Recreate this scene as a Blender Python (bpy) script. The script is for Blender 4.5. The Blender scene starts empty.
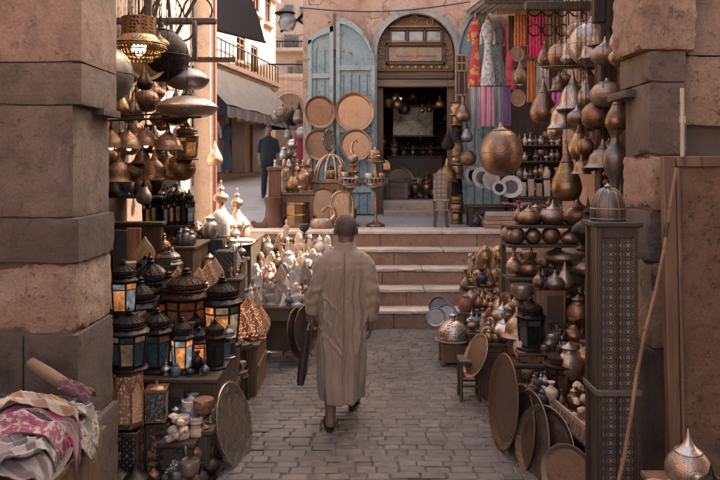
import bpy, bmesh, math, random
from mathutils import Vector, Matrix, Euler, noise
random.seed(7)
R = math.radians
PI = math.pi
SC = bpy.context.scene
COL = SC.collection
F, H, CX, HY = 700.0, 2.08, 360.0, 165.0      # lens and eye height used to survey the place from the photograph

def at(px, py, Y):
    return Vector(((px - CX) * Y / F, Y, H - (py - HY) * Y / F))
def X_(px, Y): return (px - CX) * Y / F
def Z_(py, Y): return H - (py - HY) * Y / F

# ---------------------------------------------------------------- mesh builder
class MB:
    def __init__(self): self.bm = bmesh.new()
    def box(self, c, s, rot=None, bevel=0.0):
        m = Matrix.Translation(Vector(c))
        if rot is not None: m = m @ Euler(rot).to_matrix().to_4x4()
        m = m @ Matrix.Diagonal((s[0], s[1], s[2], 1))
        r = bmesh.ops.create_cube(self.bm, size=1.0, matrix=m)
        if bevel > 0:
            es = set()
            for v in r['verts']: es.update(v.link_edges)
            bmesh.ops.bevel(self.bm, geom=list(es), offset=bevel, segments=1, affect='EDGES')
        return self
    def lathe(self, prof, n=24, mat=None, flat=False, ph=0.0):
        bm = self.bm; M = mat or Matrix.Identity(4)
        rings = []
        for (r, z) in prof:
            if r <= 1e-6:
                rings.append([bm.verts.new(M @ Vector((0, 0, z)))])
            else:
                rings.append([bm.verts.new(M @ Vector((r*math.cos(ph+2*PI*k/n), r*math.sin(ph+2*PI*k/n), z))) for k in range(n)])
        for a, b in zip(rings, rings[1:]):
            if len(a) == 1 and len(b) == 1: continue
            for k in range(n):
                k2 = (k+1) % n
                try:
                    if len(a) == 1: bm.faces.new((a[0], b[k2], b[k]))
                    elif len(b) == 1: bm.faces.new((a[k], a[k2], b[0]))
                    else: bm.faces.new((a[k], a[k2], b[k2], b[k]))
                except ValueError: pass
        if len(rings[0]) > 1: bm.faces.new(list(reversed(rings[0])))
        if len(rings[-1]) > 1: bm.faces.new(rings[-1])
        return self
    def loft(self, rings):
        """closed rings of equal count, capped"""
        bm = self.bm
        rr = [[bm.verts.new(Vector(p)) for p in ring] for ring in rings]
        n = len(rr[0])
        for a, b in zip(rr, rr[1:]):
            for k in range(n):
                k2 = (k+1) % n
                bm.faces.new((a[k], a[k2], b[k2], b[k]))
        bm.faces.new(list(reversed(rr[0]))); bm.faces.new(rr[-1])
        return self
    def tube(self, pts, r, n=8, flat=1.0):
        pts = [Vector(p) for p in pts]
        rs = r if isinstance(r, (list, tuple)) else [r]*len(pts)
        rings = []; up = None
        for i, p in enumerate(pts):
            t = (pts[min(i+1, len(pts)-1)] - pts[max(i-1, 0)]).normalized()
            if up is None:
                up = Vector((0, 0, 1)) if abs(t.z) < .9 else Vector((0, 1, 0))
            a = t.cross(up)
            if a.length < 1e-5: a = t.orthogonal()
            a.normalize(); b = a.cross(t).normalized(); up = b
            rings.append([p + a*rs[i]*math.cos(2*PI*k/n) + b*rs[i]*flat*math.sin(2*PI*k/n) for k in range(n)])
        self.loft(rings); return self
    def torus(self, c, R1, r, n=20, m=8, mat=None):
        M = mat or Matrix.Identity(4); bm = self.bm; c = Vector(c)
        g = [[bm.verts.new(M @ (c + Vector(((R1+r*math.cos(2*PI*j/m))*math.cos(2*PI*i/n), (R1+r*math.cos(2*PI*j/m))*math.sin(2*PI*i/n), r*math.sin(2*PI*j/m))))) for j in range(m)] for i in range(n)]
        for i in range(n):
            for j in range(m):
                bm.faces.new((g[i][j], g[(i+1) % n][j], g[(i+1) % n][(j+1) % m], g[i][(j+1) % m]))
        return self
    def ball(self, c, r, u=14, v=9):
        s = r if isinstance(r, (tuple, list)) else (r, r, r)
        bmesh.ops.create_uvsphere(self.bm, u_segments=u, v_segments=v, radius=1.0,
                                  matrix=Matrix.Translation(Vector(c)) @ Matrix.Diagonal((s[0], s[1], s[2], 1)))
        return self
    def prism(self, pts, t, mat=None):
        """outline in local x,z ; thickness along y from 0 to t"""
        bm = self.bm; M = mat or Matrix.Identity(4)
        a = [bm.verts.new(M @ Vector((x, 0, z))) for x, z in pts]
        b = [bm.verts.new(M @ Vector((x, t, z))) for x, z in pts]
        fa = bm.faces.new(a); fb = bm.faces.new(list(reversed(b)))
        n = len(pts)
        for k in range(n):
            bm.faces.new((a[(k+1) % n], a[k], b[k], b[(k+1) % n]))
        if n > 4:
            fa.normal_update(); fb.normal_update()
            bmesh.ops.triangulate(bm, faces=[fa, fb], quad_method='BEAUTY', ngon_method='EAR_CLIP')
        return self
    def grid(self, fn, nu, nv, thick=0.0, closed_u=False):
        bm = self.bm
        g = [[bm.verts.new(Vector(fn(i/nu, j/nv))) for j in range(nv+1)] for i in range(nu+1)]
        fs = []
        for i in range(nu):
            for j in range(nv):
                fs.append(bm.faces.new((g[i][j], g[i+1][j], g[i+1][j+1], g[i][j+1])))
        if thick:
            for f in fs: f.normal_update()
            back = []
            for i in range(nu+1):
                row = []
                for j in range(nv+1):
                    n_ = Vector((0, 0, 0))
                    for f in g[i][j].link_faces: n_ += f.normal
                    if n_.length > 1e-9: n_.normalize()
                    row.append(bm.verts.new(g[i][j].co - n_*thick))
                back.append(row)
            for i in range(nu):
                for j in range(nv):
                    bm.faces.new((back[i][j+1], back[i+1][j+1], back[i+1][j], back[i][j]))
            for i in range(nu):
                for j in (0, nv):
                    bm.faces.new((g[i][j], g[i+1][j], back[i+1][j], back[i][j]))
            for j in range(nv):
                for i in (0, nu):
                    bm.faces.new((g[i][j], g[i][j+1], back[i][j+1], back[i][j]))
        return self
    def build(self, name, mat, parent=None, loc=None, smooth=True, ang=0.7, recalc=True):
        bm = self.bm
        if recalc: bmesh.ops.recalc_face_normals(bm, faces=bm.faces[:])
        if smooth:
            for f in bm.faces: f.smooth = True
            for e in bm.edges:
                if len(e.link_faces) == 2 and e.calc_face_angle(0.0) > ang: e.smooth = False
        me = bpy.data.meshes.new(name); bm.to_mesh(me); bm.free()
        if mat: me.materials.append(mat)
        o = bpy.data.objects.new(name, me); COL.objects.link(o)
        if parent is not None: o.parent = parent
        if loc is not None: o.location = loc
        return o

def tag(o, label=None, cat=None, group=None, kind=None):
    if label: o['label'] = label
    if cat: o['category'] = cat
    if group: o['group'] = group
    if kind: o['kind'] = kind
    return o
def empty(name, loc=(0, 0, 0), rz=0.0):
    o = bpy.data.objects.new(name, None); COL.objects.link(o)
    o.empty_display_size = .1
    o.location = loc; o.rotation_euler = (0, 0, rz); return o
def copy_tree(o, parent=None):
    c = o.copy(); COL.objects.link(c)
    for k in ('label', 'category', 'group'):
        if parent is None and k in c: del c[k]
    if parent is not None: c.parent = parent
    for ch in list(o.children):
        if ch.name.split('.')[0] != 'chain': copy_tree(ch, c)
    return c

# ---------------------------------------------------------------- materials
def _new(name):
    m = bpy.data.materials.new(name); m.use_nodes = True
    nt = m.node_tree; b = nt.nodes['Principled BSDF']
    return m, nt, b
def N(nt, t, **kw):
    n = nt.nodes.new(t)
    for k, v in kw.items():
        if hasattr(n, k) and not k.startswith('i_'): setattr(n, k, v)
    return n
def ramp(nt, src, stops):
    r = nt.nodes.new('ShaderNodeValToRGB'); e = r.color_ramp.elements
    while len(e) > 1: e.remove(e[-1])
    e[0].position = stops[0][0]; e[0].color = (*stops[0][1], 1)
    for p, c in stops[1:]:
        x = e.new(p); x.color = (*c, 1)
    nt.links.new(src, r.inputs[0]); return r.outputs[0]
def mul(c, k): return tuple(min(1.0, x*k) for x in c)
def noise_n(nt, vec, scale, detail=5, rough=.6, dist=0.0):
    n = nt.nodes.new('ShaderNodeTexNoise'); n.inputs['Scale'].default_value = scale
    n.inputs['Detail'].default_value = detail; n.inputs['Roughness'].default_value = rough; n.inputs['Distortion'].default_value = dist
    nt.links.new(vec, n.inputs['Vector']); return n.outputs['Fac']
def mixc(nt, fac, a, b, mode='MIX'):
    m = nt.nodes.new('ShaderNodeMix'); m.data_type = 'RGBA'; m.blend_type = mode
    for s, v in ((0, fac), (6, a), (7, b)):
        if isinstance(v, (int, float)): m.inputs[s].default_value = v
        elif isinstance(v, tuple): m.inputs[s].default_value = (*v, 1)
        else: nt.links.new(v, m.inputs[s])
    return m.outputs[2]
def math_n(nt, op, a, b=0.0, c=0.0):
    m = nt.nodes.new('ShaderNodeMath'); m.operation = op
    for i, v in enumerate((a, b, c)):
        if isinstance(v, (int, float)): m.inputs[i].default_value = v
        else: nt.links.new(v, m.inputs[i])
    return m.outputs[0]
def maprange(nt, src, a, b, c=0., d=1.):
    m = nt.nodes.new('ShaderNodeMapRange'); nt.links.new(src, m.inputs[0])
    for i, v in enumerate((a, b, c, d)): m.inputs[i+1].default_value = v
    return m.outputs[0]
def bump(nt, b, h, strength=.4, dist=.01, prev=None):
    n = nt.nodes.new('ShaderNodeBump'); n.inputs['Strength'].default_value = strength; n.inputs['Distance'].default_value = dist
    nt.links.new(h, n.inputs['Height'])
    if prev is not None: nt.links.new(prev, n.inputs['Normal'])
    nt.links.new(n.outputs[0], b.inputs['Normal']); return n.outputs[0]
def objvec(nt, rnd=True, world=False):
    tc = nt.nodes.new('ShaderNodeTexCoord')
    if world:
        g = nt.nodes.new('ShaderNodeNewGeometry'); return g.outputs['Position'], None
    oi = nt.nodes.new('ShaderNodeObjectInfo')
    v = nt.nodes.new('ShaderNodeVectorMath'); v.operation = 'ADD'
    sc = nt.nodes.new('ShaderNodeVectorMath'); sc.operation = 'SCALE'
    sc.inputs[0].default_value = (3.1, 7.7, 5.3); nt.links.new(oi.outputs['Random'], sc.inputs['Scale'])
    nt.links.new(tc.outputs['Object'], v.inputs[0]); nt.links.new(sc.outputs[0], v.inputs[1])
    return v.outputs[0], oi.outputs['Random']

def n2x(nt, v): return noise_n(nt, v, 16, 5, .7)
_mc = {}
def cached(fn):
    def w(*a, **k):
        key = (fn.__name__, a, tuple(sorted(k.items())))
        if key not in _mc: _mc[key] = fn(*a, **k)
        return _mc[key]
    return w

@cached
def metal(name, col, rough=.36, tarn=.45, scale=3.0, pattern=None, pscale=40., metallic=.9, bmp=.25):
    m, nt, b = _new(name)
    v, rnd = objvec(nt)
    tc = nt.nodes.new('ShaderNodeTexCoord')
    n1 = noise_n(nt, v, scale, 6, .65, .4)
    c = ramp(nt, n1, [(.28, mul(col, tarn)), (.5, mul(col, .85)), (.75, col)])
    vr = maprange(nt, rnd, 0, 1, .7, 1.12)
    c = mixc(nt, 1.0, c, vr, 'MULTIPLY')
    n2 = noise_n(nt, v, scale*9, 4, .6)
    rr = maprange(nt, n2, .3, .75, rough*.75, min(1, rough*1.6))
    nt.links.new(rr, b.inputs['Roughness'])
    b.inputs['Metallic'].default_value = metallic
    prev = None
    if pattern == 'pierced':
        vo = nt.nodes.new('ShaderNodeTexVoronoi'); vo.inputs['Scale'].default_value = pscale
        vo.inputs['Randomness'].default_value = .35
        nt.links.new(tc.outputs['Object'], vo.inputs['Vector'])
        hole = maprange(nt, vo.outputs['Distance'], .26, .36)
        c = mixc(nt, hole, (.006, .004, .003), c)
        prev = bump(nt, b, hole, .6, .006)
    elif pattern == 'engraved':
        ln = nt.nodes.new('ShaderNodeVectorMath'); ln.operation = 'LENGTH'
        sx = nt.nodes.new('ShaderNodeVectorMath'); sx.operation = 'MULTIPLY'; sx.inputs[1].default_value = (1, 1, 0)
        nt.links.new(tc.outputs['Object'], sx.inputs[0]); nt.links.new(sx.outputs[0], ln.inputs[0])
        ring = math_n(nt, 'SINE', math_n(nt, 'MULTIPLY', ln.outputs['Value'], 95.))
        sp = nt.nodes.new('ShaderNodeSeparateXYZ'); nt.links.new(tc.outputs['Object'], sp.inputs[0])
        ang = math_n(nt, 'ARCTAN2', sp.outputs[1], sp.outputs[0])
        pet = math_n(nt, 'SINE', math_n(nt, 'ADD', math_n(nt, 'MULTIPLY', ang, 44.), math_n(nt, 'MULTIPLY', ring, 1.3)))
        e = math_n(nt, 'MULTIPLY', math_n(nt, 'ADD', pet, ring), .25)
        e = math_n(nt, 'ADD', e, .5)
        c = mixc(nt, maprange(nt, math_n(nt, 'ADD', e, math_n(nt, 'MULTIPLY', math_n(nt, 'SUBTRACT', n2x(nt, v), .5), 2.2)), .1, .9), mul(col, .62), c)
        prev = bump(nt, b, e, .22, .006)
    elif pattern == 'banded':
        sp = nt.nodes.new('ShaderNodeSeparateXYZ'); nt.links.new(tc.outputs['Object'], sp.inputs[0])
        bd = maprange(nt, math_n(nt, 'SINE', math_n(nt, 'MULTIPLY', sp.outputs[2], 19.)), .1, .25)
        ln_ = maprange(nt, math_n(nt, 'ABSOLUTE', math_n(nt, 'SINE', math_n(nt, 'MULTIPLY', sp.outputs[2], 9.5))), .0, .06, 1, 0)
        vo = nt.nodes.new('ShaderNodeTexVoronoi'); vo.feature = 'DISTANCE_TO_EDGE'; vo.inputs['Scale'].default_value = pscale
        nt.links.new(tc.outputs['Object'], vo.inputs['Vector'])
        e = maprange(nt, vo.outputs['Distance'], .03, .12, 1, 0)
        e = math_n(nt, 'MAXIMUM', math_n(nt, 'MULTIPLY', e, bd), ln_)
        c = mixc(nt, math_n(nt, 'MULTIPLY', e, .7), c, mul(col, .18))
        prev = bump(nt, b, math_n(nt, 'SUBTRACT', 1.0, e), .4, .006)
    elif pattern == 'hammered':
        vo = nt.nodes.new('ShaderNodeTexVoronoi'); vo.inputs['Scale'].default_value = pscale
        nt.links.new(v, vo.inputs['Vector'])
        prev = bump(nt, b, vo.outputs['Distance'], .25, .01)
    elif pattern == 'filigree':
        vo = nt.nodes.new('ShaderNodeTexVoronoi'); vo.feature = 'DISTANCE_TO_EDGE'; vo.inputs['Scale'].default_value = pscale
        nt.links.new(tc.outputs['Object'], vo.inputs['Vector'])
        hole = maprange(nt, vo.outputs['Distance'], .05, .14)
        c = mixc(nt, hole, c, mul(col, .06))
        prev = bump(nt, b, math_n(nt, 'SUBTRACT', 1.0, hole), .6, .006)
    nt.links.new(c, b.inputs['Base Color'])
    bump(nt, b, noise_n(nt, v, scale*5, 4, .6), bmp, .008, prev)
    return m

@cached
def glass(name, col, emit=0.0):
    m, nt, b = _new(name)
    v, rnd = objvec(nt)
    n1 = noise_n(nt, v, 9, 3)
    c = mixc(nt, maprange(nt, n1, .35, .7), mul(col, .55), col)
    nt.links.new(c, b.inputs['Base Color'])
    b.inputs['Roughness'].default_value = .18
    b.inputs['Coat Weight'].default_value = .4
    if emit:
        nt.links.new(c, b.inputs['Emission Color'])
        st = maprange(nt, n1, .3, .72, emit*.35, emit*1.3)
        nt.links.new(st, b.inputs['Emission Strength'])
    else:
        b.inputs['Transmission Weight'].default_value = .35
    return m

@cached
def pierced_lit(name, col, glow=(1, .42, .12), emit=2.0, pscale=26., metallic=.3):
    m, nt, b = _new(name)
    tc = nt.nodes.new('ShaderNodeTexCoord')
    vo = nt.nodes.new('ShaderNodeTexVoronoi'); vo.inputs['Scale'].default_value = pscale; vo.inputs['Randomness'].default_value = .5
    nt.links.new(tc.outputs['Object'], vo.inputs['Vector'])
    solid = maprange(nt, vo.outputs['Distance'], .25, .4)
    c = mixc(nt, solid, mul(col, .25), col)
    nt.links.new(c, b.inputs['Base Color'])
    b.inputs['Metallic'].default_value = metallic; b.inputs['Roughness'].default_value = .5
    if emit:
        b.inputs['Emission Color'].default_value = (*glow, 1)
        nt.links.new(math_n(nt, 'MULTIPLY', math_n(nt, 'SUBTRACT', 1.0, solid), emit), b.inputs['Emission Strength'])
    bump(nt, b, solid, .7, .01)
    return m

@cached
def rough(name, col, var=.45, scale=3.0, r=.85, bmp=.4, col2=None, world=False, fine=60., stain=0.0, grain=.25, crack=0.0, peel=None):
    m, nt, b = _new(name)
    v, rnd = objvec(nt, world=world)
    n1 = noise_n(nt, v, scale, 8, .62, .3)
    n2 = noise_n(nt, v, scale*.35, 4, .6, .6)
    c = ramp(nt, n1, [(.27, mul(col, 1-var)), (.5, col), (.75, mul(col, 1+var*.55))])
    if col2: c = mixc(nt, maprange(nt, n2, .47, .6), c, col2)
    if stain:
        n3 = noise_n(nt, v, scale*.8, 6, .7, 1.0)
        c = mixc(nt, maprange(nt, n3, .56, .68, 0, stain), c, mul(col, .25))
    n4 = noise_n(nt, v, fine, 5, .7)
    hgt = n4
    if peel:
        pk = maprange(nt, noise_n(nt, v, scale*2.6, 7, .72, .5), .60, .63)
        c = mixc(nt, pk, c, peel); hgt = math_n(nt, 'SUBTRACT', hgt, math_n(nt, 'MULTIPLY', pk, .8))
    if grain:
        c = mixc(nt, 1.0, c, maprange(nt, n4, .3, .7, 1-grain, 1+grain*.8), 'MULTIPLY')
        n5 = noise_n(nt, v, fine*.28, 5, .75, .3)
        pit = maprange(nt, n5, .34, .41, 1, 0)
        c = mixc(nt, math_n(nt, 'MULTIPLY', pit, min(1, grain*2)), c, mul(col, .35)); hgt = math_n(nt, 'SUBTRACT', hgt, math_n(nt, 'MULTIPLY', pit, grain*3))
    if crack:
        vo = nt.nodes.new('ShaderNodeTexVoronoi'); vo.feature = 'DISTANCE_TO_EDGE'; vo.inputs['Scale'].default_value = crack
        wv = nt.nodes.new('ShaderNodeVectorMath'); wv.operation = 'ADD'
        nc = nt.nodes.new('ShaderNodeTexNoise'); nc.inputs['Scale'].default_value = crack*2.2; nc.inputs['Detail'].default_value = 5
        nt.links.new(v, nc.inputs['Vector'])
        sc_ = nt.nodes.new('ShaderNodeVectorMath'); sc_.operation = 'SCALE'; sc_.inputs['Scale'].default_value = .9/crack
        nt.links.new(nc.outputs['Color'], sc_.inputs[0])
        nt.links.new(v, wv.inputs[0]); nt.links.new(sc_.outputs[0], wv.inputs[1]); nt.links.new(wv.outputs[0], vo.inputs['Vector'])
        ck = maprange(nt, vo.outputs['Distance'], .004, .016, 1, 0)
        ck = math_n(nt, 'MULTIPLY', ck, maprange(nt, n2, .46, .54))
        c = mixc(nt, math_n(nt, 'MULTIPLY', ck, .75), c, mul(col, .25)); hgt = math_n(nt, 'SUBTRACT', hgt, ck)
    nt.links.new(c, b.inputs['Base Color'])
    nt.links.new(maprange(nt, n4, .3, .7, r*.85, min(1, r*1.1)), b.inputs['Roughness'])
    p = bump(nt, b, n1, bmp, .03)
    bump(nt, b, hgt, bmp*1.1, .008, p)
    return m

@cached
def wood(name, col, axis=2, scale=5.0, r=.55, plank=0.0, bmp=.3, contrast=.5):
    m, nt, b = _new(name)
    v, rnd = objvec(nt)
    mp = nt.nodes.new('ShaderNodeMapping'); s = [scale*4, scale*4, scale*4]; s[axis] = scale*.25
    mp.inputs['Scale'].default_value = s; nt.links.new(v, mp.inputs['Vector'])
    n1 = noise_n(nt, mp.outputs[0], 1.0, 6, .6, 1.2)
    n2 = noise_n(nt, v, 2.2, 4)
    c = ramp(nt, n1, [(.3, mul(col, 1-contrast)), (.55, col), (.75, mul(col, 1.25))])
    c = mixc(nt, maprange(nt, n2, .4, .7, 0, .5), c, mul(col, .5))
    nt.links.new(c, b.inputs['Base Color']); b.inputs['Roughness'].default_value = r
    bump(nt, b, n1, bmp, .006)
    return m

@cached
def cloth(name, col, col2=None, pat='weave', scale=40., r=.9, stripe_axis=0):
    m, nt, b = _new(name)
    v, rnd = objvec(nt)
    tc = nt.nodes.new('ShaderNodeTexCoord')
    n1 = noise_n(nt, v, 5, 5)
    c = ramp(nt, n1, [(.3, mul(col, .75)), (.7, mul(col, 1.1))])
    if col2:
        if pat == 'stripe':
            sp = nt.nodes.new('ShaderNodeSeparateXYZ'); nt.links.new(tc.outputs['Object'], sp.inputs[0])
            s = math_n(nt, 'SINE', math_n(nt, 'MULTIPLY', sp.outputs[stripe_axis], scale))
            f = maprange(nt, s, -.1, .1)
        elif pat == 'sequins':
            vo = nt.nodes.new('ShaderNodeTexVoronoi'); vo.inputs['Scale'].default_value = scale
            nt.links.new(v, vo.inputs['Vector']); f = maprange(nt, vo.outputs['Distance'], .3, .38, 1, 0)
        else:
            f = maprange(nt, noise_n(nt, v, scale, 3), .5, .56)
        c = mixc(nt, f, c, col2)
    nt.links.new(c, b.inputs['Base Color']); b.inputs['Roughness'].default_value = r
    b.inputs['Sheen Weight'].default_value = .2
    n4 = noise_n(nt, v, 160, 3)
    bump(nt, b, n4, .25, .003)
    return m

@cached
def plain(name, col, r=.6, metallic=0.0, emit=0.0):
    m, nt, b = _new(name)
    v, rnd = objvec(nt)
    n1 = noise_n(nt, v, 8, 4)
    c = ramp(nt, n1, [(.3, mul(col, .8)), (.7, mul(col, 1.08))])
    nt.links.new(c, b.inputs['Base Color'])
    b.inputs['Roughness'].default_value = r; b.inputs['Metallic'].default_value = metallic
    if emit:
        b.inputs['Emission Color'].default_value = (*col, 1); b.inputs['Emission Strength'].default_value = emit
    return m

@cached
def inlay(name, dark=(.035, .026, .022), light=(.42, .36, .31), scale=34., thr=.5):
    """bone inlay in dark wood: star grid of small pieces"""
    m, nt, b = _new(name)
    tc = nt.nodes.new('ShaderNodeTexCoord'); sp = nt.nodes.new('ShaderNodeSeparateXYZ')
    nt.links.new(tc.outputs['Object'], sp.inputs[0])
    x = math_n(nt, 'ADD', sp.outputs[0], sp.outputs[1]); z = sp.outputs[2]
    def co(s, k, ph=0.): return math_n(nt, 'COSINE', math_n(nt, 'ADD', math_n(nt, 'MULTIPLY', s, k), ph))
    a = math_n(nt, 'ADD', co(x, scale), co(z, scale))
    d1 = math_n(nt, 'ADD', x, z); d2 = math_n(nt, 'SUBTRACT', x, z)
    bb = math_n(nt, 'ADD', co(d1, scale), co(d2, scale))
    cc = math_n(nt, 'MULTIPLY', co(x, scale*3), co(z, scale*3))
    f = math_n(nt, 'ADD', math_n(nt, 'ADD', math_n(nt, 'MULTIPLY', a, .3), math_n(nt, 'MULTIPLY', bb, .25)), math_n(nt, 'MULTIPLY', cc, .45))
    v, rnd = objvec(nt)
    f = math_n(nt, 'ADD', math_n(nt, 'ABSOLUTE', f), math_n(nt, 'MULTIPLY', math_n(nt, 'SUBTRACT', noise_n(nt, v, 14, 5, .7), .5), .45))
    f = maprange(nt, f, thr-.06, thr+.06)
    n1 = noise_n(nt, v, 30, 4)
    lc = ramp(nt, n1, [(.3, mul(light, .45)), (.7, light)])
    c = mixc(nt, f, dark, lc)
    nt.links.new(c, b.inputs['Base Color']); b.inputs['Roughness'].default_value = .45
    bump(nt, b, f, .3, .003)
    return m

# palette
BRONZE = metal('bronze', (.35, .235, .16), .34, .35, pattern='banded', pscale=24.)
BRONZE_P = metal('bronze_pierced', (.36, .22, .14), .36, .45, pattern='pierced', pscale=34.)
BRONZE_H = metal('bronze_hammered', (.36, .225, .155), .36, .5, pattern='hammered', pscale=30.)
DULL = metal('dull_silver_bronze', (.34, .27, .225), .42, .5, pattern='pierced', pscale=60.)
DULLH = metal('dull_silver_hammered', (.36, .285, .24), .42, .55, pattern='hammered', pscale=36.)
COPPER = metal('copper', (.47, .275, .18), .31, .38, pattern='banded', pscale=26.)
COPPER_E = metal('copper_engraved', (.60, .35, .22), .34, .6, pattern='engraved')
BRASS = metal('brass', (.42, .28, .15), .34, .38, pattern='banded', pscale=28.)
BRASS_P = metal('brass_pierced', (.42, .25, .12), .34, .5, pattern='pierced', pscale=40.)
BRASS_E = metal('brass_engraved', (.34, .22, .12), .4, .5, pattern='engraved')
OLDTRAY = metal('old_tray_bronze', (.30, .235, .185), .42, .55, pattern='engraved')
TRAYBACK = metal('tray_back', (.25, .2, .165), .45, .6)
SILVER = metal('silver', (.55, .5, .46), .32, .5)
SILVER_F = metal('silver_filigree', (.55, .5, .46), .38, .5, pattern='filigree', pscale=22.)
SILVER_E = metal('silver_engraved', (.62, .59, .56), .42, .6, pattern='engraved', metallic=.35)
IRON = metal('black_iron', (.05, .042, .038), .45, .6)
IRON_F = metal('black_iron_filigree', (.085, .068, .058), .45, .5, pattern='filigree', pscale=56.)
RUST_F = metal('rust_filigree', (.15, .085, .06), .5, .5, pattern='filigree', pscale=48.)
DARKW = wood('dark_wood', (.082, .054, .038))
MIDW = wood('brown_wood', (.17, .1, .062))
PALEW = wood('pale_wood', (.36, .23, .15))
REDW = wood('red_carved_wood', (.13, .055, .035), bmp=.6)
CREAM = rough('cream_alabaster', (.62, .5, .4), .3, 9, .5, .2)
WHITEP = rough('white_plaster', (.72, .63, .55), .25, 9, .6, .3)
INLAY = inlay('bone_inlay')
# ================================================================ world, sun, camera
SUN = Vector((.62, .36, .70)).normalized()
w = bpy.data.worlds.new('World'); SC.world = w; w.use_nodes = True
nt = w.node_tree; bg = nt.nodes['Background']
sky = nt.nodes.new('ShaderNodeTexSky'); sky.sky_type = 'NISHITA'; sky.sun_disc = False
sky.sun_elevation = math.asin(SUN.z); sky.sun_rotation = math.atan2(SUN.x, SUN.y)
sky.air_density = 1.0; sky.dust_density = 4.0; sky.ozone_density = .6
tint = nt.nodes.new('ShaderNodeMix'); tint.data_type = 'RGBA'; tint.blend_type = 'MULTIPLY'
tint.inputs[0].default_value = 1.0; tint.inputs[7].default_value = (1.0, .845, .67, 1)
nt.links.new(sky.outputs[0], tint.inputs[6]); nt.links.new(tint.outputs[2], bg.inputs[0])
bg.inputs[1].default_value = .15
sd = bpy.data.lights.new('sun', 'SUN'); sd.energy = 2.9; sd.angle = R(.8); sd.color = (1, .87, .72)
so = bpy.data.objects.new('sun', sd); COL.objects.link(so)
so.rotation_euler = (-SUN).to_track_quat('-Z', 'Y').to_euler(); so.location = (6, 4, 12)
cam = bpy.data.cameras.new('camera'); co_ = bpy.data.objects.new('camera', cam); COL.objects.link(co_)
co_.location = (0, 0, H); co_.rotation_euler = (R(90), 0, 0)
cam.lens = 35.0; cam.sensor_width = 36.0; cam.shift_y = -75/720; cam.clip_end = 500; cam.clip_start = .05
SC.camera = co_
SC.view_settings.view_transform = 'Standard'; SC.view_settings.look = 'None'
SC.view_settings.exposure = 2.78; SC.view_settings.gamma = 1.0; SC.view_settings.use_curve_mapping = False
SC.render.engine = 'CYCLES'
SC.cycles.use_denoising = True
SC.cycles.max_bounces = 7; SC.cycles.diffuse_bounces = 4; SC.cycles.glossy_bounces = 3; SC.cycles.transmission_bounces = 3
SC.cycles.sample_clamp_indirect = 4.0; SC.cycles.caustics_reflective = False; SC.cycles.caustics_refractive = False

# ================================================================ ground, paving, steps, street
def nz(p, s=1.0, seed=0): return noise.noise(Vector(p)*s + Vector((seed*13.1, seed*7.3, seed*3.7)))
g = MB(); g.box((0, 20, -.259), (160, 160, .5)); tag(g.build('ground', rough('packed_earth', (.145, .122, .103), .3, 4)), kind='structure')

@cached
def sett_mat():
    m, nt, b = _new('worn_stone_setts')
    ge = nt.nodes.new('ShaderNodeNewGeometry'); v = ge.outputs['Position']
    rnd = ge.outputs['Random Per Island']
    n1 = noise_n(nt, v, 14, 7, .65); n2 = noise_n(nt, v, 1.1, 4, .6)
    c = ramp(nt, n1, [(.22, (.08, .068, .06)), (.5, (.155, .129, .111)), (.8, (.215, .182, .157))])
    c = mixc(nt, 1.0, c, maprange(nt, rnd, 0, 1, .8, 1.15), 'MULTIPLY')
    c = mixc(nt, maprange(nt, n2, .46, .66, 0, .6), c, (.082, .066, .056))
    nt.links.new(c, b.inputs['Base Color'])
    nt.links.new(maprange(nt, n1, .3, .7, .28, .56), b.inputs['Roughness'])
    p = bump(nt, b, n1, .5, .012)
    bump(nt, b, noise_n(nt, v, 70, 4, .7), .35, .004, p)
    return m
g = MB(); bm = g.bm; rr = random.Random(3)
y = -1.6
while y < 8.9:
    dy = rr.uniform(.075, .11); x = -3.0 + rr.uniform(0, .2)
    while x < 3.0:
        dx = rr.uniform(.11, .21); gap = rr.uniform(.001, .0035); top = rr.uniform(-.004, .004)
        tx, ty = rr.uniform(-.02, .02), rr.uniform(-.03, .03)
        n = 4; vs = []
        for i in range(n+1):
            row = []
            for j in range(n+1):
                u, v_ = (0, .05, .5, .95, 1)[i], (0, .075, .5, .925, 1)[j]
                ed = min(u, 1-u, v_, 1-v_)
                px_ = x + gap + u*(dx-2*gap); py_ = y + gap + v_*(dy-2*gap)
                wob = .006 if ed < .01 else 0
                px_ += wob*nz((px_, py_, 1), 21); py_ += wob*nz((px_, py_, 5), 21) + .012*math.sin(px_*1.7) + .02*nz((px_*.8, py_*.3, 2))
                z = top + tx*(u-.5)*dx + ty*(v_-.5)*dy + .004*nz((px_, py_, 0), 26) - (.007 if ed < .01 else 0)
                z += .005*nz((px_, py_, 9), .9)
                row.append(bm.verts.new((px_, py_, z)))
            vs.append(row)
        for i in range(n):
            for j in range(n): bm.faces.new((vs[i][j], vs[i+1][j], vs[i+1][j+1], vs[i][j+1]))
        x += dx
    y += dy
tag(g.build('pavement', sett_mat(), ang=.42), kind='structure')

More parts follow.
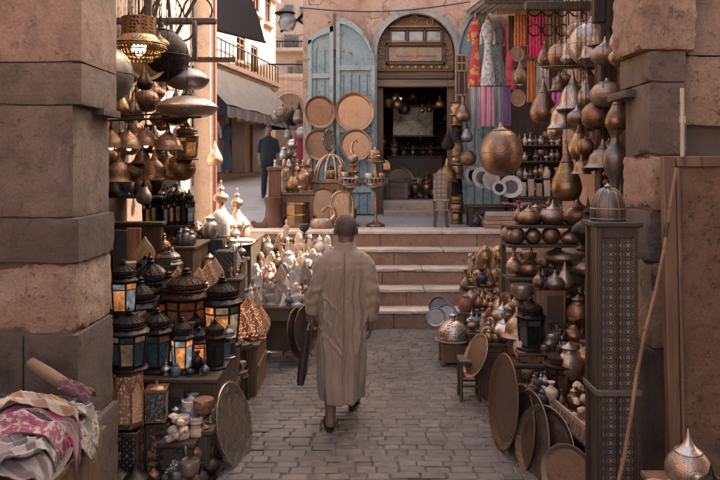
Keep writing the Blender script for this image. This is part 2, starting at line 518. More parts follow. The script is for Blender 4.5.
STEPZ = .225
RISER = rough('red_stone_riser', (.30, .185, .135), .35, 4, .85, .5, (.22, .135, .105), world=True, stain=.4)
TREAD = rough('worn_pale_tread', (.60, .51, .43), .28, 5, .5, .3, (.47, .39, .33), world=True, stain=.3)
STREET = rough('street_slabs', (.33, .30, .285), .22, 2.5, .7, .3, (.28, .255, .245), world=True, stain=.25)
def block(name, x0, x1, y0, y1, z0, z1, m, parent, seed=0, amp=.011, cell=.032, rnd=.009, fz=2.5):
    """a hewn stone: rounded, chipped, uneven box"""
    nx, ny, nz_ = [max(2, min(60, int((b-a)/cell))) for a, b in ((x0, x1), (y0, y1), (z0, z1))]
    bm = bmesh.new(); cache = {}
    cx, cy, cz = (x0+x1)/2, (y0+y1)/2, (z0+z1)/2; hx, hy, hz = (x1-x0)/2, (y1-y0)/2, (z1-z0)/2
    def V(i, j, k):
        key = (i, j, k)
        if key not in cache:
            p = Vector((x0+(x1-x0)*i/nx, y0+(y1-y0)*j/ny, z0+(z1-z0)*k/nz_))
            q = p - Vector((cx, cy, cz))
            inn = Vector((max(-hx+rnd, min(hx-rnd, q.x)), max(-hy+rnd, min(hy-rnd, q.y)), max(-hz+rnd, min(hz-rnd, q.z))))
            d = q - inn
            if d.length > 1e-6:
                q = inn + d.normalized()*rnd
                nn = d.normalized()
                chip = nz(p, 6.0, seed+5)
                a = amp*(nz(p, fz, seed)*.4 + .4*nz(p, 11., seed+2) + .4*nz(p, 31., seed+3))
                edge = sum(1 for t in (abs(d.x), abs(d.y), abs(d.z)) if t > 1e-6)
                if edge > 1 and chip > .25: a -= (chip-.25)*amp*3.5
                q += nn*a
            cache[key] = bm.verts.new(q + Vector((cx, cy, cz)))
        return cache[key]
    for i in range(nx):
        for j in range(ny):
            bm.faces.new((V(i, j, 0), V(i, j+1, 0), V(i+1, j+1, 0), V(i+1, j, 0)))
            bm.faces.new((V(i, j, nz_), V(i+1, j, nz_), V(i+1, j+1, nz_), V(i, j+1, nz_)))
    for i in range(nx):
        for k in range(nz_):
            bm.faces.new((V(i, 0, k), V(i+1, 0, k), V(i+1, 0, k+1), V(i, 0, k+1)))
            bm.faces.new((V(i, ny, k), V(i, ny, k+1), V(i+1, ny, k+1), V(i+1, ny, k)))
    for j in range(ny):
        for k in range(nz_):
            bm.faces.new((V(0, j, k), V(0, j, k+1), V(0, j+1, k+1), V(0, j+1, k)))
            bm.faces.new((V(nx, j, k), V(nx, j+1, k), V(nx, j+1, k+1), V(nx, j, k+1)))
    mb = MB(); mb.bm.free(); mb.bm = bm
    return mb.build(name, m, parent, ang=.8)

for i in range(5):
    z1 = STEPZ*(i+1); y0 = 8.93 + .3*i
    for kind_, lo, hi in (('step_riser', .7, 1.5), ('step_tread', .9, 1.7)):
        x = -1.75
        while x < 2.29:
            dx = min(random.uniform(lo, hi), 2.29 - x)
            if 2.29 - (x+dx) < .35: dx = 2.29 - x
            q_ = random.uniform(-.008, .008)
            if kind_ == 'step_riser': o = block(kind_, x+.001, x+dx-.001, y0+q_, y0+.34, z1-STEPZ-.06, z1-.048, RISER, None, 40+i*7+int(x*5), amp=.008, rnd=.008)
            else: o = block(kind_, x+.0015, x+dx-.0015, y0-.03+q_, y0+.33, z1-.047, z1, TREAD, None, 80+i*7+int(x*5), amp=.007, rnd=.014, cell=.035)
            tag(o, kind='structure'); x += dx
LZ = STEPZ*5
# landing: front strip of pale slabs, then the street, which climbs gently
g = MB(); x = -3.3
while x < 4.6:
    dx = random.uniform(.8, 1.5)
    g.box((x+dx/2, 10.13+.43, LZ-.1+random.uniform(-.003, .003)), (dx-.006, .42, .2), bevel=.006); x += dx
tag(g.build('landing_kerb', TREAD), kind='structure')
def street_z(Y): return LZ - .012 + max(0, (Y-10.8))*.042
g = MB()
g.grid(lambda u, v: (-14+22*u, 10.75+60*v*v, street_z(10.75+60*v*v)), 40, 60)
tag(g.build('street', STREET), kind='structure')
g = MB(); g.box((-2.5, 10.45, .55), (1.6, .6, 1.1)); g.box((3.4, 10.45, .55), (2.2, .6, 1.1)); tag(g.build('landing', RISER), kind='structure')

# ================================================================ stone pillars of the gate
ST_PINK = rough('salmon_stone', (.27, .197, .16), .4, 5, .9, .5, (.20, .15, .125), stain=.35, grain=.26)
ST_BROWN = rough('brown_limestone', (.148, .121, .107), .45, 5, .9, .6, (.108, .088, .078), stain=.5, grain=.26)
ST_DARK = rough('grimy_limestone', (.084, .07, .064), .5, 5, .9, .6, (.095, .076, .068), stain=.5, grain=.26)
ST_PLAS = rough('crumbling_plaster', (.34, .275, .235), .5, 6, .92, .9, (.29, .205, .16), stain=.55, grain=.26)
ST_TAN = rough('tan_rubble', (.34, .25, .19), .4, 6, .92, .9, (.30, .205, .15), stain=.5, grain=.26)
ST_GAP = rough('mortar_gap', (.105, .083, .07), .3, 6)

L = tag(empty('stone_pillar', (-2.2, 3.9, 0)), 'gate pillar of big grey-brown blocks with a pale plaster band, beside the scarf table', 'pillar')
def LB(name, pxl, z0, z1, m, xi=-1.43, yn=3.6, yf=4.12, seed=0, **k):
    o = block(name, pxl, xi, yn, yf, z0, z1, m, None, seed, **k); o.parent = L; o.location = -Vector(L.location); return o
zt = [Z_(py, 3.6) for py in (62, 105, 218, 263, 335)]
LB('stone_block', -3.1, zt[0]+.0015, 3.6, ST_PINK, seed=1, amp=0.0060)
LB('stone_block', -3.1, zt[1]+.0015, zt[0]-.0015, ST_BROWN, seed=2, amp=.006)
LB('stone_block', -3.1, zt[2]+.0015, zt[1]-.0015, ST_BROWN, xi=-1.475, seed=3, amp=0.0060)
LB('stone_block', -3.1, zt[3]+.0015, zt[2]-.0015, ST_DARK, xi=-1.44, yn=3.585, yf=4.11, seed=4, amp=0.0132)
LB('plaster_band', -3.1, zt[4]+.003, zt[3]-.003, ST_PLAS, xi=-1.462, yn=3.61, seed=5, amp=0.0180, rnd=.02)
LB('stone_block', -3.1, .70, zt[4]-.0015, ST_DARK, xi=-1.735, yn=3.6, seed=6, amp=.007)
LB('stone_block', -1.725, .70, zt[4]-.0015, ST_DARK, xi=-1.45, yn=3.6, seed=7, amp=.007)
LB('stone_block', -3.1, -.05, .695, ST_DARK, xi=-1.42, seed=8, amp=.007)
LB('core', -3.05, 0, 3.55, ST_GAP, xi=-1.482, yn=3.617, yf=4.05, seed=9, amp=0.0012)
LB('bracket_stone', -1.62, zt[1]-.035, zt[1]+.01, ST_DARK, xi=-1.405, yn=3.85, yf=4.12, seed=10, amp=0.0030, rnd=.01)

Rp = tag(empty('stone_pillar', (2.2, 4.5, 0)), 'gate pillar of tan rubble over squared blocks, behind the leaning brown board', 'pillar')
def RB(name, x0, x1, z0, z1, m, yn=4.25, yf=4.73, seed=0, **k):
    o = block(name, x0, x1, yn, yf, z0, z1, m, None, seed, **k); o.parent = Rp; o.location = -Vector(Rp.location); return o
zr = [Z_(py, 4.25) for py in (50, 82, 155, 212, 262, 350)]
RB('rubble_course', 1.705, 2.04, zr[0]+.002, 3.8, ST_TAN, seed=21, amp=0.0375, rnd=.02, yn=4.24)
RB('stone_block', 1.755, 1.985, zr[1]+.002, zr[0]-.003, ST_BROWN, seed=22)
RB('stone_block', 1.755, 1.985, zr[2]+.002, zr[1]-.002, ST_BROWN, seed=23, yf=4.55)
RB('bracket_stone', 1.69, 1.83, zr[1]-.075, zr[1]-.02, ST_BROWN, seed=24, yn=4.45, yf=4.8, amp=0.0045, rnd=.012)
RB('rubble_course', 1.77, 2.0, zr[3]+.002, zr[2]-.002, ST_TAN, seed=25, amp=0.0225, rnd=.025)
RB('stone_block', 1.76, 2.0, zr[4]+.002, zr[3]-.002, ST_BROWN, seed=26, amp=0.0150)
RB('rubble_course', 1.775, 2.0, zr[5]+.002, zr[4]-.002, ST_TAN, seed=27, amp=0.0225, rnd=.025)
RB('stone_block', 1.76, 2.0, 0, zr[5]-.002, ST_DARK, seed=28, amp=0.0188, rnd=.014)
RB('core', 1.782, 1.98, 0, 3.7, ST_GAP, seed=29, yn=4.268, yf=4.7, amp=.002)
RB('core', 1.985, 3.3, 0, 3.7, ST_GAP, seed=34, yn=4.385, yf=4.7, amp=0.0015)
z0_ = Z_(57, 4.4); z1_ = Z_(127, 4.4)
RB('stone_block', 2.03, 3.4, z0_+.003, 3.8, ST_PINK, seed=30, yn=4.345, amp=0.0090)
RB('stone_block', 1.995, 3.4, z1_+.004, z0_-.004, ST_TAN, seed=31, yn=4.33, amp=0.0188)
RB('stone_block', 2.0, 3.4, z1_-.5, z1_-.004, ST_PINK, seed=32, yn=4.39, amp=0.0150)
RB('stone_block', 2.0, 3.4, 0, z1_-.506, ST_DARK, seed=33, yn=4.37, amp=0.0150)

# ================================================================ side walls of the alley
PLASTER_O = rough('ochre_stucco', (.40, .25, .17), .35, 2.2, .92, .5, (.34, .20, .135), stain=.35)
PLASTER_P = rough('pink_stucco', (.49, .31, .23), .35, 2.4, .9, .7, (.54, .39, .31), stain=.5, crack=.9, peel=(.36, .26, .2))
PLASTER_W = rough('whitewash', (.66, .55, .46), .18, 2.0, .9, .35, (.58, .45, .36), stain=.2)
def wall(name, label, x0, x1, y0, y1, z0, z1, m):
    g = MB(); g.box(((x0+x1)/2, (y0+y1)/2, (z0+z1)/2), (x1-x0, y1-y0, z1-z0))
    return tag(g.build(name, m), label, 'wall')
wall('stucco_wall', 'ochre plaster wall behind the hanging bronze lamps', 2.3, 3.3, 4.75, 7.95, 0, 8.6, PLASTER_O)
wall('stucco_wall', 'unseen tall ochre wall added behind the clothes stall to block sun', 4.3, 5.3, 7.9, 10.85, 0, 11, PLASTER_O)  # added out of view; its far end sets where sun reaches the left stall
wall('stucco_wall', 'plain ochre wall closing the space behind the clothes stall', 3.45, 4.2, 9.0, 12.55, .0, 4.6, PLASTER_O)
wall('stucco_wall', 'plaster wall coloured dark brown for shade behind the stained glass lanterns', -3.3, -2.35, 4.15, 8.05, 0, 6.5, rough('shaded_brown_stucco', (.17, .11, .08), .4, 3, .9, .5))  # shaded stretch of the white wall, its shade put into brown plaster
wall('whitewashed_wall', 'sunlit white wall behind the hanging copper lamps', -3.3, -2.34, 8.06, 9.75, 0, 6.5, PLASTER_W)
g = MB(); g.box((-2.2, 9.86, 2.6), (.24, .2, 5.2), bevel=.012); tag(g.build('corner_post', rough('cream_plaster', (.54, .42, .34), .25, 4, .9, .4)), 'cream plaster corner post at the end of the white wall', 'post')
g = MB(); g.box((-2.045, 9.86, 2.4), (.045, .06, 4.6), bevel=.006); tag(g.build('painted_post', plain('red_paint', (.33, .1, .08))), 'thin faded red post beside the cream corner post', 'post')
wall('stucco_wall', 'wall of the building behind the viewer beside the scarf table', -4.2, -3.15, -9, 3.4, 0, 7.5, PLASTER_O)
wall('stucco_wall', 'wall of the building behind the viewer beside the bamboo pole', 2.9, 4.0, -9, 4.0, 0, 8.6, PLASTER_O)

# ================================================================ facade with the arched shop door
FY = 12.6; sF = F/FY
fx0, fx1 = X_(303, FY), 4.6
dx0, dx1 = X_(375, FY), X_(457, FY); dcx = (dx0+dx1)/2; dr = (dx1-dx0)/2
dtop = Z_(12, FY); dspr = dtop - dr; FZ = 1.10; FT = 5.9
arc = [(dcx - dr*math.cos(PI*k/28), dspr + dr*math.sin(PI*k/28)) for k in range(29)]
shop = tag(empty('shop_building', (dcx, FY, FZ)), 'pink plastered shop front with an arched wooden doorway above the steps', 'building')
def S(mb, name, m, parent=shop, **k):
    o = mb.build(name, m, None, **k); o.parent = parent
    o.location = -Vector(shop.location) if parent is shop else (0, 0, 0); return o
g = MB(); g.prism([(fx0, FZ), (dx0, FZ)] + arc + [(dx1, FZ), (fx1, FZ), (fx1, FT), (fx0, FT)], .45, Matrix.Translation((0, FY, 0)))
S(g, 'wall', PLASTER_P)
g = MB()                                                       # arch moulding
for r0, r1, yo in ((dr-.035, dr+.03, -.07), (dr+.03, dr+.075, -.045)):
    a = [(dcx - r0*math.cos(PI*k/32), dspr + r0*math.sin(PI*k/32)) for k in range(33)]
    b = [(dcx - r1*math.cos(PI*k/32), dspr + r1*math.sin(PI*k/32)) for k in range(33)]
    for k in range(32):
        g.prism([a[k], a[k+1], b[k+1], b[k]], .12, Matrix.Translation((0, FY+yo, 0)))
    for s in (-1, 1):
        g.box((dcx + s*(r0+r1)/2, FY+yo+.06, (FZ+dspr)/2), (r1-r0, .12, dspr-FZ))
S(g, 'arch_moulding', rough('grey_painted_stone', (.36, .35, .335), .3, 6, .7, .4))
# wooden tympanum
ty0 = Z_(80, FY)
WARMW = wood('honey_carved_wood', (.235, .135, .075), axis=0, scale=4)
WARMD = wood('carved_wood_dark', (.13, .075, .045), axis=0, scale=4)
LWOOD = wood('pale_carved_wood', (.42, .26, .15), axis=0, scale=6)
g = MB(); r0 = dr-.04
pts = [(dcx - r0*math.cos(PI*k/28), dspr + r0*math.sin(PI*k/28)) for k in range(29)]
g.prism([(dcx-r0, ty0)] + pts + [(dcx+r0, ty0)], .05, Matrix.Translation((0, FY+.16, 0)))
tym = S(g, 'tympanum', WARMW)
def T_(mb, name, m):
    o = mb.build(name, m, tym); return o
def bar(g, px0, py0, px1, py1, d=.05, y=FY+.13):
    a, b = at(px0, py0, FY), at(px1, py1, FY)
    g.box(((a.x+b.x)/2, y, (a.z+b.z)/2), (abs(b.x-a.x), d, abs(a.z-b.z)), bevel=.006)
g = MB()
for (a, b, c, d) in ((386, 42, 446, 44.5), (386, 61, 446, 63.5), (386, 42, 388.5, 63.5), (443.5, 42, 446, 63.5), (378, 68, 454, 70.5), (378, 74, 454, 78), (389, 27, 391.5, 42), (406.5, 27, 409, 42), (424, 27, 426.5, 42), (441, 27, 443.5, 42), (389, 27, 443.5, 29)):
    bar(g, a, b, c, d)
T_(g, 'lattice_frame', WARMD)
g = MB()
for k in range(9):
    bar(g, 383+k*8, 64.5, 385.5+k*8, 67.5, .03, FY+.125)
bar(g, 388, 39, 444, 41.2, .03); bar(g, 390, 24, 440, 26)
T_(g, 'carved_trim', LWOOD)
g = MB()
for (cx, cz) in ((383, 50), (449, 50), (399, 20), (431, 20), (415, 17)):
    p = at(cx, cz, FY); g.torus((0, 0, 0), .06, .012, 14, 6, Matrix.Translation((p.x, FY+.145, p.z)) @ Matrix.Rotation(PI/2, 4, 'X'))
T_(g, 'carved_rosette', LWOOD)
for a in (393, 411, 429):
    g = MB(); bar(g, a-1.5, 30, a+12.5, 41, .02, FY+.14); T_(g, 'window_pane', glass('milky_glass', (.72, .74, .72)))
g = MB(); bar(g, 389, 46, 443, 60, .02, FY+.14); pn = T_(g, 'name_board', rough('worn_board', (.34, .26, .2), .4, 6, .7))
g = MB(); bar(g, 396, 53.5, 437, 55, .014, FY+.122)
p = at(416, 53.5, FY); g.ball((p.x, FY+.122, p.z), (.05, .012, .06)); T_(g, 'painted_ornament', plain('orange_paint', (.5, .2, .09)))
g = MB(); bar(g, 377, 79.5, 456, 86.5, .22, FY+.12); S(g, 'lintel', wood('lintel_wood', (.20, .13, .09), axis=0))
g = MB()
for s in (-1, 1): g.box((dcx + s*(dr-.09), FY+.2, (FZ+ty0)/2), (.13, .16, ty0-FZ-.1), bevel=.01)
S(g, 'door_jamb', MIDW)
# room behind
IZ = LZ + .32
DK = rough('dark_interior', (.13, .095, .075), .4, 3, .9)  # dark brown on room walls, window backing and arch backing
g = MB()
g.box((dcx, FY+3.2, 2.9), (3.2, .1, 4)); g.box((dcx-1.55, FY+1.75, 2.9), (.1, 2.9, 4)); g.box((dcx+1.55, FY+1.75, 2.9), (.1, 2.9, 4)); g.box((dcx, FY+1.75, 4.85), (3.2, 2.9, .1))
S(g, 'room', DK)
g = MB(); g.box((dcx, FY+1.75, IZ-.11), (3.0, 2.8, .2)); S(g, 'room_floor', rough('floor_tile', (.25, .2, .17), .3, 4, .5))
g = MB()
for k in range(4): g.box((dcx+.1, FY+2.95, 1.9+k*.55), (2.2, .35, .04))
S(g, 'back_shelf', MIDW)
g = MB(); g.box((dcx+.02, FY-.02, LZ+.075), (1.22, .5, .15), bevel=.012); S(g, 'door_step', rough('worn_step', (.36, .26, .2), .3, 5, .7))
g = MB(); g.box((dcx+.0, FY+.28, LZ+.155), (1.2, .3, .31), bevel=.012); S(g, 'threshold', rough('worn_sill', (.42, .33, .27), .3, 5, .7))
g = MB(); g.box(((dcx+fx1)/2, FY+.2, 5.97), (fx1-fx0, .7, .14)); S(g, 'parapet', PLASTER_P)
g = MB(); g.box((fx0+.2, 23.0, 5.2), (.4, 19.8, 8.4)); S(g, 'shade_wall', PLASTER_P)  # unseen wall added along the street, tall enough to shade the awning

# blue door leaves
BLUE = rough('weathered_blue_paint', (.29, .37, .40), .25, 3.0, .7, .3, (.34, .39, .40), stain=.45, peel=(.2, .16, .13))
BLUED = rough('blue_door_panel', (.25, .33, .36), .3, 4.0, .75, .3, (.29, .35, .365), stain=.5, peel=(.17, .14, .12))
def door_leaf(label, px0, px1, pbase, tops, Y, rails, name='shop_door'):
    """tops: list of (px, py) along the top edge"""
    x0, x1 = X_(px0, Y), X_(px1, Y); zb = Z_(pbase, Y)
    rt = tag(empty(name, ((x0+x1)/2, Y, zb)), label, 'door')
    off = -Vector(rt.location)
    top = [(X_(a, Y), Z_(b, Y)) for a, b in tops]
    g = MB(); g.prism([(x0, zb)] + top + [(x1, zb)], .04, Matrix.Translation((0, Y, 0)))
    o = g.build('panel', BLUED, rt); o.location = off
    g = MB(); wst = .07
    zl = top[0][1]; zr_ = top[-1][1]
    g.box((x0+wst/2, Y-.015, (zb+zl)/2), (wst, .06, zl-zb), bevel=.005); g.box((x1-wst/2, Y-.015, (zb+zr_)/2), (wst, .06, zr_-zb), bevel=.005)
    for py in rails: g.box(((x0+x1)/2, Y-.012, Z_(py, Y)), (x1-x0-2*wst, .05, .09), bevel=.005)
    for a, b in zip(top, top[1:]):
        g.prism([(a[0], a[1]-.10), (a[0], a[1]+.004), (b[0], b[1]+.004), (b[0], b[1]-.10)], .06, Matrix.Translation((0, Y-.045, 0)))
    o = g.build('frame', BLUE, rt); o.location = off
    g = MB(); n = max(2, int((x1-x0)/.13))
    for k in range(1, n):
        x = x0 + (x1-x0)*k/n; zt_ = min(zl, zr_)-.15
        g.box((x, Y-.002, (zb+zt_)/2), (.012, .012, zt_-zb))
    o = g.build('board_joint', plain('dark_blue_gap', (.08, .12, .14)), rt); o.location = off
    return rt
door_leaf('weathered blue door leaf nearest the street, top rising towards its neighbour', 308, 333.5, 215, [(308, 40), (314, 34), (321, 30), (333.5, 26)], 12.42, (76, 150), 'door_leaf')
door_leaf('taller weathered blue door leaf behind the larger copper tray', 336, 375, 214, [(336, 18), (344, 19), (353, 23), (361, 30), (368, 41), (373, 54), (375, 66)], 12.45, (68, 130, 190), 'door_leaf')
g = MB(); p0, p1 = at(334.7, 14, 12.45), at(334.7, 50, 12.45); g.box((p0.x, 12.44, (p0.z+p1.z)/2), (.05, .08, p0.z-p1.z)); tag(g.build('timber_batten', MIDW), 'short brown timber batten between the two blue door leaves', 'batten')
door_leaf('grey-blue arched door leaf behind the red and white dresses', 457, 500, 205, [(457, 60), (459, 42), (463, 27), (470, 14), (478, 7), (486, 13), (494, 26), (500, 44)], 12.40, (110,), 'door_leaf')
# carved wooden lattice shutter hung at the edge of the door
def shutter():
    Y = 12.2; a, b = at(455, 55, Y), at(468.5, 112, Y)
    rt = tag(empty('carved_shutter', (a.x, Y, b.z)), 'small pale carved wooden shutter at the edge of the doorway', 'shutter'); off = -Vector(rt.location)
    w_ = b.x-a.x; h_ = a.z-b.z; g = MB(); cx = (a.x+b.x)/2
    for x in (a.x+.015, b.x-.015): g.box((x, Y, (a.z+b.z)/2), (.035, .04, h_), bevel=.004)
    for k in (0, .14, .3, .72, .86, 1): g.box((cx, Y, b.z+h_*k), (w_, .035, .03), bevel=.004)
    for k in (.07, .22, .79, .93):
        for q in (-.3, 0, .3): g.box((cx+q*w_, Y, b.z+h_*k), (.014, .03, h_*.13))
    for q in (-.22, .22): g.box((cx+q*w_, Y, b.z+h_*.51), (.016, .03, h_*.42))
    o = g.build('frame', LWOOD, rt); o.location = off
    g = MB(); g.box((cx, Y+.015, (a.z+b.z)/2), (w_*.9, .01, h_*.97)); o = g.build('backing', DARKW, rt); o.location = off
shutter()
# ================================================================ the street beyond, on the left
# white building whose front runs from A (near) to B (far)
A_, B_ = Vector((-5.35, 19.5, 0)), Vector((X_(275.5, 30), 30.0, 0)); D_ = (B_-A_).normalized(); NRM = Vector((D_.y, -D_.x, 0))
def on_front(px):
    """point on the white front where image column px meets it"""
    k = (px-CX)/F; t = (k*A_.y - A_.x)/(D_.x - k*D_.y); return A_ + D_*t, t
LEN = (B_-A_).length
wb = tag(empty('apartment_building', A_, math.atan2(D_.y, D_.x)), 'sunlit white apartment building with tall brown windows above the grey awning', 'building')
zb0 = 1.3; zwt = 16.0
wins = []
for px, p0, p1, ww in ((241, 36, 62, .95), (254.5, 46, 73, .85), (237.5, -14, 6, .95), (256.5, -12, 14, .85), (268, -8, 24, .8)):
    P, t = on_front(px); wins.append((t, Z_(p1, P.y), Z_(p0, P.y), ww))
# wall with real openings: cells
us = sorted({0, LEN} | {t-w_/2 for t, a, b, w_ in wins} | {t+w_/2 for t, a, b, w_ in wins})
zs = sorted({zb0, zwt} | {a for t, a, b, w_ in wins} | {b for t, a, b, w_ in wins})
g = MB()
for u0, u1 in zip(us, us[1:]):
    run = None
    for z0, z1 in zip(zs, zs[1:]):
        mu, mz = (u0+u1)/2, (z0+z1)/2
        hole = any(abs(mu-t) < w_/2 and a < mz < b for t, a, b, w_ in wins)
        if not hole: run = [run[0] if run else z0, z1]
        if hole and run: g.box((mu, .2, (run[0]+run[1])/2), (u1-u0, .4, run[1]-run[0])); run = None
    if run: g.box(((u0+u1)/2, .2, (run[0]+run[1])/2), (u1-u0, .4, run[1]-run[0]))
g.build('wall', PLASTER_W, wb)
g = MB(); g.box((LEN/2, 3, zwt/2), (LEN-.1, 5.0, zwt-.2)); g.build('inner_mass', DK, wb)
BRW = wood('brown_shutter', (.22, .12, .08))
for t, a, b, w_ in wins:
    g = MB()
    for s in (-1, 1): g.box((t+s*(w_/2-.04), .1, (a+b)/2), (.1, .14, b-a))
    g.box((t, .1, b-.04), (w_, .14, .1)); g.box((t, .1, (a+b)/2), (.06, .12, b-a)); g.box((t, .1, a+(b-a)*.68), (w_, .1, .06))
    f = g.build('window', BRW, wb)
    g = MB(); g.box((t, .16, (a+b)/2), (w_-.1, .03, b-a-.1)); g.build('pane', glass('street_glass', (.2, .2, .2)), f)
    g = MB(); g.box((t, -.06, a-.06), (w_+.3, .24, .1)); g.build('sill', PLASTER_W, f)
g = MB()
P, t1 = on_front(275); zc = Z_(86, P.y)
g.box((LEN/2, -.12, zc), (LEN, .3, .16)); g.box((LEN/2, -.06, zc-.16), (LEN, .16, .14))
g.box((LEN/2, -.1, zc+3.6), (LEN, .24, .14))
g.build('cornice', rough('dusty_cornice', (.5, .42, .36), .3, 3), wb)
g = MB()
for k in range(26):
    x = .4 + k*(LEN-.8)/25; g.tube([(x, -.22, zc+.08), (x, -.22, zc+.75)], .02, 5)
g.tube([(.3, -.22, zc+.75), (LEN-.3, -.22, zc+.75)], .028, 6)
g.build('railing', IRON, wb)
g = MB()
for t, w_, hh, in ((1.2, 1.5, 2.4), (3.6, 1.3, 2.4), (5.6, 1.4, 2.5), (8.0, 1.6, 2.5)):
    g.box((t, -.05, street_z(A_.y+D_.y*t)+hh/2), (w_, .12, hh))
g.build('shop_shutter', wood('shop_shutter_wood', (.24, .165, .125)), wb)
g = MB(); g.box((LEN/2, -.25, 1.62), (LEN, .5, .36)); g.build('shop_step', STREET, wb)

def awning(label, P0, P1, z_hi, z_lo, proj, m, m2, name='shop_awning'):
    """pitched cloth between two points of a front, with a valance and closed cheeks"""
    d = (P1-P0); Ln = d.length; ang = math.atan2(d.y, d.x)
    rt = tag(empty(name, (P0.x, P0.y, z_lo), ang), label, 'awning')
    hgt = z_hi-z_lo
    def f(u, v):
        sag = -.10*math.sin(PI*v)*(1-.35*abs(math.sin(u*9))) + .02*math.sin(u*25)
        return (u*Ln, -proj*v**.85, hgt*(1-v)+sag*v)
    g = MB(); g.grid(f, 30, 10, .02); g.build('canopy', m, rt)
    g = MB(); g.grid(lambda u, v: (u*Ln, -proj-.01+.02*math.sin(u*60), -.02-v*.28-(.05*abs(math.sin(u*40)) if v > .9 else 0)), 90, 3, .012); g.build('valance', m, rt)
    for x in (0.0, Ln):
        g = MB(); g.prism([(0, -.02), (0, hgt), (-proj*.45, hgt*.55), (-proj, -.02), (-proj, -.28), (0, -.28)], .012, Matrix.Translation((x, 0, 0)) @ Matrix.Rotation(PI/2, 4, 'Z') @ Matrix.Diagonal((1, 1, 1, 1)))
        g.build('cheek', m2, rt)
    g = MB()
    for k in range(5): g.tube([(Ln*k/4, -.03, hgt-.02), (Ln*k/4, -proj*.5, hgt*.46), (Ln*k/4, -proj, 0)], .02, 5)
    g.build('frame', IRON, rt)
    return rt
GREYC = cloth('grey_canvas', (.17, .175, .175), (.13, .13, .13), 'blotch', 2.5, r=.95); BLKC = cloth('black_canvas_and_shade', (.014, .012, .012), r=1.0)
Pa, ta = on_front(224); Pb, tb = on_front(266)
zl = Z_(112, 22.0)
awning('big grey canvas awning with its cheek coloured dark for shade below the white building', A_ + D_*.6 - NRM*0 + Vector((0, 0, 0)), B_ - D_*1.6, Z_(70, 24), Z_(112, 22.5), 1.5, GREYC, BLKC)  # black cheek cloth puts the awning's shaded side into the colour

# black canopy nearer, hanging from a mast on the near left roof
g = MB()
c0, c1, c2, c3 = at(178, -40, 12.4), at(240, -40, 14.8), at(265, 42, 15.5), at(184, 22, 12.4)
def blk(u, v):
    a = c0.lerp(c1, u); b = c3.lerp(c2, u); p = a.lerp(b, v); p.z -= .18*math.sin(PI*v)*math.sin(PI*u); p.z += .03*math.sin(u*14+v*9); return p
g.grid(blk, 24, 14, .015)
bc = tag(empty('black_canopy', c3), 'black cloth canopy slanting down over the street', 'canopy')
o = g.build('cloth', BLKC, bc); o.location = -Vector(bc.location)
g = MB(); g.tube([c3, c2], .03, 6); g.tube([c0, c3], .03, 6); g.tube([c3, c3+Vector((-1.2, 0, .2))], .03, 6); o = g.build('pole', IRON, bc); o.location = -Vector(bc.location)
for a, b in ((197, 5), (209, 7)):
    q = at(a, b, 12.35); g = MB(); g.box((q.x, q.y-.18, q.z), (.17, .02, .15), rot=(0, .15, 0)); o = g.build('patch', cloth('pale_patch', (.6, .6, .58)), bc); o.location = -Vector(bc.location)

# far end of the street
FARP = rough('dusty_pink_stucco', (.47, .33, .26), .25, .8, .9, .4, (.55, .42, .34), stain=.2)
fb = tag(empty('apartment_building', (0, 40, 2.2)), 'dusty pink building with balconies closing the end of the street', 'building')
def FBx(px0, py0, px1, py1, d, y, name, m, par=fb):
    a, b = at(px0, py0, 40), at(px1, py1, 40); g = MB(); g.box(((a.x+b.x)/2, y, (a.z+b.z)/2), (abs(b.x-a.x), d, abs(a.z-b.z)))
    o = g.build(name, m, par)
    if par is fb: o.location = -Vector(fb.location)
    return o
FBx(262, -60, 345, 195, 1.0, 40.6, 'wall', FARP)
FBx(274, 50, 345, 53, 1.2, 39.7, 'balcony', rough('balcony_slab', (.42, .32, .26), .3, 2))
FBx(274, 76, 345, 79, 1.4, 39.6, 'balcony', rough('balcony_slab', (.42, .32, .26), .3, 2))
for (a, b, c, d) in ((284, 34, 299, 47), (288, 66, 294, 76), (296, 60, 306, 74), (285, 4, 294, 22), (300, 6, 307, 22)):
    f = FBx(a, b, c, d, .14, 40.06, 'window', rough('window_surround', (.3, .24, .2), .3, 3))
    FBx(a+1, b+1.2, c-1, d-.6, .05, 39.98, 'pane', glass('street_glass', (.2, .2, .2)), f)
g = MB()
for k in range(14):
    x = X_(277+k*2.3, 40); g.box((x, 39.15, Z_(47, 40)), (.04, .04, .55))
g.box((X_(292, 40), 39.15, Z_(44, 40)), (2.2, .05, .06)); o = g.build('railing', IRON, fb); o.location = -Vector(fb.location)
# ac box
FBx(276, 45, 282, 50, .5, 39.5, 'cooling_unit', rough('dusty_white_metal', (.5, .45, .4), .2, 3))
# market arch below it
ma = tag(empty('market_arch', (X_(288, 33), 33, street_z(33))), 'pale market gateway with a dark arched mouth at the end of the street', 'gateway')
off = -Vector(ma.location); cx = X_(289, 33); zs_ = Z_(108, 33); ro = .75
arcm = [(cx-ro*math.cos(PI*k/16), zs_+ro*math.sin(PI*k/16)) for k in range(17)]
g = MB(); zb_ = street_z(33)-.1
g.prism([(X_(272, 33), zb_), (cx-ro, zb_)] + arcm + [(cx+ro, zb_), (X_(325, 33), zb_), (X_(325, 33), Z_(82, 33)), (X_(272, 33), Z_(80, 33))], .4, Matrix.Translation((0, 33, 0)))
o = g.build('wall', PLASTER_W, ma); o.location = off
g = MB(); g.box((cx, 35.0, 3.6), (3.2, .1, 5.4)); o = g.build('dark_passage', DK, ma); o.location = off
g = MB()
for k in range(16):
    a, b = arcm[k], arcm[k+1]
    g.prism([a, b, (cx+(b[0]-cx)*1.13, zs_+(b[1]-zs_)*1.13), (cx+(a[0]-cx)*1.13, zs_+(a[1]-zs_)*1.13)], .1, Matrix.Translation((0, 32.9, 0)))
o = g.build('arch_trim', FARP, ma); o.location = off

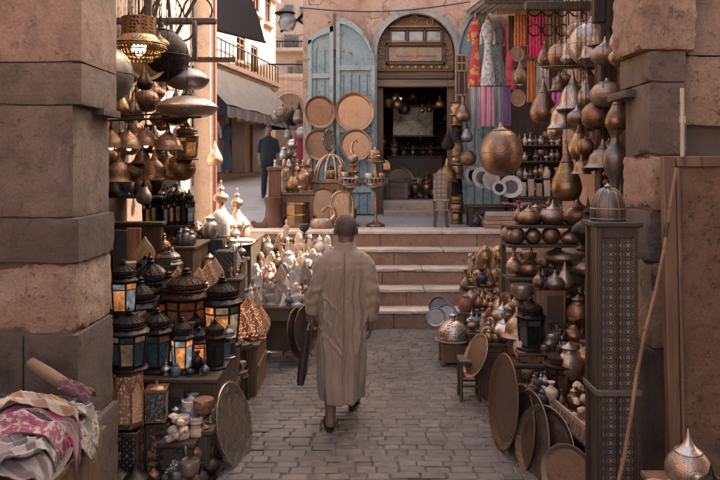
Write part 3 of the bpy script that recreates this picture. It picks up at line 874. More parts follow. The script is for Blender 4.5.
# iron lamp bracket at the corner above the blue doors
br = tag(empty('bracket_lamp', at(312, 26, 14.0)), 'wrought iron bracket with a white glass lantern above the blue doors', 'lamp'); off = -Vector(br.location)
g = MB(); p0 = at(326, 24, 12.9); p1 = at(298, 20, 14.2); p2 = at(281, 32, 14.2)
g.tube([p0, p0.lerp(p1, .3)+Vector((0, 0, .22)), p0.lerp(p1, .7)+Vector((0, 0, .2)), p1], .035, 7)
g.tube([p0+Vector((0, 0, -.25)), p0.lerp(p1, .5)+Vector((0, 0, -.12)), p1], .03, 7)
g.tube([p1, p1.lerp(p2, .5)+Vector((0, 0, .1)), p2], .03, 7)
o = g.build('bracket', IRON, br); o.location = off
g = MB(); c = at(287, 22, 14.2); g.lathe([(.0, -.2), (.13, -.17), (.2, .0), (.15, .14), (.05, .2), (0, .22)], 10, Matrix.Translation(c)); o = g.build('globe', glass('white_glass', (.65, .66, .66)), br); o.location = off
g = MB(); c = at(285, 14, 14.2); g.lathe([(.2, 0), (.22, .02), (.05, .14), (0, .15)], 10, Matrix.Translation(c)); o = g.build('cap', IRON, br); o.location = off
# ================================================================ kinds of goods (each built once, then copied)
PROT = {}
def get_proto(kind, *v):
    key = (kind, v)
    if key not in PROT:
        root, h = KIND[kind](*v); PROT[key] = [root, h, False]
    p = PROT[key]
    if not p[2]:
        p[2] = True; return p[0], p[1]
    return copy_tree(p[0]), p[1]
def put(kind, v, pos, height, label, cat, group=None, rz=None, tilt=None, wid=1.0, ceil=None):
    """stand (or hang, when ceil is given) one thing of a kind with its base at pos"""
    if not isinstance(v, tuple): v = (v,)
    root, h = get_proto(kind, *v); s = height/h
    root.location = pos; root.scale = (s*wid, s*wid, s)
    if rz is None: rz = random.uniform(0, 2*PI)
    root.rotation_mode = 'XYZ'
    root.rotation_euler = (tilt[0], tilt[1], rz) if tilt else (0, 0, rz)
    tag(root, label, cat, group)
    if ceil is not None:
        L_ = (ceil - pos[2])/s
        if L_ > h:
            g = MB(); n = max(2, int((L_-h)*s/.09))
            g.tube([(0, 0, h*.985), (0, 0, L_)], .0022/s/wid, 4)
            for k in range(n): g.ball((0, 0, h + (L_-h)*(k+.5)/n), (.0042/s/wid, .0042/s/wid, .018/s), 5, 4)
            g.build('chain', IRON, root)
    return root
def stand_px(kind, v, px, Y, z, hpx, label, cat, group=None, **k):
    """stand on a surface at height z"""
    return put(kind, v, (X_(px, Y), Y, z), hpx*Y/F, label, cat, group, **k)
def hang_px(kind, v, px, pt, pb, Y, label, cat, group=None, ceil=3.75, **k):
    return put(kind, v, (X_(px, Y), Y, Z_(pb, Y)), (pb-pt)*Y/F, label, cat, group, ceil=ceil, **k)

def single(name, prof, m, n=28):
    g = MB(); g.lathe(prof, n); return g.build(name, m)
def smooth_prof(p, k=4):
    """catmull-rom through profile points"""
    out = []
    for i in range(len(p)-1):
        p0, p1, p2, p3 = p[max(i-1, 0)], p[i], p[i+1], p[min(i+2, len(p)-1)]
        for j in range(k):
            t = j/k; q = []
            for a in (0, 1):
                q.append(.5*((2*p1[a]) + (-p0[a]+p2[a])*t + (2*p0[a]-5*p1[a]+4*p2[a]-p3[a])*t*t + (-p0[a]+3*p1[a]-3*p2[a]+p3[a])*t**3))
            out.append((max(0.0, q[0]), q[1]))
    out.append(p[-1]); return out

# --- hanging and standing metal lamps: body + neck (+ ring)
def lamp_body(name, prof, neck_z, m, m2=None, ring=True, n=30, ribs=0):
    rt = empty(name); h = prof[-1][1]
    lo = [p for p in prof if p[1] <= neck_z+1e-6]; up = [p for p in prof if p[1] >= neck_z-1e-6]
    g = MB(); g.lathe(smooth_prof(lo), n)
    for k in range(ribs):
        a = 2*PI*k/ribs; g.tube([(r*1.01*math.cos(a), r*1.01*math.sin(a), z) for r, z in smooth_prof(lo, 2) if r > .02], .012, 5)
    g.build('body', m, rt)
    g = MB(); g.lathe(smooth_prof(up), 18)
    r0 = up[0][0]; g.torus((0, 0, neck_z), r0*1.03, .014, 22, 6); g.build('neck', m2 or m, rt)
    if ring:
        g = MB(); g.torus((0, 0, 0), .03, .008, 12, 6, Matrix.Translation((0, 0, h+.015)) @ Matrix.Rotation(PI/2, 4, 'X')); g.build('ring', IRON, rt)
    return rt, h
PEAR = [(0, 0), (.14, .004), (.24, .06), (.295, .17), (.30, .27), (.26, .40), (.185, .54), (.115, .68), (.062, .82), (.03, .93), (.018, 1)]
GLOBE = [(0, 0), (.18, .02), (.34, .11), (.44, .27), (.465, .43), (.43, .60), (.33, .75), (.2, .845), (.1, .885), (.06, .91), (.05, .95), (.03, 1)]
ONION = [(0, 0), (.22, 0), (.3, .03), (.46, .16), (.52, .32), (.46, .48), (.3, .62), (.15, .72), (.07, .82), (.035, .92), (.015, 1)]
SQUAT = [(0, 0), (.3, 0), (.42, .05), (.72, .3), (.78, .44), (.66, .6), (.36, .74), (.16, .82), (.07, .9), (.02, 1)]
BELL = [(.50, 0), (.53, .02), (.48, .06), (.41, .15), (.385, .28), (.35, .42), (.25, .56), (.13, .67), (.08, .78), (.05, .9), (.03, 1)]
def flat_prof(p): return p
KIND = {}
KIND['pear'] = lambda m, m2=None: lamp_body('pear_lamp', PEAR, .68, M[m], M[m2 or m])
def k_globe(m, m2=None):
    rt, h = lamp_body('globe_lamp', GLOBE, .845, M[m], M[m2 or m])
    g = MB(); g.torus((0, 0, .43), .466, .008, 34, 6); g.build('seam', M[m2 or m], rt); return rt, h
KIND['globe'] = k_globe
KIND['onion'] = lambda m, m2=None: lamp_body('onion_lamp', ONION, .62, M[m], M[m2 or m], ring=False)
KIND['squat'] = lambda m, m2=None: lamp_body('squat_lamp', SQUAT, .74, M[m], M[m2 or m], ring=False)
KIND['bell'] = lambda m, m2=None: lamp_body('bell_lamp', BELL, .67, M[m], M[m2 or m])
def k_saucer(m, lit=0):
    rt = empty('saucer_lamp')
    g = MB(); g.lathe(smooth_prof([(0, 0), (.45, .02), (.78, .12), (.97, .3), (1.0, .4), (.92, .52), (.66, .68), (.34, .78), (.14, .82)], 3), 40); g.build('shade', M[m], rt)
    g = MB(); g.torus((0, 0, .4), 1.0, .018, 40, 6); g.build('rim', M[m], rt)
    g = MB(); g.lathe([(.14, .81), (.16, .86), (.08, .92), (.05, 1.0), (.02, 1.1), (0, 1.1)], 14); g.build('cap', IRON, rt)
    return rt, 1.1
KIND['saucer'] = k_saucer
def k_bellshade(m, lit):
    """open bell shade with a glowing bulb in its mouth"""
    rt = empty('bell_lamp')
    g = MB(); g.lathe(smooth_prof([(.5, 0), (.49, .05), (.44, .2), (.34, .38), (.2, .52), (.1, .6), (.07, .7)], 3)+[(.05, .7), (.08, .59), (.18, .5), (.42, .2), (.48, 0)], 28); g.build('shade', M[m], rt)
    g = MB(); g.ball((0, 0, .06), (.1, .1, .12)); g.build('bulb', plain('lit_bulb', (1, .62, .28), emit=(5.0 if lit else 0.0)), rt)
    g = MB(); g.lathe([(.07, .68), (.08, .74), (.03, .85), (.02, 1), (0, 1)], 12); g.build('cap', IRON, rt)
    return rt, 1.0
KIND['bellshade'] = k_bellshade

# --- panelled lanterns
def k_lantern(m, cols, sides, rr, lit):
    rt = empty('panel_lantern'); mm = M[m]; ph = PI/sides
    g = MB(); g.lathe([(rr*.8, 0), (rr*1.08, .0), (rr*1.08, .03), (rr*.9, .06), (rr*.9, .09)], sides, ph=ph); g.build('base', mm, rt)
    zb, zt = .09, .585; rb, rtp = rr*.86, rr*1.0
    g = MB()
    for k in range(sides):
        a = ph + 2*PI*k/sides
        g.tube([(rb*math.cos(a), rb*math.sin(a), zb), (rtp*math.cos(a), rtp*math.sin(a), zt)], rr*.06, 5)
        a2 = ph + 2*PI*(k+1)/sides
        for zz, r_ in ((zb+.012, rb), (zt-.012, rtp), (zb+(zt-zb)*.76, rb+(rtp-rb)*.76)):
            g.tube([(r_*math.cos(a), r_*math.sin(a), zz), (r_*math.cos(a2), r_*math.sin(a2), zz)], rr*.045, 4)
    g.build('frame', mm, rt)
    for k in range(sides):
        a, a2 = ph+2*PI*k/sides, ph+2*PI*(k+1)/sides
        for seg, (s0, s1) in enumerate(((.0, .76), (.76, 1.0))):
            g = MB(); q = []
            for (s_, aa) in ((s0, a), (s0, a2), (s1, a2), (s1, a)):
                r_ = (rb+(rtp-rb)*s_)*.965; q.append(g.bm.verts.new((r_*math.cos(aa), r_*math.sin(aa), zb+(zt-zb)*s_)))
            fs = [g.bm.faces.new(q)]; bmesh.ops.solidify(g.bm, geom=fs, thickness=.008)
            c = cols[(k+seg) % len(cols)]
            g.build('glass_panel', glass('glass_'+c, GL[c], (lit*(GLIT.get(c, 1.0))) if lit else 0.0), rt, smooth=False)
    g = MB(); g.lathe([(rr*1.0, .58), (rr*1.14, .595), (rr*1.14, .615), (rr*.98, .645), (rr*.9, .665)], sides, ph=ph); g.build('cornice', mm, rt)
    DP = smooth_prof([(rr*.84, .665), (rr*.80, .69), (rr*.86, .725), (rr*.80, .775), (rr*.56, .825), (rr*.30, .86), (rr*.16, .895)], 3)
    g = MB(); g.lathe(DP, max(12, sides*2))
    for k in range(sides*2):
        a = ph+PI*k/sides; g.tube([(r_*1.015*math.cos(a), r_*1.015*math.sin(a), z_) for r_, z_ in DP[::2]], rr*.022, 4)
    g.torus((0, 0, .69), rr*.86, rr*.05, sides*2, 5); g.torus((0, 0, .775), rr*.82, rr*.03, sides*2, 4); g.build('dome', M['iron_f'] if m.startswith('iron') else M['rust_f'] if m == 'rust_f' else mm, rt)
    g = MB(); g.lathe([(rr*.18, .89), (rr*.28, .905), (rr*.14, .92), (rr*.22, .945), (rr*.06, .965), (rr*.03, 1), (0, 1)], 10); g.build('finial', mm, rt)
    return rt, 1.0
KIND['lantern'] = k_lantern
GL = {'amber': (.50, .22, .075), 'brown': (.20, .09, .045), 'blue': (.16, .25, .34), 'pale': (.30, .34, .37), 'teal': (.07, .13, .15), 'red': (.3, .07, .04), 'smoke': (.06, .06, .065), 'cream': (.38, .27, .175), 'green': (.1, .14, .09)}
GLIT = {'amber': .13, 'blue': .05, 'pale': .07, 'teal': .02, 'red': .09, 'smoke': 0.01, 'cream': .06, 'brown': .06, 'green': .02}
# --- pierced upright leaf lamp
def k_leaf(m):
    rt = empty('leaf_lamp')
    def wd(v): return .30*max(.03, math.sin(min(1.0, .22+v*.95)*PI*.72)**.9*(1-max(0, (v-.35)/.65)**1.7))
    for nm, sg in (('shade', -1), ('back_shade', 1)):
        g = MB()
        g.grid(lambda u, v: ((u-.5)*2*wd(v), sg*(.07*(1-((u-.5)*2)**2)*(1-v*.7)+.012), .1+.9*v), 12, 14, .012)
        g.build(nm, PL[m], rt)
    g = MB(); g.lathe([(.17, 0), (.18, .02), (.15, .05), (.08, .08), (.07, .13), (0, .13)], 16); g.build('base', M['copper'], rt)
    return rt, 1.0
KIND['leaf'] = k_leaf
PL = {'glow': pierced_lit('copper_leaf_lit', (.45, .25, .17), glow=(1, .40, .17), emit=.3, pscale=26.), 'dim': pierced_lit('copper_leaf', (.42, .27, .2), emit=.12), 'white': pierced_lit('white_pierced', (.75, .66, .6), emit=0.0, metallic=.1, pscale=18.), 'cream': pierced_lit('cream_pierced', (.55, .36, .25), glow=(1, .55, .25), emit=.035, pscale=44., metallic=.15), 'nickel': pierced_lit('nickel_pierced', (.5, .42, .37), emit=.0, metallic=.7, pscale=20.)}
def k_dome(m):
    rt = empty('dome_lamp')
    g = MB(); g.lathe(smooth_prof([(.0, 0), (.42, 0), (.46, .05), (.5, .3), (.46, .58), (.34, .8), (.16, .94), (0, 1.0)], 3), 28); g.build('shade', PL[m], rt)
    g = MB(); g.lathe([(.45, 0), (.48, 0), (.48, .05), (.46, .06)], 28); g.build('base', M['copper'], rt)
    return rt, 1.0
KIND['dome'] = k_dome
def k_bigonion(m):
    """large pierced lamp, wide skirt rising to a turned spire"""
    rt = empty('onion_tower_lamp')
    g = MB(); g.lathe(smooth_prof([(.26, 0), (.27, .06), (.265, .16), (.25, .2)], 2), 26); g.build('pierced_skirt', PL['cream'], rt)
    g = MB(); g.lathe(smooth_prof([(.25, .195), (.285, .22), (.27, .27), (.2, .36), (.11, .46), (.06, .55), (.05, .62)], 4), 26); g.build('body', M[m], rt)
    g = MB(); g.lathe(smooth_prof([(.05, .61), (.11, .64), (.13, .68), (.12, .74), (.05, .79), (.03, .83), (.06, .86), (.03, .9), (.012, 1.0), (0, 1.0)], 3), 20); g.build('finial', M[m], rt)
    return rt, 1.0
KIND['bigonion'] = k_bigonion

# --- vessels
def k_vase(m, shape):
    P = {'bottle': [(.15, 0), (.17, .02), (.13, .06), (.24, .2), (.27, .33), (.22, .48), (.1, .62), (.06, .74), (.055, .86), (.1, .95), (.12, 1)],
         'amphora': [(.12, 0), (.13, .03), (.08, .1), (.2, .3), (.27, .52), (.25, .66), (.14, .76), (.09, .84), (.1, .9), (.15, .96), (.16, 1)],
         'jar': [(.26, 0), (.28, .03), (.34, .2), (.36, .4), (.3, .6), (.2, .7), (.18, .78), (.22, .84), (.1, .92), (.04, .96), (0, 1)],
         'spire': [(.2, 0), (.22, .04), (.14, .1), (.22, .22), (.3, .34), (.24, .46), (.1, .56), (.06, .66), (.09, .7), (.05, .76), (.02, .9), (0, 1)],
         'cup': [(.2, 0), (.22, .04), (.06, .12), (.05, .35), (.1, .45), (.3, .6), (.36, .85), (.35, 1)]}[shape]
    rt = empty({'bottle': 'metal_bottle', 'amphora': 'metal_vase', 'jar': 'lidded_jar', 'spire': 'spired_pot', 'cup': 'metal_goblet'}[shape])
    k = {'bottle': .62, 'amphora': .76, 'jar': .7, 'spire': .56, 'cup': .45}[shape]
    g = MB(); g.lathe(smooth_prof([p for p in P if p[1] <= k+1e-6], 3), 20); g.build('body', M[m], rt)
    g = MB(); g.lathe(smooth_prof([p for p in P if p[1] >= k-1e-6], 3), 16); g.build('lid' if shape in ('jar', 'spire') else 'bowl' if shape == 'cup' else 'neck', M[m], rt)
    return rt, 1.0
KIND['vase'] = k_vase
def k_ewer(m):
    rt = empty('coffee_pot')
    g = MB(); g.lathe(smooth_prof([(.2, 0), (.22, .03), (.14, .09), (.26, .22), (.31, .36), (.24, .5), (.12, .62), (.1, .7), (.14, .76)], 3), 20); g.build('body', M[m], rt)
    g = MB(); g.lathe(smooth_prof([(.14, .755), (.1, .82), (.05, .87), (.03, .92), (.045, .95), (0, 1)], 2), 16); g.build('lid', M[m], rt)
    g = MB(); g.tube([(.24, 0, .28), (.38, 0, .36), (.42, 0, .52), (.5, 0, .68), (.56, 0, .7)], [.06, .045, .033, .025, .02], 8); g.build('spout', M[m], rt)
    g = MB(); g.tube([(-.12, 0, .7), (-.3, 0, .72), (-.42, 0, .6), (-.42, 0, .42), (-.28, 0, .28)], .022, 7); g.build('handle', M[m], rt)
    return rt, 1.0
KIND['ewer'] = k_ewer
def k_bust(m):
    """small bust wearing a striped head cloth"""
    rt = empty('bust_statuette')
    g = MB(); g.lathe([(.2, 0), (.22, .02), (.2, .08), (.12, .12), (0, .12)], 14); g.build('base', M[m], rt)
    g = MB()
    g.loft([[(rx*math.cos(t), ry*math.sin(t), z) for t in [2*PI*k/16 for k in range(16)]] for z, rx, ry in ((.1, .1, .08), (.22, .2, .11), (.36, .26, .12), (.42, .2, .11), (.46, .08, .07), (.54, .075, .07))])
    g.ball((0, -.01, .68), (.1, .11, .15)); g.tube([(0, -.1, .68), (0, -.135, .655)], [.018, .02], 6); g.tube([(0, -.07, .56), (0, -.08, .48)], [.02, .014], 6)
    g.build('body', M[m], rt)
    g = MB(); g.loft([[(rx*math.cos(t), .03+ry*math.sin(t), z) for t in [2*PI*k/16 for k in range(16)]] for z, rx, ry in ((.44, .2, .07), (.6, .19, .09), (.74, .15, .11), (.84, .11, .11), (.9, .03, .04))])
    g.tube([(0, -.08, .8), (0, -.11, .88), (0, -.09, .92)], .016, 6); g.build('head_cloth', M[m], rt)
    return rt, .92
KIND['bust'] = k_bust
def k_cat(m):
    rt = empty('cat_statuette')
    g = MB()
    g.loft([[(rx*math.cos(t), cy+ry*math.sin(t), z) for t in [2*PI*k/16 for k in range(16)]] for z, rx, ry, cy in ((.04, .15, .2, .02), (.12, .17, .22, .03), (.3, .15, .17, .02), (.48, .115, .115, -.02), (.6, .08, .08, -.05), (.68, .07, .07, -.06))])
    g.ball((0, -.09, .76), (.1, .115, .1)); g.ball((0, -.19, .735), (.05, .05, .04))
    for s in (-1, 1):
        g.tube([(s*.06, -.07, .82), (s*.075, -.06, .97)], [.035, .006], 6)
        g.tube([(s*.06, -.15, .04), (s*.055, -.12, .42)], [.035, .04], 7); g.ball((s*.06, -.18, .05), (.04, .06, .03), 8, 6)
    g.tube([(.1, .2, .05), (.2, .12, .05), (.2, -.05, .06)], [.03, .028, .015], 6)
    g.build('body', M[m], rt)
    g = MB(); g.box((0, 0, .02), (.4, .52, .04), bevel=.008); g.build('base', M[m], rt)
    return rt, .97
KIND['cat'] = k_cat
def k_pyr(m):
    g = MB(); g.lathe([(.62, 0), (.62, .04), (.57, .05), (0.01, .9), (0, .9)], 4, ph=PI/4); return g.build('pyramid_souvenir', M[m]), .9
KIND['pyramid'] = k_pyr
def k_fig(m):
    """standing figurine with tall crown"""
    rt = empty('standing_statuette')
    g = MB()
    g.loft([[(rx*math.cos(t), ry*math.sin(t), z) for t in [2*PI*k/12 for k in range(12)]] for z, rx, ry in ((.06, .09, .08), (.3, .085, .07), (.42, .1, .075), (.52, .085, .065), (.64, .13, .075), (.69, .1, .06), (.71, .04, .04), (.75, .04, .04))])
    for s in (-1, 1): g.tube([(s*.13, 0, .65), (s*.15, -.01, .5), (s*.11, -.05, .38)], [.03, .027, .022], 6)
    g.ball((0, -.005, .79), (.05, .055, .065), 10, 8)
    g.build('body', M[m], rt)
    g = MB(); g.lathe(smooth_prof([(.055, .82), (.06, .86), (.05, .93), (.025, .985), (0, 1.0)], 2), 10); g.build('crown', M[m], rt)
    g = MB(); g.box((0, 0, .03), (.26, .22, .06), bevel=.01); g.build('base', M[m], rt)
    return rt, 1.0
KIND['figure'] = k_fig
def k_horse(m):
    """small camel statuette"""
    rt = empty('camel_statuette')
    g = MB(); g.ball((0, 0, .52), (.3, .13, .15)); g.ball((0, 0, .66), (.13, .09, .13))
    g.tube([(.24, 0, .55), (.4, 0, .6), (.44, 0, .78), (.46, 0, .86)], [.09, .06, .045, .05], 8); g.ball((.52, 0, .87), (.1, .045, .05))
    for sx in (-.2, .2):
        for sy in (-.07, .07): g.tube([(sx, sy, .48), (sx+.02, sy, .25), (sx, sy, .04)], [.06, .03, .025], 6)
    g.tube([(-.28, 0, .58), (-.34, 0, .4)], .015, 5); g.build('body', M[m], rt)
    g = MB(); g.box((0, 0, .02), (.7, .3, .04), bevel=.008); g.build('base', M[m], rt)
    return rt, .92
KIND['camel'] = k_horse

# --- trays (disc lies in xy; stood up by tilt); size = diameter
def k_tray(m, back='trayback'):
    rt = empty('round_tray')
    g = MB(); g.lathe([(0, .0), (.41, .0), (.41, -.008), (0, -.008)], 56); g.build('plate', M[m], rt)
    g = MB(); g.lathe([(.405, -.008), (.43, .006), (.47, .028), (.495, .034), (.502, .028), (.495, .018), (.47, .014), (.43, -.008), (.405, -.012)], 56); g.build('rim', M[back if back != 'trayback' else m], rt)
    return rt, 1.0
KIND['tray'] = k_tray
def k_dish(m):
    rt = empty('silver_dish')
    g = MB(); g.lathe(smooth_prof([(0, 0), (.2, .0), (.26, .02), (.3, .05)], 3), 36); g.build('well', M[m], rt)
    g = MB(); g.lathe([(.3, .05), (.4, .06), (.48, .075), (.5, .07), (.4, .05), (.3, .04)], 36); g.build('rim', M[m], rt)
    return rt, 1.0
KIND['dish'] = k_dish

M = {'bronze': BRONZE, 'bronze_p': BRONZE_P, 'bronze_h': BRONZE_H, 'dull': DULL, 'dullh': DULLH, 'copper': COPPER, 'copper_e': COPPER_E, 'brass': BRASS, 'brass_p': BRASS_P, 'brass_e': BRASS_E,
     'oldtray': OLDTRAY, 'trayback': TRAYBACK, 'silver': SILVER, 'silver_f': SILVER_F, 'silver_e': SILVER_E, 'iron': IRON, 'iron_f': IRON_F, 'rust_f': RUST_F, 'cream': CREAM, 'whitep': WHITEP,
     'pewter': metal('pewter', (.3, .285, .28), .4, .4), 'bluestone': rough('blue_faience', (.12, .17, .22), .4, 9, .4, .2), 'blackstone': rough('black_stone', (.035, .033, .035), .4, 9, .35, .2),
     'redstone': rough('red_stone', (.24, .1, .065), .35, 9, .5, .2), 'gilt': metal('gilt', (.46, .31, .18), .42, .4), 'wraptray': metal('wrapped_tray_tin', (.5, .42, .36), .3, .7), 'ivory': rough('ivory_stone', (.68, .54, .43), .3, 9, .4, .2), 'sand': rough('sand_stone', (.5, .37, .28), .35, 9, .5, .3), 'rose': rough('rose_stone', (.56, .38, .31), .3, 9, .45, .2), 'palecop': metal('pale_copper', (.60, .42, .31), .36, .5, pattern='banded', pscale=30.),
     'pinksil': metal('warm_nickel', (.54, .44, .375), .36, .6, pattern='pierced', pscale=42.), 'grey_rib': metal('grey_ribbed_metal', (.2, .178, .16), .4, .5)}

# --- furniture
def box_table(name, label, cat, x0, x1, y0, y1, z, m=None, group=None, open_front=False, overhang=.025, legs=True, zb=0.0):
    m = m or DARKW; cx, cy = (x0+x1)/2, (y0+y1)/2
    rt = tag(empty(name, (cx, cy, zb)), label, cat, group); w_, d_ = x1-x0, y1-y0; h = z-zb
    g = MB(); g.box((0, 0, h-.015), (w_+overhang*2, d_+overhang*2, .03), bevel=.005); g.build('top', m, rt)
    if open_front:
        for sx in (-1, 1):
            for sy in (-1, 1):
                g = MB(); g.box((sx*(w_/2-.025), sy*(d_/2-.025), (h-.03)/2), (.05, .05, h-.03), bevel=.004); g.build('leg', m, rt)
        g = MB()
        for sy in (-1, 1): g.box((0, sy*(d_/2-.025), h-.09), (w_-.1, .025, .1))
        for sx in (-1, 1): g.box((sx*(w_/2-.025), 0, h-.09), (.025, d_-.1, .1))
        g.build('apron', m, rt)
    else:
        for nm, c, s in (('front_panel', (0, -d_/2+.012, (h-.03)/2), (w_-.05, .024, h-.034)), ('back_panel', (0, d_/2-.012, (h-.03)/2), (w_-.05, .024, h-.034)),
                         ('side_panel', (-w_/2+.012, 0, (h-.03)/2), (.024, d_-.002, h-.034)), ('side_panel', (w_/2-.012, 0, (h-.03)/2), (.024, d_-.002, h-.034))):
            g = MB(); g.box(c, s, bevel=.004); g.build(nm, m, rt)
        g = MB()
        for sx in (-1, 1): g.box((sx*(w_/2-.04), -d_/2-.006, (h-.03)/2), (.06, .012, h-.05)); g.box((sx*(w_/2+.006), 0, h*.5), (.012, d_-.08, .05))
        for zz in (.08, h-.1): g.box((0, -d_/2-.005, zz), (w_-.1, .012, .06))
        g.build('moulding', m, rt)
    return rt
def plank(name, label, cat, a, b, wdt, th, m, roll=0.0):
    """a board or pole from a to b"""
    a, b = Vector(a), Vector(b); d = b-a; Ln = d.length
    rt = d.to_track_quat('Z', 'Y')
    g = MB(); g.box((0, 0, Ln/2), (wdt, th, Ln), bevel=min(.006, th*.2)); o = g.build(name, m, None, a)
    o.rotation_euler = (rt.to_matrix() @ Matrix.Rotation(roll, 3, 'Z')).to_euler(); return tag(o, label, cat)
# ================================================================ LEFT STALL
MW = {'ivory': 'ivory stone', 'sand': 'sandy stone', 'rose': 'rosy stone', 'bronze_p': 'pierced bronze', 'brass_p': 'pierced brass', 'bronze_h': 'hammered bronze', 'cream': 'cream stone', 'whitep': 'white plaster', 'silver': 'silver', 'pewter': 'grey pewter', 'bluestone': 'blue glazed', 'blackstone': 'black stone', 'copper': 'copper', 'gilt': 'gilded', 'brass': 'brass', 'bronze': 'bronze', 'redstone': 'red stone', 'palecop': 'pale copper', 'pinksil': 'rosy nickel', 'silver_f': 'filigree silver', 'iron': 'black iron', 'dullh': 'dull hammered'}
# supports
box_table('display_table', 'dark wooden table carrying the lit stained glass lanterns', 'table', -1.75, -1.0, 4.8, 5.85, .62)
box_table('display_table', 'dark wooden chest behind the tall olive lantern', 'table', -2.25, -1.45, 5.95, 6.5, .93)
box_table('display_table', 'high dark wooden cabinet under the row of tiny black lanterns', 'cabinet', -2.3, -1.58, 6.62, 7.28, 1.31)
box_table('display_table', 'dark wooden table under the black crate with the silver tray', 'table', -2.0, -1.24, 7.32, 7.7, 1.07)
box_table('display_table', 'dark wooden plinth under the two big pierced onion towers', 'plinth', -2.3, -1.2, 7.75, 8.6, 1.24)
box_table('low_cabinet', 'low brown wooden cabinet with glowing leaf lamps on its top', 'cabinet', -1.36, -.93, 6.3, 6.95, .47, MIDW)

# front row, from the gate pillar to the alley
def inlaid_stand(label, cx, cy, w_, z0, z1, m, rz=0.0, cat='stand', name='inlaid_stand', mf=None):
    rt = tag(empty(name, (cx, cy, z0), rz), label, cat); h = z1-z0
    g = MB(); g.box((0, 0, h/2), (w_*.94, w_*.94, h-.02)); g.build('panel', m, rt)
    g = MB()
    for sx in (-1, 1):
        for sy in (-1, 1): g.box((sx*w_*.46, sy*w_*.46, h/2), (w_*.1, w_*.1, h-.03), bevel=.003)
    for zz in (.02, h-.025): g.box((0, 0, zz), (w_*1.04, w_*1.04, .03), bevel=.004)
    g.build('frame', mf or DARKW, rt); return rt
inlaid_stand('small stand of black and white bone inlay under the cream tower lamp', X_(128, 4.5), 4.5, .17, 0, .40, inlay('inlay_small', scale=52.))
def tower_lamp(label, cx, cy, z, h, r, m):
    rt = tag(empty('tower_lamp', (cx, cy, z)), label, 'lamp'); n = 6; ph = 0
    g = MB(); g.lathe([(r, .03), (r*.96, h*.93)], n, ph=ph); g.build('pierced_panel', PL[m], rt)
    g = MB()
    for k in range(n):
        a = ph+2*PI*k/n; a2 = ph+2*PI*(k+1)/n
        g.tube([(r*1.02*math.cos(a), r*1.02*math.sin(a), 0), (r*.98*math.cos(a), r*.98*math.sin(a), h*.94)], .007, 5)
        # pointed arch over each side
        mid = (a+a2)/2; c = r*.885
        pts = []
        for q in range(9):
            u = -1+q/4; zz = h*(.66+.2*(1-abs(u)**1.7)); half = r*.40
            pts.append((c*math.cos(mid)-u*half*math.sin(mid), c*math.sin(mid)+u*half*math.cos(mid), zz))
        g.tube(pts, .004, 4)
    g.build('frame', COPPER, rt)
    g = MB(); g.lathe([(r*1.06, 0), (r*1.08, .015), (r*1.02, .035)], n, ph=ph); g.lathe([(r*1.0, h*.93), (r*1.08, h*.96), (r*1.08, h), (0, h)], n, ph=ph); g.build('rim', COPPER, rt)
    return rt
tower_lamp('six-sided pierced cream tower lamp with pointed arches, glowing softly beside the gate pillar', X_(128, 4.5), 4.5, .405, .36, .094, 'cream')
stand_px('lantern', ('iron', ('teal', 'cream', 'teal', 'red', 'teal', 'cream'), 8, .30, .5), 129, 4.5, .768, 62, 'black domed lantern with teal and cream glass on top of the cream tower lamp', 'lantern', rz=.2)
inlaid_stand('square pedestal of brown and gold mosaic under the glass box lantern', X_(159, 4.65), 4.65, .145, 0, .395, cloth('mosaic', (.05, .035, .03), (.30, .16, .07), 'blotch', 26.), rz=.12, cat='pedestal', name='mosaic_pedestal', mf=DARKW)
def box_lantern(label, cx, cy, z, h, w_, rz):
    rt = tag(empty('box_lantern', (cx, cy, z), rz), label, 'lantern')
    g = MB()
    for sx in (-1, 1):
        for sy in (-1, 1): g.box((sx*w_*.47, sy*w_*.47, h*.45), (w_*.09, w_*.09, h*.86), bevel=.002)
    for zz in (.012, h*.87): g.box((0, 0, zz), (w_*1.08, w_*1.08, .022), bevel=.003)
    g.build('frame', COPPER, rt)
    for k in range(4):
        g = MB(); a = k*PI/2; g.box((math.sin(a)*w_*.45, -math.cos(a)*w_*.45, h*.45), (w_*.82, .006, h*.8), rot=(0, 0, a)); g.build('glass_panel', cloth('mosaic_glass', (.05, .07, .075), (.22, .2, .16), 'blotch', 45., r=.2), rt)
    g = MB(); g.lathe([(w_*.7, h*.88), (w_*.45, h*.95), (w_*.1, h*.98), (.01, h*1.08), (0, h*1.08)], 4, ph=PI/4); g.build('roof', COPPER, rt)
box_lantern('square copper-framed lantern with dark mosaic glass on the mosaic pedestal', X_(157, 4.62), 4.62, .397, .24, .13, .12)
# dark finials in the bottom corner
for px, Y, hp, lab in ((118, 4.3, 44, 'dark pointed onion lamp on the paving below the bone inlay stand'), (135, 4.28, 40, 'grey-black pointed onion lamp on the paving right of the bone inlay stand')):
    put('onion', ('iron_f', 'iron'), (X_(px, Y), Y, 0.0), .27, lab, 'lamp')
for i, (px, py, hp) in enumerate(((150, 470, 13), (159, 474, 12), (167, 468, 14), (176, 473, 12), (184, 470, 13), (171, 479, 10), (153, 480, 12), (189, 478, 12))):
    Y = 4.45 + .02*(i % 3); kinds = ('jar', 'spire', 'amphora', 'cup')[i % 4]; mm = ('pewter', 'iron', 'bluestone', 'silver', 'blackstone', 'bronze', 'copper', 'pinksil')[i]
    put('vase', (mm, kinds), (X_(px, Y), Y, max(0, Z_(py, Y)) if False else 0.0), .11+.012*i, '%s %s standing on the paving below the mosaic pedestal' % (('grey pewter', 'black iron', 'blue glazed', 'silver', 'black stone', 'bronze', 'copper', 'rosy nickel')[i], ('jar', 'spired pot', 'little vase', 'goblet')[i % 4]), 'pot', 'small pots at the foot of the left stall')
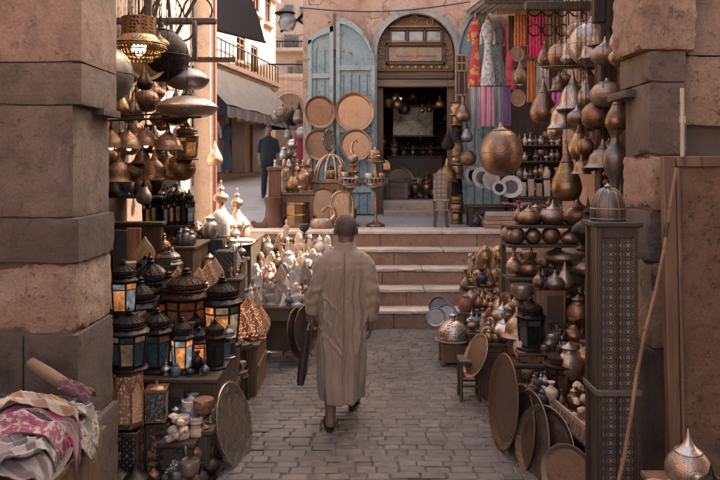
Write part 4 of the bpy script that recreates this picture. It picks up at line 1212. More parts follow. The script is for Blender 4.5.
# cream wooden holders and shells
def candlestick(label, px, Y, z, h, r):
    rt = tag(empty('candle_holder', (X_(px, Y), Y, z)), label, 'candle holder')
    g = MB(); g.lathe(smooth_prof([(r, 0), (r*1.05, .02), (r*.9, .05), (r*.75, h*.3), (r*.8, h*.6)], 2), 20); g.build('base', CREAM, rt)
    g = MB(); g.lathe([(r*.7, h*.6), (r*1.0, h*.68), (r*1.05, h*.74), (r*.9, h*.8), (r*1.05, h*.9), (r*1.0, h), (r*.7, h), (r*.6, h*.93), (0, h*.93)], 20); g.build('cup', CREAM, rt)
box_table('low_crate', 'low dark crate under the cream candle holders', 'crate', X_(171, 4.7), X_(199, 4.7), 4.5, 4.78, .30)
candlestick('tall cream alabaster candle holder right of the mosaic lantern', 190, 4.66, .305, .21, .055)
candlestick('short pale cream candle holder in front of the taller one', 182, 4.56, .305, .14, .048)
candlestick('small squat cream candle holder beside the slanting inlaid board', 196, 4.6, .305, .12, .045)
def shell(label, pos, r, rz):
    g = MB()
    def f(u, v):
        a = u*PI*3.4; rr_ = r*(.25+.75*u); tt = v*2*PI; q = rr_*.52*(1+.06*math.sin(v*60))
        return ((rr_*.5+q*math.cos(tt))*math.cos(a)*.8, (rr_*.5+q*math.cos(tt))*math.sin(a)*.8, q*math.sin(tt)+(1-u)*r*.9)
    g.grid(f, 26, 12); o = g.build('sea_shell', CREAM, None, pos); o.rotation_euler = (random.uniform(0, 2), random.uniform(0, 2), rz); return tag(o, label, 'shell', 'cream shells on the left stall')
sl = [('topmost cream shell left of the candle holders', 173, 418), ('cream shell under the topmost one', 172, 429), ('pale cream shell nearest the slanting board', 180, 424), ('cream shell lying lowest against the mosaic pedestal', 171, 440), ('round cream shell in the middle of the heap', 178, 436), ('cream shell tucked under the slanting board', 183, 432)]
for i, (lab, px, py) in enumerate(sl):
    p = at(px, py, 4.47); shell(lab, p, .045, i*1.3)
# basket board holding shells (slanting inlaid board)
plank('inlaid_board', 'long slanting board of black and white bone inlay right of the shells', 'board', at(170, 476, 4.42), at(215, 402, 4.85), .075, .02, inlay('inlay_board', light=(.55, .5, .46), scale=75., thr=.42), .5)
plank('inlaid_board', 'dark grey inlaid board standing behind the wrapped tray', 'board', (X_(222, 4.95), 4.95, 0), at(204, 376, 5.05), .085, .025, inlay('inlay_board2', light=(.2, .19, .185), scale=60., thr=.45), .2)
plank('wooden_board', 'plain reddish brown board leaning below the slanting inlaid board', 'board', (X_(206, 4.72), 4.72, 0), at(203, 412, 4.88), .11, .02, MIDW, .3)
# wrapped tray
def disc(m, px, py, Y, dia, rz, lean, label, cat='tray', group=None, kind='tray', roll=0.0):
    return put(kind, m, at(px, py, Y), dia, label, cat, group, rz=R(rz), tilt=(R(90-lean), 0))
t = disc(('wraptray', 'wraptray'), 233, 424, 4.97, .58, 79, 14, 'big round tray wrapped in clear plastic, leaning below the tiered trays')
g = MB()
def wrapf(u, v):
    a = u*2*PI; r_ = (.525+.03*noise.noise(Vector((math.cos(u*6.283)*4, math.sin(u*6.283)*4, 7))))*v; return (r_*math.cos(a), r_*math.sin(a), (.035 if v < .9 else .035-(v-.9)*.25)+.016*noise.noise(Vector((r_*math.cos(a)*9, r_*math.sin(a)*9, 3)))+.011*noise.noise(Vector((r_*math.cos(a)*26, r_*math.sin(a)*12, 3))))
g.grid(wrapf, 110, 40)
mw, ntw, bw = _new('clear_plastic_film')
mx = ntw.nodes.new('ShaderNodeMixShader'); tr_ = ntw.nodes.new('ShaderNodeBsdfTransparent'); gl_ = ntw.nodes.new('ShaderNodeBsdfGlossy'); lw_ = ntw.nodes.new('ShaderNodeLayerWeight')
gl_.inputs['Roughness'].default_value = .16; lw_.inputs[0].default_value = .25
ntw.links.new(math_n(ntw, 'ADD', math_n(ntw, 'MULTIPLY', lw_.outputs[1], .6), .12), mx.inputs[0]); ntw.links.new(tr_.outputs[0], mx.inputs[1]); ntw.links.new(gl_.outputs[0], mx.inputs[2]); ntw.links.new(mx.outputs[0], ntw.nodes['Material Output'].inputs[0])
g.build('plastic_film', mw, t)

# lanterns on the first table
T1 = .622
stand_px('lantern', ('rust_f', ('brown', 'brown', 'red', 'brown'), 8, .27, .6), 186, 5.45, T1+.06, 80, 'large rusty red-brown lantern with amber-brown glass, tallest on the lantern table', 'lantern', rz=.3)
stand_px('lantern', ('iron', ('amber', 'amber', 'cream', 'green'), 8, .26, 1.6), 222, 5.5, T1+.04, 72, 'black domed lantern with glowing amber panels above the tiered trays', 'lantern', rz=.2)
stand_px('lantern', ('iron', ('pale', 'amber', 'blue', 'amber'), 6, .19, 1.8), 182, 4.92, T1, 58, 'slim black lantern with one pale blue and two glowing amber panels', 'lantern', rz=PI/6+.05)
stand_px('lantern', ('iron', ('smoke', 'smoke'), 6, .20, 0), 215, 5.02, T1, 52, 'slim all-black lantern in front of the glowing amber lantern', 'lantern')
stand_px('lantern', ('iron', ('teal', 'brown', 'blue', 'teal'), 6, .22, .6), 157, 4.95, T1, 66, 'dark lantern with teal and brown panels between the two brighter lanterns', 'lantern', rz=.4)
stand_px('lantern', ('iron', ('amber', 'cream'), 6, .26, 2.2), 172, 5.15, T1, 34, 'small lantern glowing orange behind the slim pale blue one', 'lantern')
stand_px('lantern', ('iron', ('amber', 'red'), 6, .26, 2.0), 199, 5.1, T1, 40, 'small orange-glowing lantern between the slim blue and the all-black ones', 'lantern')
for px, Y, hp, v, lab in ((166, 4.86, 17, ('silver', 'spire'), 'tiny silver spired pot at the front edge of the lantern table'), (176, 4.84, 14, ('bluestone', 'jar'), 'tiny blue glazed jar at the front edge of the lantern table'), (197, 4.9, 22, ('iron', 'amphora'), 'small black vase right of the slim pale blue lantern'), (205, 4.86, 16, ('pewter', 'bottle'), 'small grey pewter bottle below the all-black lantern'), (190, 4.84, 13, ('blackstone', 'spire'), 'small black spired pot at the edge of the lantern table')):
    stand_px('vase', v, px, Y, T1, hp, lab, 'pot')
# tall ones against the pillar
box_table('display_box', 'narrow dark box under the blue-lit lantern beside the pillar', 'box', X_(110, 5.05), X_(137, 5.05), 4.92, 5.18, 1.0, DARKW)
stand_px('lantern', ('iron', ('pale', 'amber', 'pale', 'amber'), 6, .24, 1.2), 123, 5.0, 1.005, 58, 'black lantern with a bright blue-white pane and yellow panes against the pillar', 'lantern', rz=PI/6)
T3 = .932
stand_px('globe', ('grey_rib', 'pewter'), 151, 5.98, T3, 40, 'grey silver ringed pot lamp between the blue-lit and olive lanterns', 'lamp')
stand_px('lantern', ('bronze_p', ('green', 'green'), 4, .13, .3), 164, 6.1, T3, 66, 'tall narrow olive-brown lantern with a pointed top', 'lantern', rz=.3)
stand_px('leaf', 'cream', 145, 6.3, T3+.2, 34, 'cream pierced leaf lamp behind the ringed pot lamp', 'lamp', rz=.2)
box_table('display_box', 'small dark box under the cream pierced leaf lamp', 'box', -2.08, -1.85, 6.2, 6.4, T3+.198, DARKW, zb=T3)
stand_px('leaf', 'dim', 178, 6.15, T3, 30, 'dull copper leaf lamp right of the olive lantern', 'lamp', rz=-.2)
plank('backing_board', 'upright brown board behind the cream leaf lamp, its lit look coloured tan', 'board', (X_(134, 6.45), 6.45, T3), at(134, 228, 6.45), .13, .02, wood('lit_tan_board', (.45, .28, .18)), 0)  # brown board whose lit look is put into a tan colour
plank('blue_sash', 'dark blue cloth hanging beside the tan board', 'cloth', (X_(120, 6.42), 6.42, T3+.2), at(120, 230, 6.42), .13, .015, cloth('navy_cloth', (.06, .09, .13)), 0)
for px, Y, z, hp, v, lab in ((203, 5.95, .69, 30, 'glow', 'glowing copper leaf lamp left of the amber lantern'), (237, 5.75, .66, 40, 'glow', 'tall glowing copper leaf lamp right of the amber lantern'), (199, 6.2, .95, 26, 'dim', 'unlit leaf lamp above the rusty red-brown lantern'), (196, 5.8, .72, 40, 'glow', 'glowing leaf lamp half hidden behind the rusty red-brown lantern')):
    stand_px('leaf', v, px, Y, z, hp, lab, 'lamp', rz=random.uniform(-.4, .4))
box_table('display_box', 'dark box behind the amber lantern carrying leaf lamps', 'box', -1.6, -1.05, 5.92, 6.28, .688, DARKW)
box_table('display_box', 'small dark box lifting the unlit leaf lamp', 'box', -1.56, -1.3, 6.1, 6.27, .948, DARKW, zb=.69)
# tiered trays
def tier_table(label, px, Y, z, r):
    rt = tag(empty('tray_table', (X_(px, Y), Y, 0)), label, 'table')
    g = MB(); g.lathe([(0, z-.02), (r*.95, z-.02), (r, z), (r*1.02, z+.025), (r, z+.028), (r*.97, z+.005), (0, z+.005)], 32); g.build('tray', OLDTRAY, rt)
    for k in range(4):
        a = k*PI/2+.6; g = MB(); g.tube([(r*.75*math.cos(a), r*.75*math.sin(a), 0), (r*.55*math.cos(a), r*.55*math.sin(a), z-.02)], .013, 6); g.build('leg', DARKW, rt)
    g = MB(); g.torus((0, 0, z*.45), r*.65, .01, 20, 6); g.build('brace', DARKW, rt)
tier_table('low round tray table holding small gold cups, right of the wrapped tray', 231, 5.9, .33, .14)
tier_table('taller round tray table under the amber lantern and the glowing leaves', 238, 6.15, .50, .13)
for px, v, hp, lab in ((222, ('brass', 'cup'), 13, 'small brass goblet on the low tray table, leftmost'), (229, ('gilt', 'jar'), 14, 'small gilded jar in the middle of the low tray table'), (237, ('iron', 'spire'), 20, 'small black spired pot on the low tray table'), (242, ('silver', 'cup'), 12, 'small silver goblet at the right of the low tray table')):
    stand_px('vase', v, px, 5.86, .336, hp, lab, 'pot')
for px, Y, z, hp, v, lab in ((236, 6.12, .507, 26, 'dim', 'dull leaf lamp on the taller tray table'), (243, 6.42, .473, 32, 'glow', 'leaf lamp glowing on the low cabinet, nearest the amber lantern'), (252, 6.45, .473, 36, 'glow', 'glowing leaf lamp in the middle of the low cabinet'), (261, 6.5, .473, 33, 'dim', 'dim pierced leaf lamp on the alley side of the low cabinet'), (249, 6.7, .473, 40, 'dim', 'tallest dim leaf lamp at the back of the low cabinet'), (263, 6.75, .473, 20, 'dim', 'small leaf lamp at the corner of the low cabinet')):
    stand_px('leaf', v, px, Y, z, hp, lab, 'lamp', rz=random.uniform(-.5, .5))
# tiny lantern row on a brass stand
st = tag(empty('brass_stand', (X_(168, 6.9), 6.9, 1.312)), 'brass footed stand under the row of tiny black lanterns', 'stand')
g = MB(); g.lathe(smooth_prof([(.11, 0), (.12, .02), (.05, .06), (.05, .1), (.1, .14), (.13, .155), (0, .157)], 2), 20); g.build('foot', BRASS, st)
g = MB(); g.box((0, 0, .17), (.48, .2, .024), bevel=.004); g.build('top', DARKW, st)
for i in range(8):
    px = 147 + i*6.0
    stand_px('lantern', ('iron', (('amber', 'cream', 'smoke', 'pale')[i % 4], 'smoke'), 4, .15, .25), px, 6.86, 1.312+.183, 34+(i % 3)*3, 'tiny black lantern, %s in the row above the brass stand' % ('first from the gate pillar', 'second from the gate pillar', 'third from the gate pillar', 'fourth from the gate pillar', 'fourth from the sunlit wall', 'third from the sunlit wall', 'second from the sunlit wall', 'nearest the sunlit wall')[i], 'lantern', 'tiny black lanterns in a row', rz=PI/4)
stand_px('lantern', ('pewter', ('pale', 'cream'), 6, .26, .3), 176, 7.1, 1.312+.14, 46, 'pewter lantern behind the row of tiny black lanterns', 'lantern')
box_table('display_box', 'dark box behind the tiny lanterns lifting the pewter lantern', 'box', -2.2, -1.7, 7.02, 7.22, 1.312+.138, DARKW, zb=1.312)
for i, (px, hp) in enumerate(((181, 16), (186, 18), (191, 15))):
    stand_px('vase', ('pewter', 'jar'), px, 6.72, 1.312, hp, ('dark pewter jar at the sunlit corner of the high cabinet', 'taller pewter jar in the middle of three on the high cabinet', 'pewter jar closest to the black crate')[i], 'jar')
# shelf clutter deep in the stall
for i, z in enumerate((1.78, 2.22)):
    g = MB(); g.box((X_(134, 6.9), 6.9, z-.012), (.62, .3, .024), bevel=.003); tag(g.build('wall_shelf', DARKW), ('lower dark shelf with bottles deep in the lantern stall', 'upper dark shelf with pots deep in the lantern stall')[i], 'shelf')
for i, (px, z, v, hp, lab) in enumerate(((112, 1.78, ('bluestone', 'bottle'), 30, 'dark blue bottle at the pillar end of the lower shelf'), (119, 1.78, ('pewter', 'amphora'), 26, 'grey vase second on the lower shelf'), (126, 1.78, ('bluestone', 'amphora'), 33, 'blue glazed vase in the middle of the lower shelf'), (134, 1.78, ('silver', 'bottle'), 28, 'silver bottle on the lower shelf'), (141, 1.78, ('bronze', 'jar'), 24, 'bronze jar on the lower shelf'), (148, 1.78, ('brass', 'bottle'), 30, 'brass bottle on the lower shelf'), (156, 1.78, ('iron', 'amphora'), 26, 'black vase at the sunny end of the lower shelf'),
    (113, 2.22, ('bronze', 'spire'), 26, 'bronze spired pot at the pillar end of the upper shelf'), (122, 2.22, ('copper', 'jar'), 22, 'copper jar on the upper shelf'), (131, 2.22, ('brass', 'spire'), 28, 'brass spired pot on the upper shelf'), (141, 2.22, ('dullh', 'jar'), 24, 'dull hammered jar on the upper shelf'), (151, 2.22, ('bronze', 'amphora'), 26, 'bronze vase at the sunny end of the upper shelf'))):
    stand_px('vase', v, px, 6.86, z, hp, lab, 'vessel')

# crate, silver tray, pierced domes and onion towers
CR = tag(empty('black_crate', (X_(209, 7.45), 7.45, 1.072)), 'black wooden crate with a pale cloth edge below the white pierced dome', 'crate')
g = MB(); g.box((0, 0, .115), (.34, .22, .23), bevel=.006); g.build('body', plain('black_wood', (.03, .027, .026)), CR)
g = MB()
for k in range(5): g.box((-.14+.07*k, -.113, .115), (.05, .008, .2))
g.build('slat', plain('black_wood2', (.045, .04, .038)), CR)
put('dome', 'white', (X_(221, 7.62), 7.55, 1.305), .30, 'white pierced dome lamp in front of the big onion towers', 'lamp', wid=.72)
put('bigonion', 'palecop', (X_(221, 8.05), 8.05, 1.243), .66, 'big pale copper onion tower lamp with a turned spire, taller of two', 'lamp')
put('bigonion', 'palecop', (X_(237, 8.3), 8.3, 1.243), .56, 'shorter pale copper onion tower lamp behind the taller one', 'lamp')
disc(('silver_e', 'trayback'), 243, 242, 7.75, .27, 0, 78, 'small silver tray with a pale raised rim beside the white dome')
for i, (px, hp, v) in enumerate(((197, 22, ('silver', 'spire')), (204, 18, ('pewter', 'spire')), (210, 24, ('silver', 'jar')), (190, 18, ('palecop', 'spire')))):
    stand_px('vase', v, px, 7.42, 1.305, hp, ('silver spired pot on the black crate', 'grey pewter spired pot on the black crate', 'silver lidded jar on the black crate', 'pale copper spired pot at the back of the black crate')[i], 'pot')
BB = tag(empty('bead_box', (X_(226, 7.15), 7.15, .95)), 'dark box hung with silver beads in front of the pale souvenir heap', 'box')
g = MB(); g.box((0, 0, .13), (.2, .2, .26), bevel=.006); g.build('body', plain('black_wood', (.03, .027, .026)), BB)
g = MB()
for k in range(110): g.ball((-.095+.019*(k % 11), -.104, .25-.02*(k//11)-.006*(k % 3)), .006, 6, 4)
b_ = g.build('bead_fringe', SILVER, BB)
box_table('display_table', 'dark wooden table under the box of silver beads', 'table', -1.62, -1.2, 6.98, 7.3, .948)

# stepped stall of pale souvenirs
tz = [(7.4, 7.75, .58), (7.75, 8.1, .72), (8.1, 8.45, .86), (8.45, 8.86, 1.0)]
stx0, stx1 = -1.28, -.33
ss = tag(empty('stepped_stall', ((stx0+stx1)/2, 8.1, 0)), 'stepped brown wooden stall crowded with pale souvenirs left of the man', 'stall')
for i, (y0, y1, z) in enumerate(tz):
    g = MB(); g.box((0, (y0+y1)/2-8.1, z-.015), (stx1-stx0, y1-y0+.02, .03), bevel=.004); g.build('shelf', MIDW, ss)
    g = MB(); g.box((0, y0-8.1+.012, z-.03-.06), (stx1-stx0-.02, .02, .12)); g.build('riser_board', MIDW, ss)
for sx in (-1, 1):
    for yy in (7.45, 8.8):
        zz = .55 if yy < 8 else .97
        g = MB(); g.box((sx*((stx1-stx0)/2-.05), yy-8.1, zz/2), (.05, .05, zz), bevel=.004); g.build('leg', MIDW, ss)
g = MB(); g.box((-.15, -.45, .25), (.5, .02, .4)); g.build('front_panel', MIDW, ss)
rs = random.Random(11)
kinds = [('bust', 'bust'), ('cat', 'seated cat'), ('figure', 'standing figure'), ('camel', 'camel'), ('pyramid', 'pyramid'), ('vase:spire', 'spired pot'), ('bust', 'bust'), ('figure', 'standing figure'), ('ewer', 'coffee pot'), ('leafs', 'pierced leaf lamp'), ('cat', 'seated cat'), ('vase:jar', 'lidded jar')]
pal = ['cream', 'whitep', 'ivory', 'sand', 'rose', 'palecop', 'ivory', 'whitep', 'cream', 'pinksil', 'sand', 'brass', 'bluestone']
TW = ['on the bottom step', 'on the second step', 'on the third step', 'on the top step']
def heap(tiers, x0, x1, pal, kinds, where, cat_group, rs, per, hh, tw=TW):
    for ti, (y0, y1, z) in enumerate(tiers):
        used = set(); rows = 2
        for r_ in range(rows):
            yy = y0 + (y1-y0)*(.25+.5*r_)
            n = per
            for i in range(n):
                x = x0 + (x1-x0)*(i+.5+(.25 if r_ else -.15)+rs.uniform(-.2, .2))/(n+.3)
                for _ in range(60):
                    kd, kw = rs.choice(kinds); mt = rs.choice(pal)
                    if (kw, mt) not in used: break
                else:
                    continue
                used.add((kw, mt))
                h = rs.uniform(*hh)*(1.0 if kw not in ('pyramid', 'camel') else .62)
                lab = '%s %s %s of %s' % (MW[mt], kw, tw[ti], where)
                pos = (x, yy+rs.uniform(-.03, .03), z+.001)
                if kd.startswith('vase:'): put('vase', (mt, kd[5:]), pos, h, lab, 'pot', cat_group, rz=rs.uniform(-.6, .6))
                elif kd == 'leafs': put('leaf', {'whitep': 'white', 'cream': 'cream', 'silver': 'nickel'}.get(mt, 'nickel'), pos, h*1.1, lab if mt in ('whitep', 'cream', 'silver') else 'nickel pierced leaf lamp %s of %s' % (tw[ti], where), 'lamp', cat_group, rz=rs.uniform(-.5, .5))
                elif kd == 'pyramid':
                    put(kd, mt, pos, h*.8, lab, 'statuette', cat_group, rz=rs.uniform(-.6, .6))
                else: put(kd, mt, pos, h, lab, 'coffee pot' if kd == 'ewer' else 'statuette', cat_group, rz=rs.uniform(-.7, .7)+(PI if kd == 'camel' else 0))
heap(tz, stx0+.02, stx1-.02, pal, kinds, 'the stall left of the man', 'pale souvenirs on the stepped stall', rs, 13, (.15, .27))
put('figure', 'whitep', (X_(286, 8.75), 8.78, 1.16), .24, 'white standing statuette with blue-grey shade rising above the pale heap', 'statuette', rz=.2)
put('vase', ('blackstone', 'cup'), (X_(304, 8.75), 8.78, 1.16), .18, 'dark goblet rising above the pale heap beside the white statuette', 'goblet')
box_table('display_box', 'brown box on the top step lifting the white statuette and dark goblet', 'box', X_(278, 8.78), X_(310, 8.78), 8.72, 8.84, 1.158, MIDW, zb=1.002)
# round tray standing against the stall
disc(('oldtray', 'brass'), 297, 333, 7.32, .52, 70, 8, 'round bronze tray with a bright rim standing against the souvenir stall')
disc(('trayback', 'trayback'), 305, 330, 7.36, .50, 66, 6, 'dark round tray behind the bright-rimmed one, next to the man')

# ---------------------------------------------------------------- hanging goods on the left
def chandelier(label, px, pt, pb, Y, wpx):
    rt = tag(empty('brass_chandelier', at(px, pb, Y)), label, 'chandelier'); h = (pb-pt)*Y/F; r = wpx*Y/F/2
    g = MB(); g.lathe([(r*.62, h*.5), (r*.62, h*.98), (r*.5, h), (0, h)], 36); g.build('drum', BRASS_P, rt)
    g = MB(); g.lathe(smooth_prof([(r*.62, h*.56), (r*.74, h*.46), (r*.97, h*.34), (r, h*.3)], 3)+[(r*.98, h*.26), (r*.6, h*.44)], 36); g.build('skirt', BRASS, rt)
    g = MB()
    for ring, (rr_, z0, n) in enumerate(((r*.97, h*.26, 46), (r*.75, h*.12, 34), (r*.5, 0, 22))):
        for k in range(n):
            a = 2*PI*k/n; g.ball((rr_*math.cos(a), rr_*math.sin(a), z0), (.008, .008, .013), 6, 4)
            g.tube([(rr_*math.cos(a), rr_*math.sin(a), z0), (rr_*1.0*math.cos(a), rr_*math.sin(a), z0+h*.1)], .002, 3)
        g.torus((0, 0, z0+h*.1), rr_, .006, 36, 5)
    g.build('bead_fringe', BRASS, rt)
    g = MB(); g.ball((0, 0, h*.3), (.05, .05, .06)); g.build('bulb', plain('lit_bulb', (1, .62, .28), emit=5.0), rt)
    g = MB(); g.tube([(0, 0, h), (0, 0, 3.75-rt.location.z)], .006, 5); g.build('chain', IRON, rt)
chandelier('broad brass chandelier with a bead fringe hanging beside the pillar top', 139, 17, 60, 4.95, 54)
hang_px('globe', ('pewter', 'iron'), 103, 38, 102, 4.7, 'large dark silver globe half hidden behind the pillar', 'lamp')
hang_px('globe', ('iron_f', 'iron'), 161, 22, 82, 5.5, 'big black filigree globe behind the brass chandelier', 'lamp')
disc(('trayback', 'trayback'), 147, 62, 5.3, .28, 20, -10, 'dark round dish hanging under the brass chandelier')
hang_px('saucer', ('pewter',), 187, 60, 90, 5.6, 'grey flying-saucer lamp, upper of the two by the sunlit wall', 'lamp', wid=.8)
hang_px('saucer', ('pinksil',), 187, 88, 118, 5.4, 'wide rosy silver saucer lamp, lower of the two by the sunlit wall', 'lamp', wid=1.12)
for (px, pt, pb, Y, v, lab, kind) in (
    (111, 121, 148, 4.95, ('bronze', 1), 'lit bronze bell lamp nearest the pillar', 'bellshade'),
    (129, 122, 149, 5.0, ('bronze', 1), 'lit bronze bell lamp second from the pillar', 'bellshade'),
    (146, 119, 146, 5.3, ('copper', 1), 'lit copper bell lamp third from the pillar', 'bellshade'),
    (168, 120, 150, 5.3, ('copper', 0), 'large unlit copper bell lamp under the lower saucer lamp', 'bellshade'),
    (154, 150, 180, 5.5, ('bronze_p', 'bronze'), 'dark pierced bell lamp left of the copper globe', 'bell'),
    (167, 153, 180, 5.6, ('brass_p', 'brass'), 'brass pierced bell lamp touching the copper globe', 'bell'),
    (181, 150, 181, 5.65, ('brass_p', 'copper'), 'round pierced copper globe lamp in front of the sunlit wall', 'globe'),
    (121, 88, 116, 5.7, ('brass', 'brass'), 'small brass pear lamp under the silver globe', 'pear'),
    (134, 92, 118, 5.9, ('bronze', 'brass'), 'small bronze pear lamp under the brass chandelier', 'pear'),
    (147, 86, 112, 6.0, ('bronze_p', 'bronze'), 'small pierced bronze globe above the copper bell lamp', 'globe'),
    (160, 100, 126, 5.9, ('bronze_h', 'bronze'), 'hammered bronze pear lamp left of the lower saucer lamp', 'pear'),
    (119, 152, 182, 5.6, ('bronze_h', 'bronze'), 'hammered bronze bell lamp below the two lit bells', 'bell'),
    (136, 154, 180, 5.7, ('bronze', 'copper'), 'dark bronze onion lamp below the lit bells', 'onion'),
    (112, 172, 198, 5.9, ('iron_f', 'iron'), 'black filigree pear lamp low beside the pillar', 'pear'),
    (144, 178, 204, 6.1, ('pewter', 'iron'), 'pewter pear lamp above the tiny lantern row', 'pear'),
    (128, 60, 84, 6.2, ('copper', 'copper'), 'copper globe deep behind the brass chandelier', 'globe'),
    (175, 40, 66, 6.4, ('bronze_p', 'bronze'), 'pierced bronze globe above the upper saucer lamp', 'globe'),
    (154, 126, 150, 6.2, ('bronze_h', 'bronze'), 'hammered bronze onion lamp between the copper bells', 'onion'),
    (215, 140, 166, 9.3, ('palecop', 'palecop'), 'pale copper pear lamp hanging from the red post', 'pear')):
    hang_px(kind, v, px, pt, pb, Y, lab, 'lamp')
hang_px('lantern', ('bronze', ('amber', 'brown'), 6, .3, .7), 187, 121, 160, 5.55, 'six-sided amber glass lantern hanging in front of the sunlit wall', 'lantern')
def rail(name, label, a, b, r, m, cat):
    g = MB(); g.tube([a, b], r, 8); return tag(g.build(name, m), label, cat)
rail('hanging_rail', 'thin iron rail across the stall above the lit bell lamps', at(95, 121, 5.25), at(201, 117, 5.25), .008, IRON, 'rail')
rail('hanging_rail', 'second thin iron rail just above the first', at(95, 117, 5.6), at(200, 112, 5.6), .007, IRON, 'rail')
def beam(label, c, s, m=None):
    g = MB(); g.box(c, s, bevel=.01); return tag(g.build('wooden_beam', m or wood('grey_beam', (.16, .115, .085), axis=0)), label, 'beam')
p = at(178, 21, 6.4); beam('horizontal timber above the saucer lamps', (p.x-.2, 6.4, p.z), (1.1, .06, .06))
p = at(148, 15, 5.7); beam('upright timber beside the brass chandelier', (p.x, 5.7, 3.5), (.055, .05, .9))
p = at(195, 41, 6.35); beam('short upright timber hanging above the upper saucer lamp', (p.x, 6.34, p.z), (.04, .05, .36))
beam('dark ceiling timber over the lantern stall, first from the viewer', (-1.9, 4.95, 3.79), (1.3, .08, .08)); beam('dark ceiling timber over the lantern stall, second from the viewer', (-1.9, 5.55, 3.79), (1.3, .08, .08)); beam('dark ceiling timber over the lantern stall, farthest from the viewer', (-1.9, 6.15, 3.79), (1.3, .08, .08))
ls = tag(empty('lattice_screen', (-2.0, 7.3, 3.2)), 'broken wooden lattice with iron rings high above the lantern stall', 'screen')
g = MB()
for k in range(4):
    x = -.3+k*.16; g.box((x, 0, .42), (.03, .03, .8+.1*(k % 2)), rot=(0, .5-.3*(k % 3), 0))
    g.torus((0, 0, 0), .12+.03*(k % 2), .012, 22, 6, Matrix.Translation((x+.12, .03, .3+.2*(k % 2))) @ Matrix.Rotation(PI/2, 4, 'X'))
g.build('lattice', DARKW, ls)
g = MB()
for z in (-.02, .8): g.box((.1, .01, z), (1.2, .05, .05))
g.build('frame', MIDW, ls)
# hand-written shop notice
nb = tag(empty('paper_notice', at(168, 168, 7.2)), 'cream paper notice with rows of black script behind the copper globe', 'sign')
g = MB(); g.box((0, 0, 0), (.26, .008, .5)); g.build('sheet', rough('cream_paper', (.62, .5, .4), .15, 5, .9, .1), nb)
g = MB(); q = random.Random(5)
for row in (.16, -.2):
    for k in range(6):
        x = .10-k*.036; g.tube([(x, -.007, row), (x-.01, -.007, row-.02-q.uniform(0, .02)), (x-.028, -.007, row-.018), (x-.03, -.007, row+q.uniform(0, .03))], .005, 4)
        if k % 2: g.ball((x-.012, -.007, row+.03), .006, 5, 4)
g.build('script', plain('black_ink', (.02, .018, .018)), nb)

# ---------------------------------------------------------------- the crowding in between
rs = random.Random(77)
smallk = [('vase:spire', 'spired pot'), ('vase:amphora', 'little vase'), ('vase:jar', 'lidded jar'), ('vase:bottle', 'long-necked bottle'), ('vase:cup', 'goblet'), ('ewer', 'coffee pot'), ('cat', 'seated cat'), ('figure', 'standing figure')]
darkp = ['iron', 'bronze', 'pewter', 'blackstone', 'copper', 'brass', 'dullh', 'bluestone', 'silver', 'cream']
def crowd(y0, y1, z, x0, x1, per, hh, where, grp, p=darkp, k=smallk): heap([(y0, y1, z)], x0, x1, p, k, where, grp, rs, per, hh, tw=['crowded'])
crowd(4.42, 4.76, .0, -1.22, -.98, 5, (.14, .34), 'on the paving left of the wrapped tray', 'goods on the paving by the wrapped tray')
crowd(5.14, 5.36, .622, -1.66, -1.02, 8, (.16, .32), 'among the lanterns of the lantern table', 'goods among the lanterns')
crowd(5.98, 6.45, .932, -2.15, -1.5, 4, (.14, .28), 'around the olive lantern', 'goods around the olive lantern')
crowd(7.76, 8.0, 1.243, -2.25, -1.28, 8, (.13, .26), 'in front of the big onion towers', 'goods in front of the onion towers', ['palecop', 'silver', 'ivory', 'pinksil', 'pewter', 'cream', 'whitep'])
crowd(7.34, 7.66, 1.072, -1.44, -1.26, 2, (.14, .24), 'beside the black crate', 'goods beside the black crate', ['palecop', 'silver', 'ivory', 'pinksil', 'pewter'])
crowd(7.0, 7.28, .95, -1.42, -1.22, 2, (.12, .2), 'beside the box of silver beads', 'goods beside the bead box', ['palecop', 'silver', 'ivory', 'pinksil', 'pewter'])
def hang_fill(n, x0, x1, y0, y1, z0, z1, hh, where, grp, mats, ceil):
    used = set()
    for i in range(n):
        for _ in range(80):
            kd, mt = rs.choice(['pear', 'globe', 'onion', 'bell']), rs.choice(mats)
            if (kd, mt) not in used: break
        used.add((kd, mt)); kw = {'pear': 'pear lamp', 'globe': 'globe lamp', 'onion': 'onion lamp', 'bell': 'bell lamp'}[kd]
        x = x0+(x1-x0)*(i+.5)/n; put(kd, (mt, 'bronze' if mt != 'iron' else 'iron'), (x, rs.uniform(y0, y1), rs.uniform(z0, z1)), rs.uniform(*hh), 'small %s %s %s' % (MW[mt], kw, where), 'lamp', grp, ceil=ceil)
hang_fill(9, -2.28, -1.62, 6.3, 7.2, 2.2, 2.75, (.16, .24), 'hanging deep in the lantern stall', 'small lamps deep in the lantern stall', ['bronze', 'copper', 'bronze_p', 'brass_p', 'iron', 'dullh'], 3.9)
hang_fill(8, -2.1, -1.5, 5.6, 6.2, 2.0, 2.3, (.15, .2), 'hanging low above the tiny black lanterns', 'small lamps above the tiny lanterns', ['bronze', 'copper', 'bronze_p', 'brass_p', 'iron', 'bronze_h'], 3.75)
hang_fill(9, -2.05, -1.45, 5.0, 5.6, 2.62, 2.95, (.13, .2), 'hanging between the brass chandelier and the saucer lamps', 'small lamps under the chandelier', ['bronze', 'copper', 'bronze_p', 'brass_p', 'iron', 'bronze_h'], 3.75)

